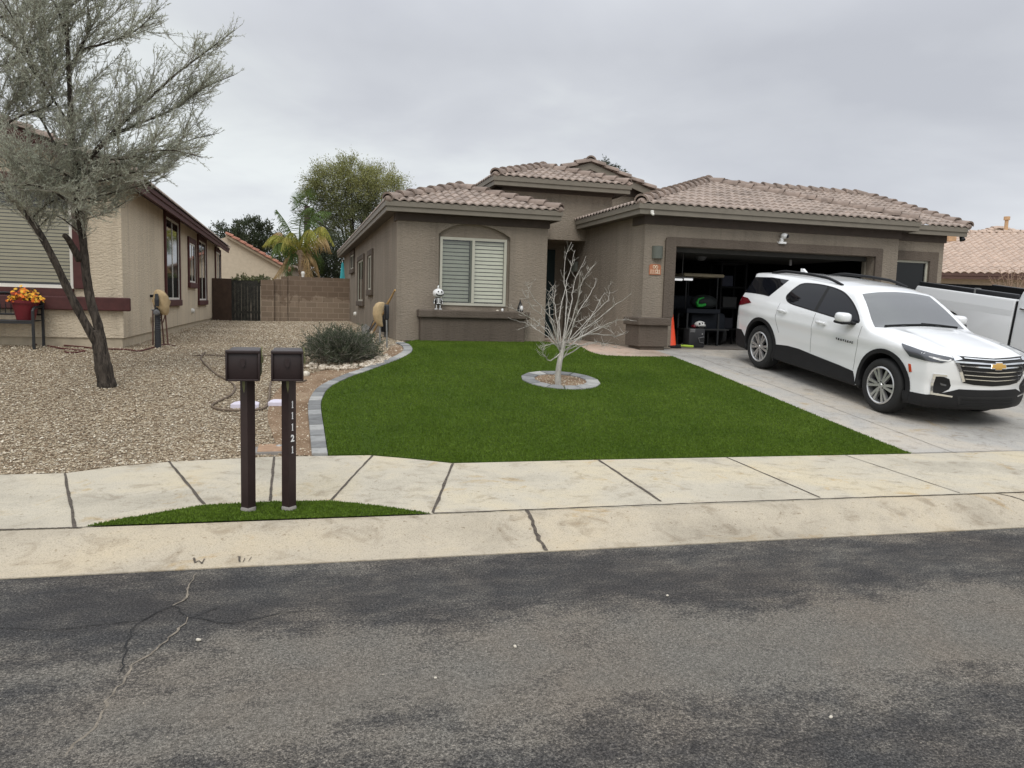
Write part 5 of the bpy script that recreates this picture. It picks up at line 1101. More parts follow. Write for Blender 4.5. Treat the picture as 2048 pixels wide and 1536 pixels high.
# bed side with wheel opening
wa = arc(-1.42, .62, .52, 8, 172, 14)
m_ = shape([(-2.32, .70), (-2.34, 1.45), (-2.30, zt_), (-.013, zt_), (-.013, .60), (-.82, .60)]+wa+[(-2.02, .66)], -TW, -TW+.10, 'bed', None, .02); shape([(-2.32, .70), (-2.34, 1.45), (-2.30, zt_), (-.013, zt_), (-.013, .60), (-.82, .60)]+wa+[(-2.02, .66)], TW-.10, TW, 'bed', None, .02, m_)
m_.box((-2.35, -TW+.10, .75), (-2.28, TW-.10, zt_-.02)); m_.box((-2.3, -TW+.1, 1.02), (-.02, TW-.1, 1.08)); m_.box((-.08, -TW+.1, 1.02), (-.02, TW-.1, zt_-.02)); m_.build('bed', MT['carpaint'], trk, smooth=40, local=True)
m_ = MB(); m_.prism([(-TW+.02, 1.50), (-TW-.001, 1.49), (-TW-.011, 1.33), (-TW-.001, 1.22), (-TW+.02, 1.22)], 0, -2.30, -.03); m_.build('body_crease', MT['carpaint'], trk, local=True)
m_ = MB()
for s_ in (-1, 1): m_ = MB(); m_.box((-2.28, s_*(TW-.13), zt_-.01), (-.04, s_*(TW-.025), zt_+.085), bev=.012); m_.build('bed_rail', MT['blackm'], trk, smooth=40, local=True)
tc_ = MB(); tc_.box((-2.27, -TW+.131, zt_+.03), (-.05, TW-.131, zt_+.065)); tc_.build('bed_cover', plain('cover_cloth', (.006, .006, .006), 1., spec=0.), trk, local=True)
for s_ in (-1, 1): m_ = MB(); m_.box((-.93, s_*(TW-.02), zt_-.0), (-.89, s_*(TW-.14), zt_+.10)); m_.build('rail_bracket', MT['steel'], trk, local=True)
m_ = MB()
cabp = [(.010, .58), (.010, 1.52), (.06, 1.66), (.30, 2.05), (.42, 2.12), (1.5, 2.14), (2.1, 2.08), (2.9, 1.60), (3.95, 1.52), (4.12, 1.38), (4.14, .62), (3.98, .55), (3.72, .60)]+arc(3.2, .60, .50, 4, 176, 14)+[(2.66, .56)]
shape(cabp, -TW+.0, TW-.0, 'cab', None, .07).build('cab', MT['carpaint'], trk, smooth=40, local=True)
m_ = MB()
for s_ in (-1, 1):
    for pts in ([(.26, 1.50), (.26, 1.60), (.46, 1.99), (1.28, 2.03), (1.28, 1.50)], [(1.36, 1.50), (1.36, 2.03), (1.95, 1.99), (2.56, 1.56), (2.5, 1.50)]): m_.prism(pts, 1, s_*(TW+.004), s_*(TW-.05))
m_.build('side_glass', MT['carglass'], trk, local=True)
for x in (.02, 1.32, 2.62): m_ = MB(); m_.box((x-.006, -TW-.002, .62), (x+.006, -TW+.01, 1.5)); m_.build('door_seam', MT['black'], trk, local=True)
m_ = MB(); m_.box((-.014, -TW+.02, .62), (.014, -TW+.06, 1.50)); m_.build('bed_gap', MT['black'], trk, local=True)
for x in (.26, 1.58): m_ = MB(); m_.box((x-.13, -TW-.045, 1.36), (x+.13, -TW-.015, 1.40), bev=.012); m_.box((x-.12, -TW-.02, 1.36), (x-.08, -TW+.01, 1.40)); m_.box((x+.08, -TW-.02, 1.36), (x+.12, -TW+.01, 1.40)); m_.build('door_handle', MT['chrome'], trk, smooth=40, local=True)
for xa in (-1.42, 3.2):
    for s_ in (-1, 1):
        X = Matrix.Translation((xa, -.97, .41)) if s_ < 0 else Matrix.Translation((xa, .97, .41)) @ Matrix.Rotation(R(180), 4, 'Z'); wheel_parts(trk, X, .41, .27, .26)
m_ = MB(); m_.box((-2.46, -.95, .55), (-2.35, .95, .80), bev=.03); m_.build('bumper', MT['chrome'], trk, smooth=40, local=True); m_ = MB(); m_.box((4.1, -.95, .45), (4.22, .95, .72), bev=.03); m_.build('bumper', MT['chrome'], trk, smooth=40, local=True)
m_ = MB(); m_.box((-1.9, -.6, .45), (4.0, .6, .7)); m_.build('underbody', MT['rubber'], trk, local=True)
# ================================================================ trees and plants
def leaves(name, P_, D_, L_, W_, mats, parent, mi=None, droop=0.):
    """thin four-cornered leaves: base points, directions, lengths, widths"""
    n = len(P_); D_ = D_/(np.linalg.norm(D_, axis=1)[:, None]+1e-9); r = RNG.normal(size=(n, 3)); s_ = np.cross(D_, r); s_ /= np.linalg.norm(s_, axis=1)[:, None]+1e-9
    m_ = P_+D_*(L_*.5)[:, None]; t = P_+D_*L_[:, None]; t[:, 2] -= droop*L_; V = np.stack([P_, m_+s_*W_[:, None]/2, t, m_-s_*W_[:, None]/2], 1).reshape(-1, 3)
    return raw_mesh(name, V, np.arange(4*n).reshape(-1, 4), mats, parent, mi)
def bend(a, d, length, n, lift=0., wob=.1, grav=0.):
    """a wandering branch from a along d"""
    p = Vector(a); d = Vector(d).normalized(); o = [p.copy()]
    for i in range(n):
        d = (d+Vector((random.gauss(0, wob), random.gauss(0, wob), random.gauss(0, wob)+lift-grav*i/n))).normalized(); p = p+d*(length/n); o.append(p.copy())
    return o
def along(pts, t):
    k_ = t*(len(pts)-1); i = min(int(k_), len(pts)-2); return pts[i].lerp(pts[i+1], k_-i), (pts[i+1]-pts[i]).normalized()
def spath(px_pts, ys):
    """limb through picture points at given distances"""
    q = [onY(u, v, y) for (u, v), y in zip(px_pts, ys)]; o = []
    for i in range(len(q)-1):
        a, b, c, d = q[max(i-1, 0)], q[i], q[i+1], q[min(i+2, len(q)-1)]
        for j in range(4):
            t = j/4; o.append(.5*((2*b)+(c-a)*t+(2*a-5*b+4*c-d)*t*t+(3*b-a-3*c+d)*t**3))
    return o+[q[-1]]
def taper(n, r0, r1, p=1.): return [r0+(r1-r0)*(i/(n-1))**p for i in range(n)]
def knob(rs, amt=.10): return [r*random.uniform(1-amt, 1+amt) for r in rs]

# ---- grey-green acacia in the gravel
tb = onG(213, 773); T0 = tb.y
tree = thing('acacia_tree', (tb.x, tb.y, tb.z-.05), 'leaning tree with dark forked trunk and feathery grey green leaves in the gravel', 'tree')
trunk = spath([(216, 784), (213, 765), (205, 725), (198, 692), (190, 660)], [T0]*5)
limbA = spath([(209, 718), (195, 688), (170, 645), (140, 588), (108, 520), (72, 455), (32, 405), (-12, 355), (-60, 270), (-84, 170), (-110, 90)], [T0, T0, T0-.02, T0-.05, T0-.1, T0-.1, T0, T0+.1, T0+.2, T0+.3, T0+.4])
limbB = spath([(212, 745), (206, 700), (196, 650), (182, 605), (172, 545), (166, 480), (155, 410), (150, 330), (143, 250), (138, 150), (134, 60), (128, -60), (120, -190)], [T0, T0, T0+.02, T0+.05, T0+.1, T0+.1, T0+.1, T0+.1, T0, T0, T0, T0, T0])
m_ = MB(); m_.tube(trunk, knob(taper(len(trunk), .126, .062, 1.3)), 14); m_.tube(limbA, knob(taper(len(limbA), .070, .018, .8)), 12); m_.tube(limbB, knob(taper(len(limbB), .074, .016, .85)), 12)
m_.tube(spath([(160, 520), (146, 495), (136, 478), (128, 470)], [T0+.1, T0, T0-.1, T0-.15]), [.055, .05, .05, .045, .045, .04, .04, .04, .04, .038, .036, .034, .03][:13], 8)
m_.build('trunk', MT['bark_d'], tree, smooth=180)
big = [([(150, 345), (195, 300), (245, 245), (290, 205), (350, 150), (410, 105), (470, 60)], .035), ([(158, 345), (205, 285), (270, 250), (340, 222), (400, 180), (468, 150)], .028), ([(142, 140), (160, 95), (175, 70), (180, 40), (172, 5)], .03), ([(160, 100), (215, 85), (270, 62), (320, 15)], .018), ([(72, 148), (42, 105), (20, 80), (-10, 62), (-50, 10)], .026), ([(-15, 265), (35, 235), (70, 222), (105, 205), (100, 160), (110, 130)], .016), ([(165, 470), (110, 430), (75, 455), (100, 400)], .01),
       ([(110, 290), (80, 235), (60, 225), (20, 170)], .018), ([(150, 330), (215, 330), (290, 318), (380, 280), (430, 268)], .016), ([(150, 300), (230, 320), (330, 300), (405, 315)], .012), ([(135, 75), (120, 30), (90, -30), (70, -90)], .02), ([(140, 250), (95, 180), (60, 120), (40, 60), (-10, -20)], .018), ([(128, 20), (190, -20), (260, -50), (330, -90)], .018), ([(-60, 300), (-10, 260), (40, 180), (110, 110)], .016), ([(160, 400), (230, 385), (300, 365), (330, 352)], .012), ([(156, 420), (100, 380), (40, 370), (-20, 390)], .014), ([(150, 360), (90, 330), (20, 330), (-40, 345)], .014), ([(165, 440), (215, 425), (250, 405)], .009), ([(60, 440), (100, 405), (150, 395), (210, 420)], .012), ([(0, 360), (60, 370), (120, 390), (170, 430)], .012), ([(-40, 300), (20, 320), (90, 350), (150, 365)], .014), ([(150, 370), (210, 360), (265, 345), (320, 345)], .012), ([(-90, 60), (-30, 40), (50, 20), (90, -40)], .018), ([(-80, 150), (-20, 140), (40, 110), (80, 60)], .018)]
m_ = MB(); guides = []
for pts, r0 in big:
    dz__ = random.uniform(-.7, .7); q = spath(pts, [T0+.05+dz__*i/(len(pts)-1) for i in range(len(pts))]); m_.tube(q, taper(len(q), r0, .005), 6); guides.append(q)
sil = [(-140, -260), (420, -260), (380, -60), (322, 8), (352, 60), (410, 60), (474, 50), (468, 95), (440, 118), (474, 142), (440, 185), (415, 225), (436, 262), (408, 318), (345, 345), (315, 372), (262, 388), (232, 432), (215, 472), (150, 476), (110, 450), (60, 420), (0, 415), (-140, 440)]
holes_px = [(330, 285, 14), (275, 275, 14), (395, 200, 10), (335, 60, 10)]
def topx(P_):
    d = P_-np.array([0, 0, CAM_Z]); z = d @ AX_F; return 1024+FPX*(d @ AX_R)/z, 768-FPX*(d @ AX_U)/z
LP, LD = [], []
tw = MB(); srcs = [(limbA[14:], .9), (limbB[14:], 1.25)]+[(g, .9) for g in guides]
def sprig(p, d, ln):
    q = bend(p, d, ln, 4, .02, .07); tw.tube(q, [.0035, .003, .0025, .002, .0012], 3, cap=False)
    n_ = int(ln*62); ts = RNG.uniform(.05, 1, n_)
    for t in ts:
        a, dd = along(q, t); LP.append(a); LD.append(dd*1.0+Vector((random.gauss(0, .5), random.gauss(0, .5), random.gauss(.1, .5))))
def okpx(p, slack=0):
    u, v = topx(np.array([p]));
    return bool(inside(u, v, sil)[0]) and not any(math.hypot(u[0]-a, v[0]-b) < r for a, b, r in holes_px)
for g in guides:
    L_ = sum((b-a).length for a, b in zip(g, g[1:]))
    for i in range(int(L_*15)+2):
        a, d2 = along(g, random.uniform(.3, 1)); v2 = (d2*.9+Vector((random.gauss(.05, .4), random.gauss(0, .4), random.gauss(.1, .4)))).normalized(); sprig(a, v2, random.uniform(.10, .26))
    sprig(g[-1], (g[-1]-g[-2]).normalized(), .16)
for g, wgt in srcs:
    L_ = sum((b-a).length for a, b in zip(g, g[1:])); nb_ = int(L_*10*wgt)+3
    for i in range(nb_):
        t = random.uniform(.12, 1.); p, d = along(g, t)
        out_ = Vector((random.gauss(.25, .55), random.gauss(0, .75), random.gauss(.35, .4))); dd = (d*.75+out_).normalized(); ln = random.uniform(.45, 1.25)*(1.1-.35*t)
        q = bend(p, dd, ln, 6, .03, .09)
        while len(q) > 2 and not okpx(q[-1]): q.pop()
        if len(q) < 3: continue
        tw.tube(q, taper(len(q), .0055, .0018), 4, cap=False); l2 = sum((b-a).length for a, b in zip(q, q[1:]))
        for j in range(int(l2*26)+1):
            a, d2 = along(q, random.uniform(.08, 1)); v2 = (d2*.9+Vector((random.gauss(.1, .42), random.gauss(0, .42), random.gauss(.12, .42)))).normalized(); ln2 = random.uniform(.12, .34)
            if okpx(a+v2*ln2): sprig(a, v2, ln2)
m_.v += []; m_.build('branches', MT['bark_d'], tree, smooth=180, fix=False); tw.build('twigs', MT['twig'], tree, fix=False)
LP = np.array(LP, float); LD = np.array(LD, float); n = len(LP); print('acacia leaves', n)
leaves('crown', LP, LD, RNG.uniform(.028, .062, n), RNG.uniform(.0055, .010, n), MT['leaf_ac'], tree)

# ---- bare white sapling in the lawn ring
sb = onG(1117, 772); Y0 = sb.y; sap = thing('bare_tree', (sb.x, sb.y, sb.z-.08), 'small bare pale tree in a ring of pavers on the lawn', 'tree')
m_ = MB(); st_ = spath([(1117, 780), (1116, 750), (1120, 720), (1126, 695), (1130, 672)], [Y0]*5); m_.tube(st_, taper(len(st_), .050, .030), 10); m_.build('trunk', MT['bark_w'], sap, smooth=180)
mains = [((1126, 690), (1133, 600), (1128, 540), (1143, 484)), ((1128, 690), (1120, 620), (1135, 560), (1150, 500)), ((1130, 680), (1150, 620), (1165, 560), (1188, 530)), ((1130, 685), (1160, 620), (1185, 580), (1192, 556)), ((1132, 688), (1175, 640), (1215, 600), (1218, 570)), ((1132, 690), (1180, 650), (1225, 615), (1262, 588)), ((1134, 692), (1190, 662), (1235, 640), (1274, 642)), ((1134, 690), (1185, 660), (1210, 655), (1238, 680)), ((1136, 694), (1180, 668), (1230, 672), (1254, 662)), ((1128, 690), (1105, 640), (1070, 600), (1050, 562)), ((1126, 695), (1090, 640), (1060, 610), (1052, 580)), ((1124, 698), (1080, 650), (1040, 625), (1012, 612)), ((1122, 700), (1085, 665), (1055, 648), (1028, 640)), ((1124, 700), (1095, 660), (1070, 652), (1036, 658)), ((1120, 705), (1095, 690), (1085, 700), (1080, 690)), ((1117, 725), (1100, 722), (1090, 712), (1082, 698)),
         ((1126, 690), (1112, 630), (1108, 600), (1112, 570)), ((1124, 695), (1102, 640), (1098, 600), (1102, 575)), ((1130, 682), (1142, 610), (1148, 570), (1172, 512)), ((1128, 702), (1150, 690), (1185, 688), (1218, 692)), ((1128, 704), (1175, 684), (1215, 690), (1242, 698)), ((1130, 690), (1170, 655), (1195, 610), (1210, 585)), ((1126, 712), (1150, 690), (1170, 660), (1200, 640)), ((1128, 690), (1152, 640), (1158, 590), (1160, 545))]
for pts in mains:
    m_ = MB(); dy = random.uniform(-.75, .75); p0 = random.uniform(0, 1); pts = ((1121+p0*6+random.uniform(-2, 2), 722-p0*42),)+pts[1:]
    q = spath(pts, [Y0+dy*f for f in (.0, .4, .75, 1)]); q = [p+Vector((random.gauss(0, .008), random.gauss(0, .012), random.gauss(0, .008)))*(0 if k_ in (0, len(q)-1) else 1) for k_, p in enumerate(q)]
    r0 = random.uniform(.008, .0135); m_.tube(q, taper(len(q), r0, .0018, .8), 6)
    for i in range(random.randint(10, 15)):
        t = random.uniform(.22, .97); p, d = along(q, t); s_ = random.choice((-1, 1)); dd = d*.55+Vector((s_*random.uniform(.5, 1.0), random.gauss(0, .5), random.gauss(-.05, .3))); ln = random.uniform(.07, .24)*(1.25-.6*t); b = bend(p, dd, ln, 5, .17, .12); m_.tube(b, taper(6, .0034, .0012), 4, cap=False)
        if random.random() < .4: p2, d2 = along(b, .5); m_.tube(bend(p2, d2+Vector((random.gauss(0, .5), random.gauss(0, .5), .3)), ln*.5, 3, .05, .1), [.0022, .0018, .0015, .001], 4, cap=False)
    m_.build('branch', MT['bark_w'], sap, smooth=180, fix=False)

# ---- shrub and its ring of river stones
s0 = onG(684, 722); sh_ = thing('desert_shrub', (s0.x, s0.y, s0.z), 'round dark green wispy shrub ringed by pale stones', 'shrub')
m_ = MB(); LP, LD = [], []; sw_ = (onY(756, 690, s0.y).x-onY(608, 690, s0.y).x)/2; shh = onY(684, 655, s0.y).z-s0.z
for i in range(420):
    a = random.uniform(0, 6.28); el_ = random.uniform(.05, 1.45); d = Vector((math.cos(a)*math.cos(el_), math.sin(a)*math.cos(el_)*.9, math.sin(el_))); ln = 1/math.sqrt((math.cos(el_)/sw_)**2+(math.sin(el_)/(shh*.9))**2)*random.uniform(.68, 1.10)
    q = bend(s0+Vector((math.cos(a)*.12, math.sin(a)*.12, -.02)), d+Vector((0, 0, .25)), ln, 6, -.02, .10); m_.tube(q, taper(7, .006, .0015), 4, cap=False)
    for j in range(6):
        p, dd = along(q, random.uniform(.3, 1)); b = bend(p, dd+Vector((random.gauss(0, .5), random.gauss(0, .5), random.gauss(.1, .4))), random.uniform(.08, .22), 3, .02, .1); m_.tube(b, [.003, .0025, .002, .001], 3, cap=False)
        for t in RNG.uniform(.1, 1, 14): p2, d2 = along(b, t); LP.append(p2); LD.append(d2+Vector((random.gauss(0, .55), random.gauss(0, .55), random.gauss(.1, .5))))
m_.build('stems', MT['twig'], sh_, fix=False); n = len(LP); leaves('crown', np.array(LP, float), np.array(LD, float), RNG.uniform(.025, .05, n), RNG.uniform(.006, .011, n), MT['shrub'], sh_)

# ---- queen palm over the back wall
PY_ = 36.; pb = onY(598, 640, PY_); palm = thing('palm_tree', (pb.x, PY_, .9), 'palm with drooping green, yellow and dry fronds behind the block wall', 'palm tree')
m_ = MB(); q = [onY(604, 650, PY_), onY(605, 600, PY_), onY(606, 555, PY_), onY(603, 530, PY_), onY(600, 500, PY_)]; m_.tube(q, [.19, .17, .16, .17, .14], 12)
for i in range(14):
    z = i/14; p = q[1].lerp(q[4], z); a = i*2.4; m_.tube([p, p+Vector((math.cos(a)*.28, math.sin(a)*.28, .22))], [.07, .03], 6)
m_.build('trunk', plain('palm_trunk', (.30, .22, .15), .9, var=.35, vs=12, bump=.6, bs=30), palm)
def frond(root, pts, mat, dep=0., w0=.75, name='frond', n=56, hang=.8):
    m_ = MB(); P_ = [Vector(onY(u, v, root+dep*i/(len(pts)-1))) for i, (u, v) in enumerate(pts)]; o = []
    for i in range(len(P_)-1):
        a, b, c, d = P_[max(i-1, 0)], P_[i], P_[i+1], P_[min(i+2, len(P_)-1)]
        for j in range(5):
            t = j/5; o.append(.5*((2*b)+(c-a)*t+(2*a-5*b+4*c-d)*t*t+(3*b-a-3*c+d)*t**3))
    o.append(P_[-1]); m_.tube(o, taper(len(o), .035, .008), 5)
    for i in range(n):
        t = .08+.92*i/(n-1); p, d = along(o, t); sd = d.cross(UZ).normalized(); L_ = w0*math.sin(math.pi*min(1, .25+.72*t))*random.uniform(.8, 1.15)
        for s_ in (-1, 1):
            g = (sd*s_*random.uniform(.35, .75)+d*.45-UZ*hang*random.uniform(.6, 1.3)+Vector((0, random.gauss(0, .3), 0))).normalized(); e_ = p+g*L_*.6; f = e_+(g*.6-UZ*.6).normalized()*L_*.45; wv = d.normalized()*random.uniform(.008, .014)
            f = f+Vector((random.gauss(0, .05), random.gauss(0, .05), random.gauss(0, .04))); m_.add([p-wv, p+wv, e_+wv*1.2, e_-wv*1.2, f], [(0, 1, 2, 3), (3, 2, 4)])
    return m_.build(name, mat, palm, fix=False)
G_, Yl, Br = MT['palm_g'], MT['palm_y'], MT['palm_b']
for pts, mt, dp, hg in (([(598, 500), (582, 465), (568, 440), (553, 420)], G_, 0, .4), ([(600, 498), (612, 455), (635, 425), (662, 425)], G_, 1, .7), ([(600, 498), (600, 450), (610, 420), (625, 415)], G_, -1, .5), ([(602, 500), (625, 465), (648, 455), (668, 490)], Yl, -1, 1.), ([(602, 502), (630, 480), (650, 475), (662, 505)], Br, .5, 1.), ([(596, 502), (570, 478), (545, 472), (526, 492)], Yl, .5, 1.), ([(596, 504), (572, 488), (552, 490), (545, 515)], G_, -1, 1.), ([(596, 506), (578, 510), (562, 535), (545, 560)], Br, 0, .8), ([(598, 506), (582, 512), (575, 535), (573, 560)], G_, -1, 1.), ([(604, 506), (622, 510), (634, 530), (640, 560)], Br, 0, .9), ([(604, 504), (628, 498), (640, 515), (644, 545)], G_, 1, 1.), ([(600, 500), (606, 470), (622, 460), (632, 478)], Yl, -1.5, 1.), ([(598, 500), (590, 470), (575, 470), (562, 500)], Yl, -1.5, 1.), ([(603, 506), (615, 520), (618, 540), (618, 562)], Br, -1, 1.), ([(597, 502), (575, 480), (558, 465), (540, 475)], Br, 1.2, 1.)): frond(PY_, pts, mt, dp, hang=hg)
m_ = MB(); m_.tube([onY(601, 500, PY_), onY(602, 462, PY_)], [.05, .012], 6); m_.build('spear_leaf', MT['palm_g'], palm)
# ---- broad palo verde behind
def cloud_tree(name, base, blobs, n, mats, label, cat, lw, ll, trunkmat, tips=160, group=None, dirup=.35, gap=1.6):
    """crown of leaf sprays spread through overlapping lobes; blobs: (u, v, y, rx, rz) in picture px at distance y"""
    t = thing(name, base, label, cat, group); m_ = MB(); B = []
    for u, v, y, ru, rv in blobs: c = onY(u, v, y); s_ = np.linalg.norm(np.array(onY(u+10, v, y))-np.array(c))/10; B.append((c, ru*s_, rv*s_))
    zt0 = base[2]; top = Vector((base[0], base[1], (zt0+max(b[0].z for b in B))/2.0)); m_.tube([Vector(base), Vector(base).lerp(top, .6), top], [.22, .17, .1], 8)
    for c, rx_, rz_ in B:
        q = [top.lerp(Vector(base), .5), top.lerp(c, .4)+Vector((0, 0, .1)), c, c+Vector((random.gauss(0, .3)*rx_, random.gauss(0, .3)*rx_, rz_*.7))]; m_.tube(q, [.08, .05, .03, .008], 5, cap=False)
    P_, D_ = [], []; w_ = np.array([b[1]*b[1]*b[2] for b in B]); w_ /= w_.sum()
    ns = n//40
    for bi in RNG.choice(len(B), ns, p=w_):
        c, rx_, rz_ = B[bi]; d = RNG.normal(size=3); d /= np.linalg.norm(d); rr_ = RNG.uniform(.35, 1.0)**.6; p = Vector(c)+Vector((d[0]*rx_*rr_, d[1]*rx_*rr_, d[2]*rz_*rr_)); dd = Vector((d[0], d[1], d[2]*.6+dirup))
        q = bend(p, dd, random.uniform(.4, 1.0)*gap*.5, 4, .0, .2); m_.tube(q, [.012, .009, .007, .005, .003], 3, cap=False)
        for k_ in range(40): a, d2 = along(q, random.random()); g = Vector((random.gauss(0, .18), random.gauss(0, .18), random.gauss(0, .18))); P_.append(a+g*.5); D_.append(d2+g*3)
    m_.build('trunk', trunkmat, t, smooth=180, fix=False); n = len(P_); zz_ = np.array([p.z for p in P_]); P_ = np.array(P_, float)
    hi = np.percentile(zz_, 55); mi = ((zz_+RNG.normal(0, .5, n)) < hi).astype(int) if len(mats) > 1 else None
    leaves('crown', P_, np.array(D_, float), RNG.uniform(.6, 1.3, n)*ll, RNG.uniform(.7, 1.3, n)*lw, mats, t, mi); return t
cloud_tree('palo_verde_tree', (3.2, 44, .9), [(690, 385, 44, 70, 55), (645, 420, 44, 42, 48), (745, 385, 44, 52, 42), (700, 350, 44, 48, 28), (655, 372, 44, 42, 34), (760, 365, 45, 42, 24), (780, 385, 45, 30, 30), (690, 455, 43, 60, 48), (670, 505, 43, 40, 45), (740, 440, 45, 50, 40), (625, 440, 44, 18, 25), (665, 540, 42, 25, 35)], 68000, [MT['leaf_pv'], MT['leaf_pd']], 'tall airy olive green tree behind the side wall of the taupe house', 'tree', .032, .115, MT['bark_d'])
cloud_tree('dark_tree', (-3.5, 58, .9), [(455, 478, 58, 26, 22), (500, 468, 58, 30, 24), (535, 480, 58, 24, 26), (550, 505, 58, 28, 26), (575, 510, 58, 24, 30), (475, 490, 58, 40, 20), (522, 458, 58, 16, 16)], 14000, [MT['leaf_dk']], 'dark grey green treetops far behind the tan gable', 'tree', .07, .20, MT['bark_d'])
cloud_tree('dark_bush', (3.6, 38, .9), [(650, 540, 38, 26, 40), (672, 520, 38, 24, 38), (640, 560, 38, 22, 22)], 9000, [MT['leaf_dk']], 'dense dark bush over the wall beside the turquoise umbrella', 'bush', .05, .13, MT['bark_d'])
# fan palm crown peeping out left of the palo verde
fp = thing('fan_palm', (onY(612, 410, 42).x, 42, .9), 'stiff dark fan palm crown at the left edge of the airy tree', 'palm tree'); m_ = MB(); c = onY(614, 412, 42); m_.tube([(c.x, 42, .9), c], [.18, .14], 8); m_.build('trunk', MT['bark_d'], fp); m_ = MB()
for i in range(11):
    a = RNG.uniform(0, 6.28); el_ = RNG.uniform(-.5, 1.2); d = Vector((math.cos(a)*math.cos(el_), math.sin(a)*math.cos(el_), math.sin(el_))); p = c+d*.55; m_.tube([c, p], [.02, .015], 4); u_ = d.orthogonal().normalized(); v_ = d.cross(u_)
    for j in range(16):
        b = (j/15-.5)*2.9; g = (d*math.cos(b)+u_*math.sin(b)).normalized(); w3 = g.cross(v_).normalized()*.012; m_.add([p-w3*.4, p+w3*.4, p+g*.35+w3, p+g*.55-UZ*.06, p+g*.35-w3], [(0, 1, 2, 3, 4)])
m_.build('fronds', MT['palm_g'], fp, fix=False)
# climber on the gate, dry vine on the far right house, treetop over the gable
iv = MB(); cv = thing('gate_ivy', (onY(500, 560, WYB+.4).x, WYB+.4, .9), 'leafy green climber spilling over the top of the wooden gate', 'climber'); LP, LD = [], []
for i in range(150):
    p = onY(random.uniform(468, 538), random.uniform(556, 572), WYB+random.uniform(.1, .7)); q = bend(p, Vector((random.gauss(0, .6), random.gauss(0, .4), .5)), random.uniform(.12, .32), 4, -.05, .25); iv.tube(q, [.006, .005, .004, .003, .002], 3, cap=False)
    for t in RNG.uniform(0, 1, 18): a, d = along(q, t); LP.append(a); LD.append(d*.3+Vector((random.gauss(0, 1), random.gauss(0, 1), random.gauss(0, 1))))
iv.tube([onY(500, 640, WYB+.4), onY(502, 560, WYB+.4)], .02, 5); iv.build('stems', MT['twig'], cv, fix=False); n = len(LP); leaves('foliage', np.array(LP, float), np.array(LD, float), RNG.uniform(.04, .08, n), RNG.uniform(.025, .05, n), MT['leaf_pd'], cv)
vn = thing('dry_vine', (onY(2012, 580, 25.4).x, 25.4, .9), 'leafless tan vine climbing the beige wall beyond the pickup', 'vine'); m_ = MB(); vb = onY(2020, 640, 24.6)
for i in range(16):
    tip = onY(random.uniform(1975, 2060), random.uniform(538, 570), 24.7+random.uniform(-.2, .2)); q = [vb+Vector((random.gauss(0, .3), 0, 0)), vb.lerp(tip, .5)+Vector((random.gauss(0, .25), random.gauss(0, .1), random.gauss(0, .15))), tip]; m_.tube(q, [.02, .014, .008], 4)
    for j in range(9): p, d = along(q, random.uniform(.35, 1)); m_.tube(bend(p, d*.5+Vector((random.gauss(0, .8), random.gauss(0, .3), random.gauss(0, .7))), random.uniform(.2, .5), 4, .0, .25), [.008, .007, .006, .005, .004], 3, cap=False)
m_.build('stems', plain('dry_stem', (.30, .21, .15), .9), vn, fix=False)
cloud_tree('far_treetop', (onY(1212, 320, 45).x, 45, .9), [(1206, 352, 45, 18, 22), (1222, 356, 45, 18, 18)], 4000, [MT['leaf_dk']], 'tip of a treetop showing over the tiled gable', 'tree', .05, .18, MT['bark_d'], gap=.8)
cloud_tree('far_shrub', (onY(1910, 470, 60).x, 60, .9), [(1912, 474, 60, 10, 5)], 600, [MT['leaf_dk']], 'dark tree tip just above the pale orange tile roof', 'tree', .06, .2, MT['bark_d']) if False else None

# ================================================================ pavers, stones
def paver(a0, a1, b0, b1, z0, z1, label, group, nm='paver'):
    c = sum((Vector((p[0], p[1], 0)) for p in (a0, a1, b0, b1)), Vector())/4; q = [Vector((p[0], p[1], 0)) for p in (a0, a1, b1, b0)]; q = [c+(p-c)*(1-.012/max(.05, (p-c).length)) for p in q]
    bm = bmesh.new(); lo = [bm.verts.new((p.x, p.y, h(p.x, p.y)+z0)) for p in q]; hi = [bm.verts.new((p.x, p.y, h(p.x, p.y)+z1)) for p in q]
    bm.faces.new(hi); bm.faces.new(lo[::-1])
    for i in range(4): bm.faces.new((lo[i], lo[(i+1) % 4], hi[(i+1) % 4], hi[i]))
    bmesh.ops.recalc_face_normals(bm, faces=bm.faces); bmesh.ops.bevel(bm, geom=[e_ for e_ in bm.edges if all(v in hi for v in e_.verts)], offset=.008, segments=2, affect='EDGES', profile=.5)
    m_ = MB(); bm.verts.index_update(); m_.add([v.co.copy() for v in bm.verts], [[v.index for v in f.verts] for f in bm.faces]); bm.free(); cc = (c.x, c.y, h(c.x, c.y)); return m_.build(nm, MT['paver'], at=cc, label=label, cat='paver', group=group)
def resample(P_, n):
    L_ = [0]
    for a, b in zip(P_, P_[1:]): L_.append(L_[-1]+(b-a).length)
    o = []
    for i in range(n+1):
        s_ = L_[-1]*i/n; j = max(0, min(len(P_)-2, next((k_ for k_ in range(len(L_)-1) if L_[k_+1] >= s_-1e-9), len(P_)-2))); t = (s_-L_[j])/max(1e-9, L_[j+1]-L_[j]); o.append(P_[j].lerp(P_[j+1], t))
    return o
pin = [Vector((p[0], p[1], 0)) for p in lawn_l]; mid_l = sum((b-a).length for a, b in zip(pin, pin[1:])); NP = int(mid_l/.225)
ri = resample(pin, NP); ro = []
po = [Vector((p[0], p[1], 0)) for p in pav_outer]
for i, p in enumerate(ri):
    d = (ri[min(i+1, NP)]-ri[max(i-1, 0)]).normalized(); ro.append(p+Vector((-d.y, d.x, 0))*.175)
ri[0].y = yback(ri[0].x)+.02; ro[0].y = yback(ro[0].x)+.02
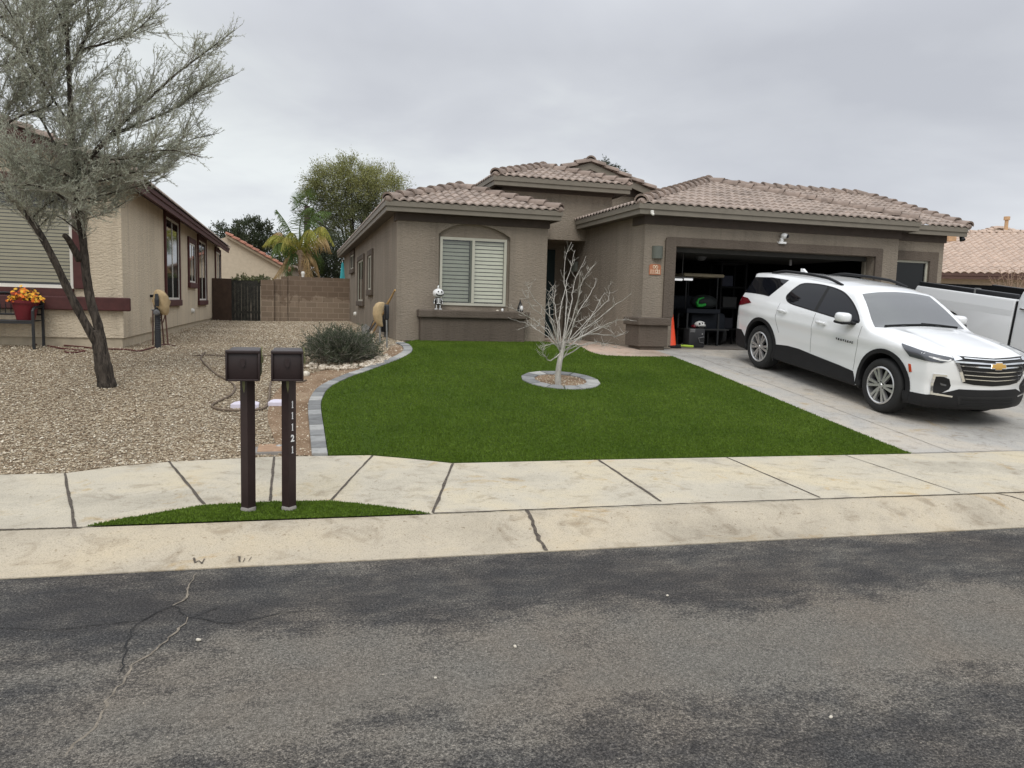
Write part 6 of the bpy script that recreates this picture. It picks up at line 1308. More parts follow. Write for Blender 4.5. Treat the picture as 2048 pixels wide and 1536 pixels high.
for i in range(NP): paver(ri[i], ri[i+1], ro[i], ro[i+1], -.07, .032, 'grey concrete paver in the curved edging between lawn and bare dirt', 'pavers edging the lawn')
NR = 14
for i in range(NR):
    a, b = 2*math.pi*i/NR, 2*math.pi*(i+1)/NR; P4 = [RC+Vector((math.cos(t)*r, math.sin(t)*r, 0)) for t in (a, b) for r in (RI, RO)]
    paver(P4[1], P4[3], P4[0], P4[2], -.06, .036, 'pale grey wedge paver in the ring round the bare tree', 'pavers round the bare tree', 'ring_paver')
ringd = patch('tree_soil', [(RC.x+math.cos(2*math.pi*i/28)*(RI+.02), RC.y+math.sin(2*math.pi*i/28)*(RI+.02)) for i in range(28)], -.015+.034, MT['dirt'], .15)
n = 260; a = RNG.uniform(0, 6.28, n); r = RI*np.sqrt(RNG.uniform(0, 1, n))*.95; xx, yy = RC.x+np.cos(a)*r, RC.y+np.sin(a)*r
tag(pebbles('soil_gravel', np.stack([xx, yy, hh(xx, yy)+.022], -1), RNG.uniform(.008, .02, n), peb), 'loose brown grit inside the paver ring', 'gravel', kind='stuff')
def rock(p, r, nm='river_rock', label='pale rounded river stone in the ring below the shrub', group='river stones round the shrub', mat='rock'):
    m_ = MB(); bm = bmesh.new(); bmesh.ops.create_icosphere(bm, subdivisions=2, radius=1); sx, sy, sz = r*random.uniform(.9, 1.5), r*random.uniform(.8, 1.1), r*random.uniform(.5, .8); of = Vector((random.random()*9, random.random()*9, 0)); a = random.uniform(0, 3.14); M_ = Matrix.Rotation(a, 3, 'Z')
    for v in bm.verts: f = 1+.16*math.sin(v.co.x*2.3+of.x)*math.cos(v.co.y*2.7+of.y)+.05*math.sin(v.co.z*5+of.x); v.co = M_ @ Vector((v.co.x*sx*f, v.co.y*sy*f, v.co.z*sz*f))
    m_.add([v.co+Vector(p)+Vector((0, 0, sz*.35)) for v in bm.verts], [[v.index for v in f.verts] for f in bm.faces]); bm.free(); return m_.build(nm, MT[mat], smooth=180, at=p, label=label, cat='stone', group=group)
for i in range(120):
    a = random.uniform(3.45, 6.55)
    k_ = random.uniform(.84, 1.24); p = (s0.x+math.cos(a)*sw_*.98*k_+.05, s0.y+math.sin(a)*sw_*1.05*k_, 0); rock((p[0], p[1], h(p[0], p[1])+.005), random.uniform(.022, .058))
p = onG(612, 751); rock(p, .075, 'white_rock', 'single larger white rock on the bare dirt right of the mailboxes', None, 'rockgrey')
# ================================================================ street and garden things
# ---- two mailboxes on square posts
def mailbox(u, v, uL, uR, vT, vB, label, number):
    b = onZ(u, v, .135); y = b.y; t = thing('mailbox', (b.x, b.y, .12), label, 'mailbox', 'mailboxes on the turf island')
    zt, zb = onY((uL+uR)/2, vT, y-.16).z, onY((uL+uR)/2, vB, y-.16).z; x0, x1 = onY(uL, 730, y-.16).x, onY(uR, 730, y-.16).x
    m_ = MB(); hw = .053; q = [Vector((hw*1.0*math.cos(a), hw*1.0*math.sin(a), 0))+Vector((b.x, b.y, 0)) for a in (R(8), R(98), R(188), R(278))]; q = [Vector((b.x, b.y, 0))+Vector((math.cos(a), math.sin(a), 0))*.0705*.75 for a in (R(90), R(180), R(270), R(0))]
    m_.add([(p.x, p.y, z) for z in (.16, zb+.01) for p in q], [(0, 1, 5, 4), (1, 2, 6, 5), (2, 3, 7, 6), (3, 0, 4, 7), (4, 5, 6, 7)]); po_ = m_.build('post', MT['post_brown'], t)
    m_ = MB(); m_.lathe([(.0, .165), (.05, .166), (.056, .158), (.057, .12)], 20, X=Matrix.Translation((b.x, b.y, 0))); m_.build('footing', MT['concrete_g'], t, smooth=40)
    # body: an open-fronted shell with a set-back door
    d0, d1 = y-.16, y+.33; bm = MB(); w_ = .008
    bm.box((x0, d0, zb), (x1, d1, zt), bev=.016); bo = bm.build('box', MT['box_brown'], t, smooth=40)
    m_ = MB(); e_ = .010
    m_.box((x0-.004, d0-.022, zt-.018), (x1+.004, d0+.03, zt+.006), bev=.005); m_.box((x0-.004, d0-.020, zb-.003), (x0+.010, d0+.03, zt-.017), bev=.004); m_.box((x1-.010, d0-.020, zb-.003), (x1+.004, d0+.03, zt-.017), bev=.004); m_.box((x0+.009, d0-.020, zb-.004), (x1-.009, d0+.03, zb+.010), bev=.004); m_.build('rim', MT['box_brown'], t, smooth=40)
    cx_ = (x0+x1)/2; m_ = MB(); m_.prism([(cx_-.019, zt-.07), (cx_-.012, zt-.055), (cx_+.012, zt-.055), (cx_+.019, zt-.07), (cx_+.013, zt-.105), (cx_, zt-.122), (cx_-.013, zt-.105)], 1, d0-.016, d0+.001); m_.build('handle', MT['box_brown'], t)
    m_ = MB(); m_.box((x1+.004, y+.02, zt-.10), (x1+.012, y+.045, zt+.022)); m_.box((x1+.004, y+.0, zt-.10), (x1+.020, y+.05, zt-.05)); m_.build('flag', MT['olive'], t)
    n_ = Vector((-.0, -1, 0)); cz = zb; m_ = MB(); px_, py_ = b.x+(-.026 if number is None else -.009), b.y-.05
    m_.prism([(px_-.009, cz), (px_+.010, cz), (px_+.012, cz-.05), (px_+.004, cz-.105), (px_-.006, cz-.06)], 1, py_-.012, py_-.002); m_.build('bracket', MT['olive'], t)
    m_ = MB(); m_.box((cx_-.05, y-.10, zb-.012), (cx_+.05, y+.12, zb+.001)); m_.build('mount_plate', MT['box_brown'], t)
    if number:
        vs = (824, 856, 892, 887+0, 917)
        for ch, vv in zip(number, (826, 849.5, 872, 874.5, 897)): pass
        for ch, vv in zip(number, (808, 830, 853, 876, 898)):
            # the right-hand face of the post looks to the lower right
            c = Vector((b.x, b.y, 0))+Vector((.0705*.375+.0006, -.0705*.375-.0006, onY(585, vv, y).z)); X = Matrix.Translation(c) @ Matrix.Rotation(R(45), 4, 'Z') @ Matrix.Rotation(R(90), 4, 'X'); serif_one(.075, MT['white'], X, 'house_number', po_, .003) if ch == '1' else text_obj(ch, .072, MT['white'], X, 'house_number', po_, .003, .002)
    return t
mailbox(497, 1021, 452, 519, 702, 761, 'brown mailbox on a plain post, left one of the pair', None)
mailbox(578, 1019, 543, 606, 703, 761, 'brown mailbox whose post carries the white numbers 11121', '11121')

# ---- ground clutter between the mailboxes and the beige house
def slab(u0, u1, v, label):
    a, b = onG(u0, v), onG(u1, v); m_ = MB(); z = h(a.x, a.y); m_.prism([(a.x+.02, a.y+.14), (a.x-.01, a.y-.12), (b.x, b.y-.12), (b.x+.0, b.y+.12), (b.x-.05, b.y+.22), (a.x+.07, a.y+.22)], 2, z-.03, z+.036); return m_.build('splash_block', MT['lightgrey'], at=(a.x, a.y, z), label=label, cat='block', group='pale splash blocks on the dirt')
slab(464, 518, 812, 'pale lilac splash block on the gravel behind the plain mailbox post'); slab(538, 590, 808, 'pale lilac splash block on the dirt behind the numbered mailbox post')
a, b = onG(514, 908), onG(568, 908); bk_ = onG(514, 880); z = h(a.x, a.y); vb_ = thing('valve_box', (a.x, a.y, z), 'rusty brown utility lid set in the dirt behind the mailbox posts', 'utility box')
m_ = MB(); m_.box((a.x-.03, a.y-.03, z-.03), (b.x+.03, bk_.y+.03, z+.022)); m_.build('rim', MT['concrete_g'], vb_); m_ = MB(); m_.box((a.x, a.y, z-.01), (b.x, bk_.y, z+.032), bev=.008); m_.build('lid', plain('clay_lid', (.33, .21, .13), .85, var=.2, vs=14, bump=.5, bs=40), vb_); m_ = MB(); m_.lathe([(0, .04), (.03, .039), (.035, .03)], 14, X=Matrix.Translation(((a.x+b.x)/2+.08, (a.y+bk_.y)/2, z))); m_.build('lid_bolt', MT['steel'], vb_)
def ground_hose(name, pts, r, mat, label, cat='hose', n=6):
    P_ = smooth_path([onG(u, v) for u, v in pts], n); m_ = MB(); m_.tube([(p.x, p.y, h(p.x, p.y)+r*.9) for p in P_], r, 7); return m_.build(name, mat, smooth=60, at=(P_[0].x, P_[0].y, h(P_[0].x, P_[0].y)), label=label, cat=cat)
ground_hose('garden_hose', [(384, 713), (420, 711), (455, 714), (520, 713), (560, 712), (600, 717)], .012, MT['hose_b'], 'brown hose lying straight behind the mailboxes')
ground_hose('garden_hose', [(410, 706), (402, 716), (406, 725), (430, 748), (460, 765), (470, 776), (462, 792), (434, 806), (424, 814), (440, 821), (480, 823), (510, 822), (530, 817), (538, 800), (544, 762), (575, 764), (600, 766), (612, 762)], .015, MT['hose_b'], 'brown hose winding in a loop over the gravel left of the mailboxes')
ground_hose('garden_hose', [(70, 690), (100, 688), (130, 692), (165, 695), (200, 699), (250, 700), (280, 703), (310, 695), (330, 690), (350, 693)], .013, MT['hose_r'], 'dark red hose lying along the beige house wall')
ground_hose('garden_hose', [(95, 693), (130, 699), (170, 703), (140, 707), (130, 704)], .013, MT['hose_r'], 'short dark red hose end curling behind the forked trunk')
ground_hose('drip_line', [(1180, 690), (1200, 693), (1222, 698), (1245, 703)], .010, MT['hose_k'], 'black drip hose along the garage side wall') if False else None

# ---- pipe stands with tan covers
def backflow(name, u, v, X_, pxs, label):
    b = onG(u, v); t = thing(name, tuple(b), label, 'backflow valve'); return b, t
b, t = backflow('backflow_valve', 316, 695, None, None, 'wrapped pipe stand with a tan canvas cover beside the beige house corner'); y = b.y
m_ = MB(); m_.tube([b+Vector((0, 0, -.05)), onY(315, 640, y), onY(314, 615, y), onY(314, 592, y)], [.055, .05, .045, .045], 12)
for i in range(22): p = b.lerp(onY(315, 612, y), i/22); m_.lathe([(.049, -.012), (.058, .0), (.049, .012)], 12, X=Matrix.Translation(p))
m_.build('standpipe', MT['pipe'], t, smooth=50)
m_ = MB(); c = onY(313, 625, y-.07); m_.lathe([(0, .06), (.03, .06), (.035, .03), (.055, .02), (.055, -.03)], 16, X=Matrix.Translation(c) @ Matrix.Rotation(R(90), 4, 'X')); m_.tube([onY(303, 620, y), onY(318, 620, y)], .012, 8); m_.build('valve', MT['grey_m'], t, smooth=40)
m_ = MB()
for (u0, v0, u1, v1) in ((306, 620, 306, 690), (322, 625, 328, 688), (330, 620, 336, 688), (318, 640, 318, 690)): m_.tube([onY(u0, v0, y+.1), onY(u1, v1, y+.1)], .014, 8)
m_.tube([onY(320, 640, y+.05), onY(326, 645, y+.05), onY(329, 635, y+.05), onY(331, 628, y+.05)], .012, 6); m_.build('pipes', MT['copper'], t, smooth=50)
def cover(pts_front, y, dep, parent, lean=0.):
    m_ = MB(); rings = []; n = 14
    for (uc, v, ru) in pts_front:
        c = onY(uc, v, y); rx_ = ru*.0104*y/16.2; vs = []
        for j in range(n): a = 2*math.pi*j/n; f = 1+.16*math.sin(a*4+v*.22)+.07*math.sin(a*9-v*.3); vs.append((c.x+rx_*math.cos(a)*f, y+dep*math.sin(a)*f*min(1, ru/10), c.z))
        rings.append(vs)
    V_ = [p for r_ in rings for p in r_]; m_.add(V_, [(i*n+j, i*n+(j+1) % n, (i+1)*n+(j+1) % n, (i+1)*n+j) for i in range(len(rings)-1) for j in range(n)]+[tuple(range(n))]); return m_.build('cover', MT['canvas'], parent, smooth=180)
cover([(316, 579, 3), (318, 583, 8), (321, 592, 13), (322, 603, 14.5), (324, 614, 13), (328, 624, 9), (330, 630, 4)], y+.06, .12, t)
m_ = MB(); m_.tube([onY(313, 588, y-.08), onY(314, 600, y-.10), onY(314, 612, y-.09)], [.03, .035, .035], 8); m_.build('wrap', MT['pipe'], t)
wt = thing('hose_tap', tuple(onX(302, 592, LX)), 'dark hose tap on the beige side wall behind the canvas cover', 'tap'); p = onX(300, 592, LX); m_ = MB(); m_.tube([p, p+Vector((.10, 0, 0))], .03, 8); m_.tube([p+Vector((.08, 0, .02)), p+Vector((.08, 0, -.08))], .02, 8); m_.build('spout', MT['black'], wt); m_ = MB(); p2 = p+Vector((.1, 0, .0)); m_.lathe([(0, .03), (.045, .028), (.045, .018)], 10, X=Matrix.Translation(p2) @ Matrix.Rotation(R(90), 4, 'Y')); m_.build('wheel_handle', MT['copper'], wt)
p = onX(302, 639, LX); m_ = MB(); m_.box((LX+.002, p.y-.06, p.z-.05), (LX+.07, p.y+.10, p.z+.06), bev=.01); m_.build('cable_box', MT['beige_f'], at=tuple(p), label='small beige box on the wall low behind the pipe stand', cat='junction box')
b, t = backflow('backflow_valve', 774, 697, None, None, 'pipe stand with a peach cover behind the leaning tool handles at the taupe house'); y = b.y+.15
m_ = MB(); m_.tube([onY(774, 697, y), onY(773, 640, y)], .016, 8); m_.tube([onY(760, 685, y+.1), onY(760, 650, y+.1), onY(762, 640, y+.1)], .020, 8); m_.build('pipes', MT['steel'], t, smooth=50)
cover([(762, 604, 4), (761, 607, 8), (757, 615, 10), (755, 628, 9.5), (756, 640, 8), (760, 650, 6), (763, 653, 3)], y+.05, .10, t)
m_ = MB(); m_.box((onY(771, 620, y).x, y+.10, onY(775, 640, y).z), (onY(780, 620, y).x, y+.28, onY(775, 609, y).z), bev=.03); m_.build('wrap', MT['pipe'], t, smooth=50)
pl_ = onX(776, 640, BX0); mp = thing('utility_pedestal', (BX0-.1, pl_.y, pl_.z), 'black utility cabinet against the taupe side wall', 'utility box'); m_ = MB(); zt_ = onX(778, 608, BX0).z; zb_ = onX(776, 664, BX0).z; m_.box((BX0-.16, pl_.y-.12, zb_), (BX0-.003, pl_.y+.2, zt_), bev=.02); m_.build('case', MT['black'], mp, smooth=40); m_ = MB(); m_.tube([(BX0-.06, pl_.y, zb_+.02), (BX0-.06, pl_.y, .7)], .025, 8); m_.build('conduit', MT['grey_m'], mp)
# long handled tools leaning there
a, b = onG(746, 676), onY(790, 580, 16.2); b = onX(789.5, 581, 1.93)
def tool(name, u0, v0, u1, v1, xw, label, head):
    f = onG(u0, v0); tp = onX(u1, v1, xw); t = thing(name, tuple(f), label, 'garden tool'); m_ = MB(); m_.tube([f+Vector((0, 0, .02)), tp], .017, 8); m_.build('handle', MT['wood'], t, smooth=60); m_ = MB(); d = (tp-f).normalized()
    if head == 'rake':
        m_.tube([f+d*.30, f+d*.10+Vector((.02, -.02, 0)), f], [.012, .01, .01], 6)
        for i in range(9): o = (i-4)*.035; m_.tube([f+d*.22, f+Vector((o, -.05-.02*abs(i-4)*.2, .02))], .004, 4)
    else: m_.prism([(f.x-.09, f.z-.02), (f.x+.09, f.z-.02), (f.x+.10, f.z+.22), (f.x, f.z+.30), (f.x-.10, f.z+.22)], 1, f.y-.012, f.y+.006)
    m_.build('head', MT['steel'], t); return t
tool('garden_rake', 742, 676, 790, 580, 1.98, 'rake with a long pale wooden handle leaning at the taupe house corner', 'rake')
tool('garden_shovel', 731, 673, 784, 592, 1.99, 'shovel with a worn handle leaning beside the rake, half behind the shrub', 'shovel')
m_ = MB(); pth = [onY(768, 610, 16.9), onY(757, 616, 16.8), onY(750, 632, 16.7), onY(742, 652, 16.6), onY(733, 668, 16.5)]; m_.tube(pth, .012, 6); m_.tube([onY(770, 618, 16.9), onY(760, 632, 16.75), onY(748, 650, 16.6), onY(738, 664, 16.5)], .014, 6); m_.build('black_hose', MT['hose_k'], smooth=60, at=tuple(pth[-1]), label='black hose hanging in a loop over the peach cover', cat='hose')

# ---- bench with flower pots in front of the beige house
fl = onY(68, 695, 14.85); fl.z = h(fl.x, fl.y); bench = thing('garden_bench', (fl.x, fl.y, fl.z), 'black metal bench under the beige house window, its left part out of view', 'bench')
seatz = onY(68, 642, fl.y).z; by0, by1 = fl.y, fl.y+.36; bxr = fl.x; bxl = fl.x-1.15; gz_ = h(fl.x, fl.y)
def leg(x, y, z1): m_ = MB(); m_.box((x-.022, y-.022, gz_-.04), (x+.022, y+.022, z1), bev=.006); m_.build('leg', MT['blackm'], bench)
armz = onY(75, 615, fl.y).z
for x in (bxl, bxr): leg(x, by0, armz-.05); leg(x+.05, by1, armz+.12)
m_ = MB()
for i in range(6): yy_ = by0+.02+i*.075; m_.box((bxl, yy_, seatz-.015), (bxr, yy_+.05, seatz+.006), bev=.004)
m_.box((bxl, by0-.02, seatz-.05), (bxr, by0+.015, seatz-.016)); m_.build('seat', MT['blackm'], bench)
m_ = MB(); zt_ = armz+.22
for k_ in range(9): q = []; 
m_.tube([(bxl+.05, by1+.02, seatz+.1), (bxr+.05, by1+.02, seatz+.1)], .016, 6); q = [(bxl+.05+(bxr-bxl)*i/14, by1+.05, zt_-.10+.12*math.sin(math.pi*i/14)) for i in range(15)]; m_.tube(q, .018, 6)
for i in range(1, 14): m_.tube([(q[i][0], by1+.02, seatz+.1), q[i]], .008, 5)
m_.build('backrest', MT['blackm'], bench)
for x in (bxl, bxr):
    m_ = MB(); m_.tube([(x, by0, armz-.08), (x, by0+.02, armz-.03), (x+.01, by0+.07, armz), (x+.03, by0+.25, armz+.01), (x+.05, by1, armz+.02)], .024, 8); m_.build('armrest', MT['blackm'], bench, smooth=60)
def pot(u, v, rt, rb, hgt, y, label, mat, flowers, nf, spread):
    c = onY(u, v, y); c.z = seatz+.008 if flowers != 'low' else gz_; t = thing('flower_pot', tuple(c), label, 'flower pot'); m_ = MB(); m_.lathe([(rb*.9, 0), (rb, .005), (rt*.97, hgt-.05), (rt*1.06, hgt-.05), (rt*1.08, hgt), (rt*.98, hgt), (rt*.9, hgt-.06), (0, hgt-.06)], 28, X=Matrix.Translation(c)); m_.add([(c.x+rb*.9*math.cos(2*math.pi*i/28), c.y+rb*.9*math.sin(2*math.pi*i/28), c.z) for i in range(28)], [tuple(range(28))]); m_.build('pot', MT[mat], t, smooth=50)
    ms = [MB(), MB(), MB(), MB()]
    for i in range(nf):
        a = random.uniform(0, 6.28); r = spread*math.sqrt(random.random()); zz_ = hgt+.02+(1-(r/spread)**2)*random.uniform(.02, .22)+random.uniform(-.06, .03); p = c+Vector((r*math.cos(a), r*math.sin(a)*.8, zz_)); k_ = random.choices((0, 1, 2, 3), (5, 3, 2, 1.2))[0]; ms[3].tube([c+Vector((r*.5*math.cos(a), r*.4*math.sin(a), hgt-.07)), p], .004, 3, cap=False)
        n_ = Vector((random.gauss(0, .5), -.6+random.gauss(0, .4), .7)).normalized(); u_ = n_.orthogonal().normalized(); w_ = n_.cross(u_); sz = random.uniform(.022, .042)
        for j in range(9): b_ = 2*math.pi*j/9; d = u_*math.cos(b_)+w_*math.sin(b_); e_ = u_*math.cos(b_+.3)+w_*math.sin(b_+.3); g = u_*math.cos(b_-.3)+w_*math.sin(b_-.3); ms[k_].add([p, p+e_*sz*.6+n_*.008, p+d*sz+n_*.002, p+g*sz*.6+n_*.008], [(0, 1, 2, 3)])
    al = MB()
    for i_, q in enumerate(ms[:3]): al.add(q.v, q.f, i_)
    al.build('blossoms', [MT['yellow'], MT['flame'], MT['deepred']], t, fix=False); ms[3].build('stems', MT['leaf_dk'], t, fix=False)
    return t
pot(52, 640, .205, .14, .335, fl.y+.18, 'big dark red pot of yellow and orange flowers on the bench', 'potred', 'top', 210, .27)
pot(5, 690, .16, .11, .45, fl.y+.75, 'lower pot of orange flowers behind the bench at the left edge', 'potred', 'low', 110, .20)

# ---- on the house front
p = onY(1314, 504, GY); lp_ = thing('wall_lamp', tuple(p), 'sage green half round wall lamp left of the garage door', 'wall lamp'); 
def sconce(t, c, r, z0, z1, out):
    m_ = MB(); n = 14; a0 = math.atan2(out[1], out[0])-math.pi/2; ring_ = [(c.x+r*math.cos(a0+math.pi*i/n), c.y+r*math.sin(a0+math.pi*i/n)) for i in range(n+1)]
    m_.add([(x, y, z) for z in (z0, z1) for x, y in ring_], [(i, i+1, n+2+i, n+1+i) for i in range(n)]); m_.build('shade', MT['sage'], t, smooth=60); m_ = MB(); m_.ball((c.x+out[0]*r*.5, c.y+out[1]*r*.5, (z0+z1)/2), .04); m_.box((c.x-.05, c.y-.05, z0+.06), (c.x+.05, c.y+.05, z1-.06)); m_.build('bulb_holder', MT['cream'], t)
zz0, zz1 = onY(1314, 517, GY-.05).z, onY(1314, 492, GY-.05).z; sconce(lp_, Vector((p.x, GY-.004, 0)), (onY(1324.5, 504, GY).x-onY(1304, 504, GY).x)/2, zz0, zz1, (0, -1))
p2 = onX(1153, 519, 6.78); l2 = thing('wall_lamp', tuple(p2), 'sage green half round wall lamp in the dark entry recess', 'wall lamp'); sconce(l2, Vector((6.776, 18.3, 0)), .11, 2.62, 2.86, (-1, 0))
pn = onY(1309, 538, GY-.012); pq = thing('address_plaque', tuple(pn), 'terracotta tile plaque reading 11121 under the wall lamp', 'house number plaque')
a0, a1 = onY(1298, 540, GY).x, onY(1321, 540, GY).x; zA, zB_ = onY(1309, 549.5, GY).z, onY(1309, 528.5, GY).z; cxp = (a0+a1)/2; m_ = MB(); m_.prism([(a0, zA), (a1, zA), (a1, zB_-.03), (a1-.03, zB_), (a0+.03, zB_), (a0, zB_-.03)], 1, GY-.02, GY-.002); m_.build('tile', MT['terracotta'], pq)

for i_, ch in enumerate('11121'):
    X = FACE((cxp+(i_-2)*.046, GY-.0215, zA+.062)); serif_one(.115, MT['cream'], X, 'number', pq, .004) if ch == '1' else text_obj(ch, .108, MT['cream'], X, 'number', pq, .004, .003)
m_ = MB(); zc = zB_-.055
for s_ in (-1, 1): 
    pts = [(cxp+s_*(.028+.024*math.cos(t_)), GY-.024, zc+.030*math.sin(t_)) for t_ in np.linspace(0, 6.28, 14)]; m_.tube(pts, .006, 5)
m_.tube([(cxp-.03, GY-.024, zc+.03), (cxp, GY-.024, zc-.0), (cxp+.03, GY-.024, zc+.03)], .005, 5); m_.build('emblem', MT['cream'], pq)
cm = onY(1563, 485, GY-.02); sc_ = thing('security_camera', tuple(cm), 'white security camera over the garage door opening', 'security camera'); m_ = MB(); m_.box((cm.x-.10, GY-.10, cm.z-.035), (cm.x+.07, GY-.002, cm.z+.012), bev=.008); m_.box((cm.x-.05, GY-.075, cm.z+.011), (cm.x+.015, GY-.005, cm.z+.10), bev=.012); m_.build('bracket', MT['white'], sc_, smooth=40); m_ = MB(); m_.ball((cm.x+.02, GY-.075, cm.z+.135), (.078, .075, .062), n=18, m=12); m_.build('housing', MT['white'], sc_, smooth=180); m_ = MB(); m_.ball((cm.x+.058, GY-.125, cm.z+.125), (.042, .032, .040), n=14, m=8); m_.build('lens', MT['carglass'], sc_, smooth=180)
fl2 = onY(1921, 474, 14.5); sp = thing('flood_light', tuple(fl2), 'black spot lamp under the right end of the eave', 'lamp'); m_ = MB(); m_.tube([(fl2.x, 14.5, ZE+.02), (fl2.x, 14.5, fl2.z+.02)], .03, 8); m_.build('stem', MT['black'], sp); m_ = MB(); X = Matrix.Translation((fl2.x, 14.46, fl2.z-.02)) @ Matrix.Rotation(R(155), 4, 'X'); m_.lathe([(0, -.06), (.04, -.06), (.06, .05), (.062, .07), (.05, .06), (0, .05)], 14, X=X); m_.build('head', MT['black'], sp, smooth=50)
e1 = onY(1303, 425, 14.05); m_ = MB(); m_.box((e1.x-.03, 14.0, e1.z-.03), (e1.x+.03, 14.05, e1.z+.04), bev=.01); m_.ball((e1.x, 13.98, e1.z-.04), .03); m_.build('eave_sensor', MT['white_v'], at=tuple(e1), label='tiny white sensor on the fascia at the garage corner', cat='sensor')
# pumpkin headed skeleton figure on the sill
fg = onY(876, 616, 16.17); zs1 = st; fx = fg.x; H_ = onY(875, 571, 16.17).z-zs1; pk = thing('pumpkin_figure', (fx, 16.17, zs1), 'white pumpkin headed skeleton figure standing on the window sill', 'figurine'); y_ = 16.17; u_ = H_
m_ = MB(); m_.ball((fx, y_, zs1+u_*.68), (u_*.235, u_*.22, u_*.195), n=20, m=12)
m_.tube([(fx, y_, zs1+u_*.86), (fx-.004, y_, zs1+u_*.94), (fx+.006, y_, zs1+u_*1.0)], [.022, .017, .014], 8); m_.build('head', MT['white'], pk, smooth=180)
m_ = MB(); yf = y_-u_*.205
for s_ in (-1, 1): m_.ball((fx+.02+s_*u_*.07, yf+.004, zs1+u_*.74), (u_*.035, .012, u_*.04), n=10, m=6)
q = []
for t_ in np.linspace(math.pi*1.02, math.pi*1.98, 14):
    dx, dz = .02+u_*.155*math.cos(t_), -.01*u_+u_*.085*math.sin(t_); q.append((fx+dx, y_-u_*.22*math.sqrt(max(.05, 1-(dx/(u_*.235))**2-(dz/(u_*.195))**2))-.002, zs1+u_*.68+dz))
m_.tube(q, [.005]+[.011]*12+[.005], 6)
m_.build('face', MT['black'], pk, smooth=180)
m_ = MB(); m_.tube([(fx, y_, zs1+u_*.2), (fx, y_, zs1+u_*.36), (fx, y_, zs1+u_*.48), (fx, y_, zs1+u_*.53)], [u_*.11, u_*.13, u_*.12, u_*.06], 12)
for s_ in (-1, 1): m_.tube([(fx+s_*u_*.11, y_, zs1+u_*.46), (fx+s_*u_*.17, y_, zs1+u_*.34), (fx+s_*u_*.17, y_-.01, zs1+u_*.24)], [.02, .022, .02], 8); m_.tube([(fx+s_*u_*.07, y_, zs1+u_*.24), (fx+s_*u_*.08, y_, zs1+.02), (fx+s_*u_*.09, y_-.02, zs1+.012)], [.027, .026, .02], 8)
m_.build('suit', MT['black'], pk, smooth=180)
m_ = MB()
for i in range(3): m_.box((fx-u_*.09, y_-u_*.135-.004, zs1+u_*(.34+.05*i)), (fx+u_*.09, y_-u_*.105, zs1+u_*(.362+.05*i)), bev=.004)
m_.box((fx-.007, y_-u_*.14-.003, zs1+u_*.28), (fx+.007, y_-u_*.11, zs1+u_*.48)); m_.box((fx-u_*.08, y_-u_*.13, zs1+u_*.24), (fx+u_*.08, y_-u_*.09, zs1+u_*.29), bev=.006)
for s_ in (-1, 1):
    m_.tube([(fx+s_*u_*.125, y_-.020, zs1+u_*.46), (fx+s_*u_*.172, y_-.022, zs1+u_*.36)], .010, 6); m_.tube([(fx+s_*u_*.176, y_-.024, zs1+u_*.33), (fx+s_*u_*.172, y_-.030, zs1+u_*.24)], .010, 6); m_.tube([(fx+s_*u_*.075, y_-.027, zs1+u_*.21), (fx+s_*u_*.08, y_-.027, zs1+.03)], .011, 6); m_.box((fx+s_*u_*.09-.03, y_-.05, zs1+.002), (fx+s_*u_*.09+.03, y_+.02, zs1+.022), bev=.006)
m_.build('bones', MT['white'], pk, smooth=60)
gn = onY(1040, 622, 16.2); gm_ = thing('gnome_figure', (gn.x, 16.2, st), 'small black pointed gnome with a white beard at the right end of the sill', 'figurine'); m_ = MB(); gh = onY(1040, 600, 16.2).z-st; m_.lathe([(.0, 0), (.062, 0), (.068, .05), (.05, gh*.45), (.032, gh*.7), (.010, gh*.95), (0, gh)], 16, X=Matrix.Translation((gn.x, 16.2, st))); m_.ball((gn.x-.004, 16.2, st+gh), .013); m_.build('robe', MT['black'], gm_, smooth=60); m_ = MB(); m_.ball((gn.x+.02, 16.145, st+gh*.30), (.035, .022, gh*.22)); m_.build('beard', MT['white'], gm_, smooth=180)
rock(tuple(onY(995, 618.5, 16.18))[:2]+(st-.004,), .035, 'sill_rock', 'cream rock lying on the window sill', None, 'rockgrey')
pc_ = onY(1005, 611, 16.3); m_ = MB(); m_.lathe([(0, 0), (.022, .0), (.03, .03), (.018, .055), (.0, .06)], 10, X=Matrix.Translation((pc_.x, 16.3, st))); m_.build('sill_ornament', MT['white'], smooth=60, at=(pc_.x, 16.3, st), label='little white ornament at the lower right window corner', cat='ornament')

# ---- traffic cone, case with helmet, clutter in the dark garage
zfl = .942
cn = onZ(1347, 690, zfl); cn.y = min(cn.y, GY-.1); cnp = onY(1341, 690, GY+.20); ct = thing('traffic_cone', (cnp.x, cnp.y, zfl), 'bright orange traffic cone at the left side of the garage opening', 'traffic cone'); zc0 = zfl+.004; chh = onY(1342, 625, cnp.y).z-zc0
m_ = MB(); m_.lathe([(.13, .03), (.115, .05), (.02, chh), (0, chh)], 24, X=Matrix.Translation((cnp.x, cnp.y, zc0))); m_.build('cone_shell', MT['orange'], ct, smooth=50); m_ = MB(); m_.box((cnp.x-.17, cnp.y-.17, zc0), (cnp.x+.17, cnp.y+.17, zc0+.03), bev=.01); m_.build('base', MT['black'], ct)
cy_ = GY+.42; ca, cb = onY(1378, 675, cy_).x, onY(1410, 675, cy_).x; cz1 = onY(1394, 657, cy_).z; cs = thing('tool_case', (ca, cy_, zfl), 'charcoal upright tool case with grey loop handle on the garage floor', 'case')
m_ = MB(); m_.box((ca, cy_, zfl+.004), (cb, cy_+.28, cz1), bev=.03); m_.build('shell', plain('charcoal_plastic', (.03, .03, .032), .5), cs, smooth=40); m_ = MB(); cxm = ca+(cb-ca)*.68
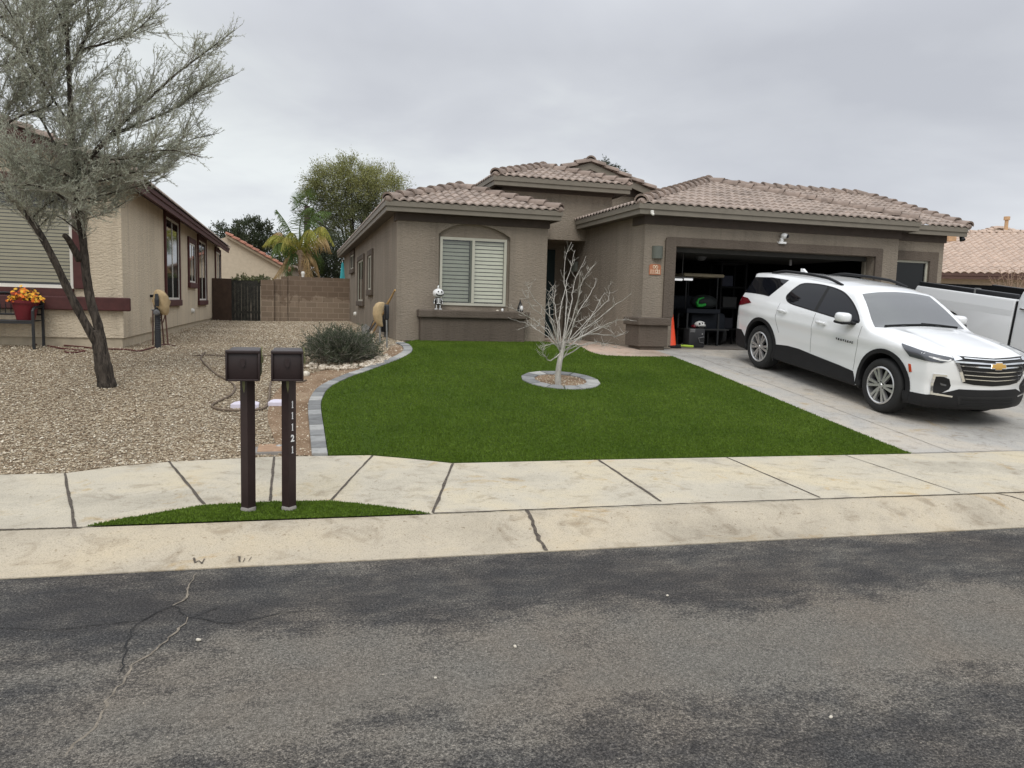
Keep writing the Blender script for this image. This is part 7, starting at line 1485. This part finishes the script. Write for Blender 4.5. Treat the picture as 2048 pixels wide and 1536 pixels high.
m_.tube([(cb-.03, cy_-.012, cz1-.18), (cxm-.02, cy_-.014, cz1-.2), (cxm-.04, cy_-.015, zfl+.22), (cxm-.01, cy_-.014, zfl+.12), (cb-.03, cy_-.012, zfl+.1)], .009, 6); m_.build('loop_handle', MT['grey_m'], cs, smooth=60); m_ = MB(); m_.ball((cb-.07, cy_-.004, cz1-.12), (.016, .01, .016)); m_.build('latch', MT['steel'], cs); m_ = MB(); m_.box((ca+.02, cy_-.012, cz1-.09), (ca+.14, cy_+.02, cz1-.01), bev=.012); m_.build('clasp', MT['grey_m'], cs)
hc = Vector((onY(1400, 650, cy_+.14).x, cy_+.14, cz1)); hm = thing('helmet', tuple(hc), 'white and black helmet lying on top of the charcoal case', 'helmet'); m_ = MB(); m_.ball(hc+Vector((0, 0, .075)), (.125, .13, .085), n=16, m=10); m_.build('shell', plain('helmet_white', (.62, .62, .60), .4), hm, smooth=180); m_ = MB()
for i in range(3): m_.ball(hc+Vector((-.065+.06*i, -.095, .10+.01*(i % 2))), (.020, .035, .022))
m_.tube([hc+Vector((-.13, -.03, .03)), hc+Vector((-.02, -.14, .035)), hc+Vector((.10, -.09, .03))], .016, 6); m_.build('vents', MT['black'], hm, smooth=180)
rb = hc+Vector((-.155, -.02, .04)); m_ = MB(); m_.ball(rb, (.04, .05, .04)); m_.tube([rb, rb+Vector((-.06, 0, .01))], .02, 6); m_.build('red_glove', MT['redlens'], smooth=60, at=tuple(rb-Vector((0, 0, .04))), label='dark red thing beside the helmet on the case', cat='glove')
gt0 = onY(1362, 693, GY-.05); gs = thing('hedge_shears', (gt0.x, gt0.y, h(gt0.x, gt0.y)), 'lime handled garden shears lying on the concrete by the cone', 'shears'); zg = .95; m_ = MB(); m_.tube([onY(1361, 691, GY-.08)*1, onY(1386, 693, GY-.08)], [.022, .026], 8); m_.build('grip', MT['lime'], gs, smooth=60); m_ = MB(); m_.tube([onY(1337, 692.5, GY-.12), onY(1361, 691.5, GY-.08)], [.012, .02], 8); m_.ball(onY(1364, 688, GY-.08), .022); m_.build('blades', MT['black'], gs)
# golf cart: pale canopy over dark body
yc = GY+2.2; g0, g1 = onY(1352, 550, yc).x, onY(1432, 550, yc).x; zc_ = onY(1392, 552, yc).z; gc = thing('golf_cart', ((g0+g1)/2, yc, zfl), 'golf cart with a tan canopy at the back of the garage', 'golf cart'); m_ = MB(); m_.box((g0, yc-.4, zc_-.035), (g1, yc+1.2, zc_+.045), bev=.03); m_.build('canopy', plain('canopy_tan', (.42, .36, .25), .6), gc, smooth=40)
dk = plain('dark_teal_fabric', (.008, .011, .018), .7); m_ = MB()
for x in (g0+.12, g1-.12):
    for yy_ in (yc-.3, yc+1.1): m_.tube([(x, yy_, zfl+.5), (x, yy_, zc_-.03)], .018, 6)
m_.build('posts', MT['blackm'], gc); m_ = MB(); m_.box((g0+.08, yc-.35, zfl+.42), (g1-.08, yc+1.1, zfl+.62), bev=.05); m_.box((g0+.15, yc+.1, zfl+.62), (g1-.15, yc+.5, zfl+.80), bev=.04); m_.box((g0+.15, yc+.42, zfl+.80), (g1-.15, yc+.56, zfl+1.15), bev=.04); m_.box((g0+.08, yc-.7, zfl+.3), (g1-.08, yc-.3, zfl+.75), bev=.08); m_.build('body', dk, gc, smooth=40)
for x in (g0+.1, g1-.1):
    for yy_ in (yc-.5, yc+.95): m_ = MB(); m_.lathe([(0, -.06), (.12, -.06), (.21, -.05), (.22, 0), (.21, .05), (.12, .06), (0, .06)], 18, X=Matrix.Translation((x, yy_, zfl+.225)) @ Matrix.Rotation(R(90), 4, 'Y')); m_.build('wheel', MT['rubber'], gc, smooth=50)
yb_ = GY+1.3; b0, b1 = onY(1374, 620, yb_).x, onY(1441, 620, yb_).x; wb = thing('work_bench', ((b0+b1)/2, yb_, zfl), 'dark blue bench with a lower shelf in the garage', 'bench'); bt1 = onY(1405, 618, yb_).z; m_ = MB(); m_.box((b0, yb_, bt1-.10), (b1, yb_+.5, bt1), bev=.01); m_.build('top', dk, wb); m_ = MB(); bs_ = onY(1420, 658, yb_).z; m_.box((b0, yb_, bs_-.03), (b1+.25, yb_+.45, bs_)); m_.build('shelf', plain('grey_shelf', (.03, .03, .03), .6), wb)
for x in (b0+.03, b1-.03):
    for yy_ in (yb_+.03, yb_+.46): m_ = MB(); m_.box((x-.02, yy_-.02, zfl), (x+.02, yy_+.02, bt1-.101)); m_.build('leg', MT['blackm'], wb)
gq = onY(1400, 603, yb_+.2); bgp = thing('sport_bag', (gq.x, yb_+.2, bt1), 'dark bag with a bright green curved stripe on the garage bench', 'bag'); m_ = MB(); m_.ball((gq.x+.12, yb_+.25, bt1+.16), (.34, .2, .17), n=18, m=10); m_.build('bag_shell', plain('bag_black', (.02, .024, .024), .7), bgp, smooth=180); gp = plain('neon_green', (.02, .34, .04), .5); m_ = MB(); pp = [(1408, 595), (1398, 598), (1394, 605), (1396, 611), (1404, 611), (1411, 609)]; m_.tube([onY(u, v, yb_+.03) for u, v in pp], [.012, .022, .035, .045, .04, .03], 8); m_.build('stripe', gp, bgp, smooth=60)
ls = onY(1365, 558.5, GY+1.0); lt = thing('shop_light', tuple(ls), 'two bright strip lamps hanging in the dark garage', 'lamp'); em_ = NT('strip_glow'); em_.p.inputs['Emission Color'].default_value = (1, 1, 1, 1); em_.p.inputs['Emission Strength'].default_value = .55; em_.set((.8, .8, .8), .4)
for u0, u1 in ((1344, 1365.5), (1369.5, 1386)): m_ = MB(); a, b = onY(u0, 558.5, GY+1), onY(u1, 559.2, GY+1); m_.box((a.x, GY+1, a.z-.022), (b.x, GY+1.05, a.z+.022), bev=.008); m_.build('tube', em_.m, lt)
m_ = MB(); m_.box((onY(1344, 555, GY+1).x, GY+.99, ls.z+.024), (onY(1386, 555, GY+1).x, GY+1.06, ls.z+.05)); m_.tube([(ls.x, GY+1.02, ls.z+.05), (ls.x, GY+1.02, 3.4)], .006, 4); m_.build('housing', MT['grey_m'], lt)
fn = onY(1402, 512, GY+1.6); op = thing('garage_opener', (fn.x, GY+1.6, fn.z), 'dim grey door opener under the garage ceiling', 'opener'); m_ = MB(); m_.lathe([(.0, -.11), (.08, -.10), (.13, -.03), (.14, .03)], 16, X=Matrix.Translation((fn.x, GY+1.6, fn.z))); m_.build('lamp_cover', plain('dim_grey', (.13, .135, .14), .5), op, smooth=60); m_ = MB(); m_.box((fn.x-.2, GY+1.45, fn.z+.031), (fn.x+.3, GY+1.8, fn.z+.14), bev=.02); m_.tube([(fn.x, GY+1.6, fn.z+.14), (fn.x, GY+1.6, 3.42)], .012, 5); m_.build('case', plain('dim_case', (.09, .095, .10), .5), op)
sw2 = onY(1582, 523, GY+1.2); m_ = MB(); m_.box((sw2.x-.03, GY+1.2, sw2.z-.09), (sw2.x+.03, GY+1.24, sw2.z+.09), bev=.008); m_.tube([(sw2.x, GY+1.22, sw2.z+.09), (sw2.x, GY+1.22, 3.42)], .004, 4); m_.build('pull_handle', plain('dim_white', (.35, .35, .36), .5), at=tuple(sw2), label='small pale pull handle hanging from the garage ceiling above the SUV', cat='pull handle')
sr = onY(1452, 590, GY+1.9); rk = thing('storage_rack', (sr.x, GY+1.9, zfl), 'tall dark storage rack with boxes beside the golf cart', 'rack'); m_ = MB(); rx0, rx1 = onY(1441, 590, GY+1.9).x, onY(1490, 590, GY+1.9).x
for x in (rx0, rx1):
    for yy_ in (GY+1.9, GY+2.4): m_.box((x-.02, yy_-.02, zfl), (x+.02, yy_+.02, 2.9))
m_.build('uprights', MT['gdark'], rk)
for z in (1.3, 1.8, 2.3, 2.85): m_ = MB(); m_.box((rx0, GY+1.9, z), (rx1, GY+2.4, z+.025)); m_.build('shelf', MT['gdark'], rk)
for i, (z, a, b, c) in enumerate(((1.326, .05, .3, (.008, .008, .015)), (1.826, .1, .38, (.018, .018, .018)), (2.326, .05, .25, (.008, .01, .025)))): m_ = MB(); m_.box((rx0+a, GY+1.95, z), (rx0+b+.1, GY+2.3, z+.26), bev=.015); m_.build('storage_box', plain('box%d' % i, c, .6), at=(rx0+a, GY+1.95, z), label=('dark box on the lowest shelf of the garage rack', 'grey box on the second shelf of the garage rack', 'navy box on the third shelf of the garage rack')[i], cat='box', group='boxes on the garage rack')
# ---- umbrella and ornament behind the wall
uy = 33.; ub = onY(685, 560, uy); um = thing('patio_umbrella', (ub.x, uy, .9), 'folded turquoise patio umbrella behind the block wall', 'umbrella'); m_ = MB(); zt_ = onY(684, 524, uy).z; m_.tube([(ub.x, uy, .9), (ub.x, uy, zt_+.05)], .02, 8); m_.build('pole', MT['white'], um); m_ = MB(); n = 12; prf = [(.02, zt_), (.05, zt_-.1), (.08, zt_-.4), (.12, zt_-.9), (.10, zt_-1.2)]; vs = []
for r, z in prf:
    for j in range(n*2): a = math.pi*j/n; f = 1 if j % 2 else .62; vs.append((ub.x+r*f*math.cos(a), uy+r*f*math.sin(a), z))
m_.add(vs, [(i*2*n+j, i*2*n+(j+1) % (2*n), (i+1)*2*n+(j+1) % (2*n), (i+1)*2*n+j) for i in range(len(prf)-1) for j in range(2*n)]); m_.build('canopy', MT['turq'], um)
wo = onY(606, 551, WYB+.05); m_ = MB(); m_.lathe([(.0, 0), (.07, 0), (.075, .02), (.05, .04), (.055, .12), (.075, .2), (.05, .24), (0, .25)], 14, X=Matrix.Translation((wo.x, WYB+.06, onY(606, 556, WYB+.05).z))); m_.build('wall_ornament', MT['white_v'], smooth=50, at=tuple(wo), label='small pale jar standing on the block wall below the palm', cat='jar')
# pebbles lying on the road
for u, v, r, lb in ((397, 1279, .022, 'pale pebble on the asphalt just right of the long crack'), (1030, 1292, .018, 'tan pebble alone in the middle of the asphalt'), (1335, 1190, .013, 'tiny white pebble on the asphalt below the kerb'), (1662, 1433, .016, 'white pebble on the asphalt at the lower right'), (871, 1354, .012, 'tiny grey pebble on the lower middle asphalt')):
    p = onZ(u, v, .012); rock((p.x, p.y, .008), r*.55, 'road_pebble', lb, None, 'rockgrey')
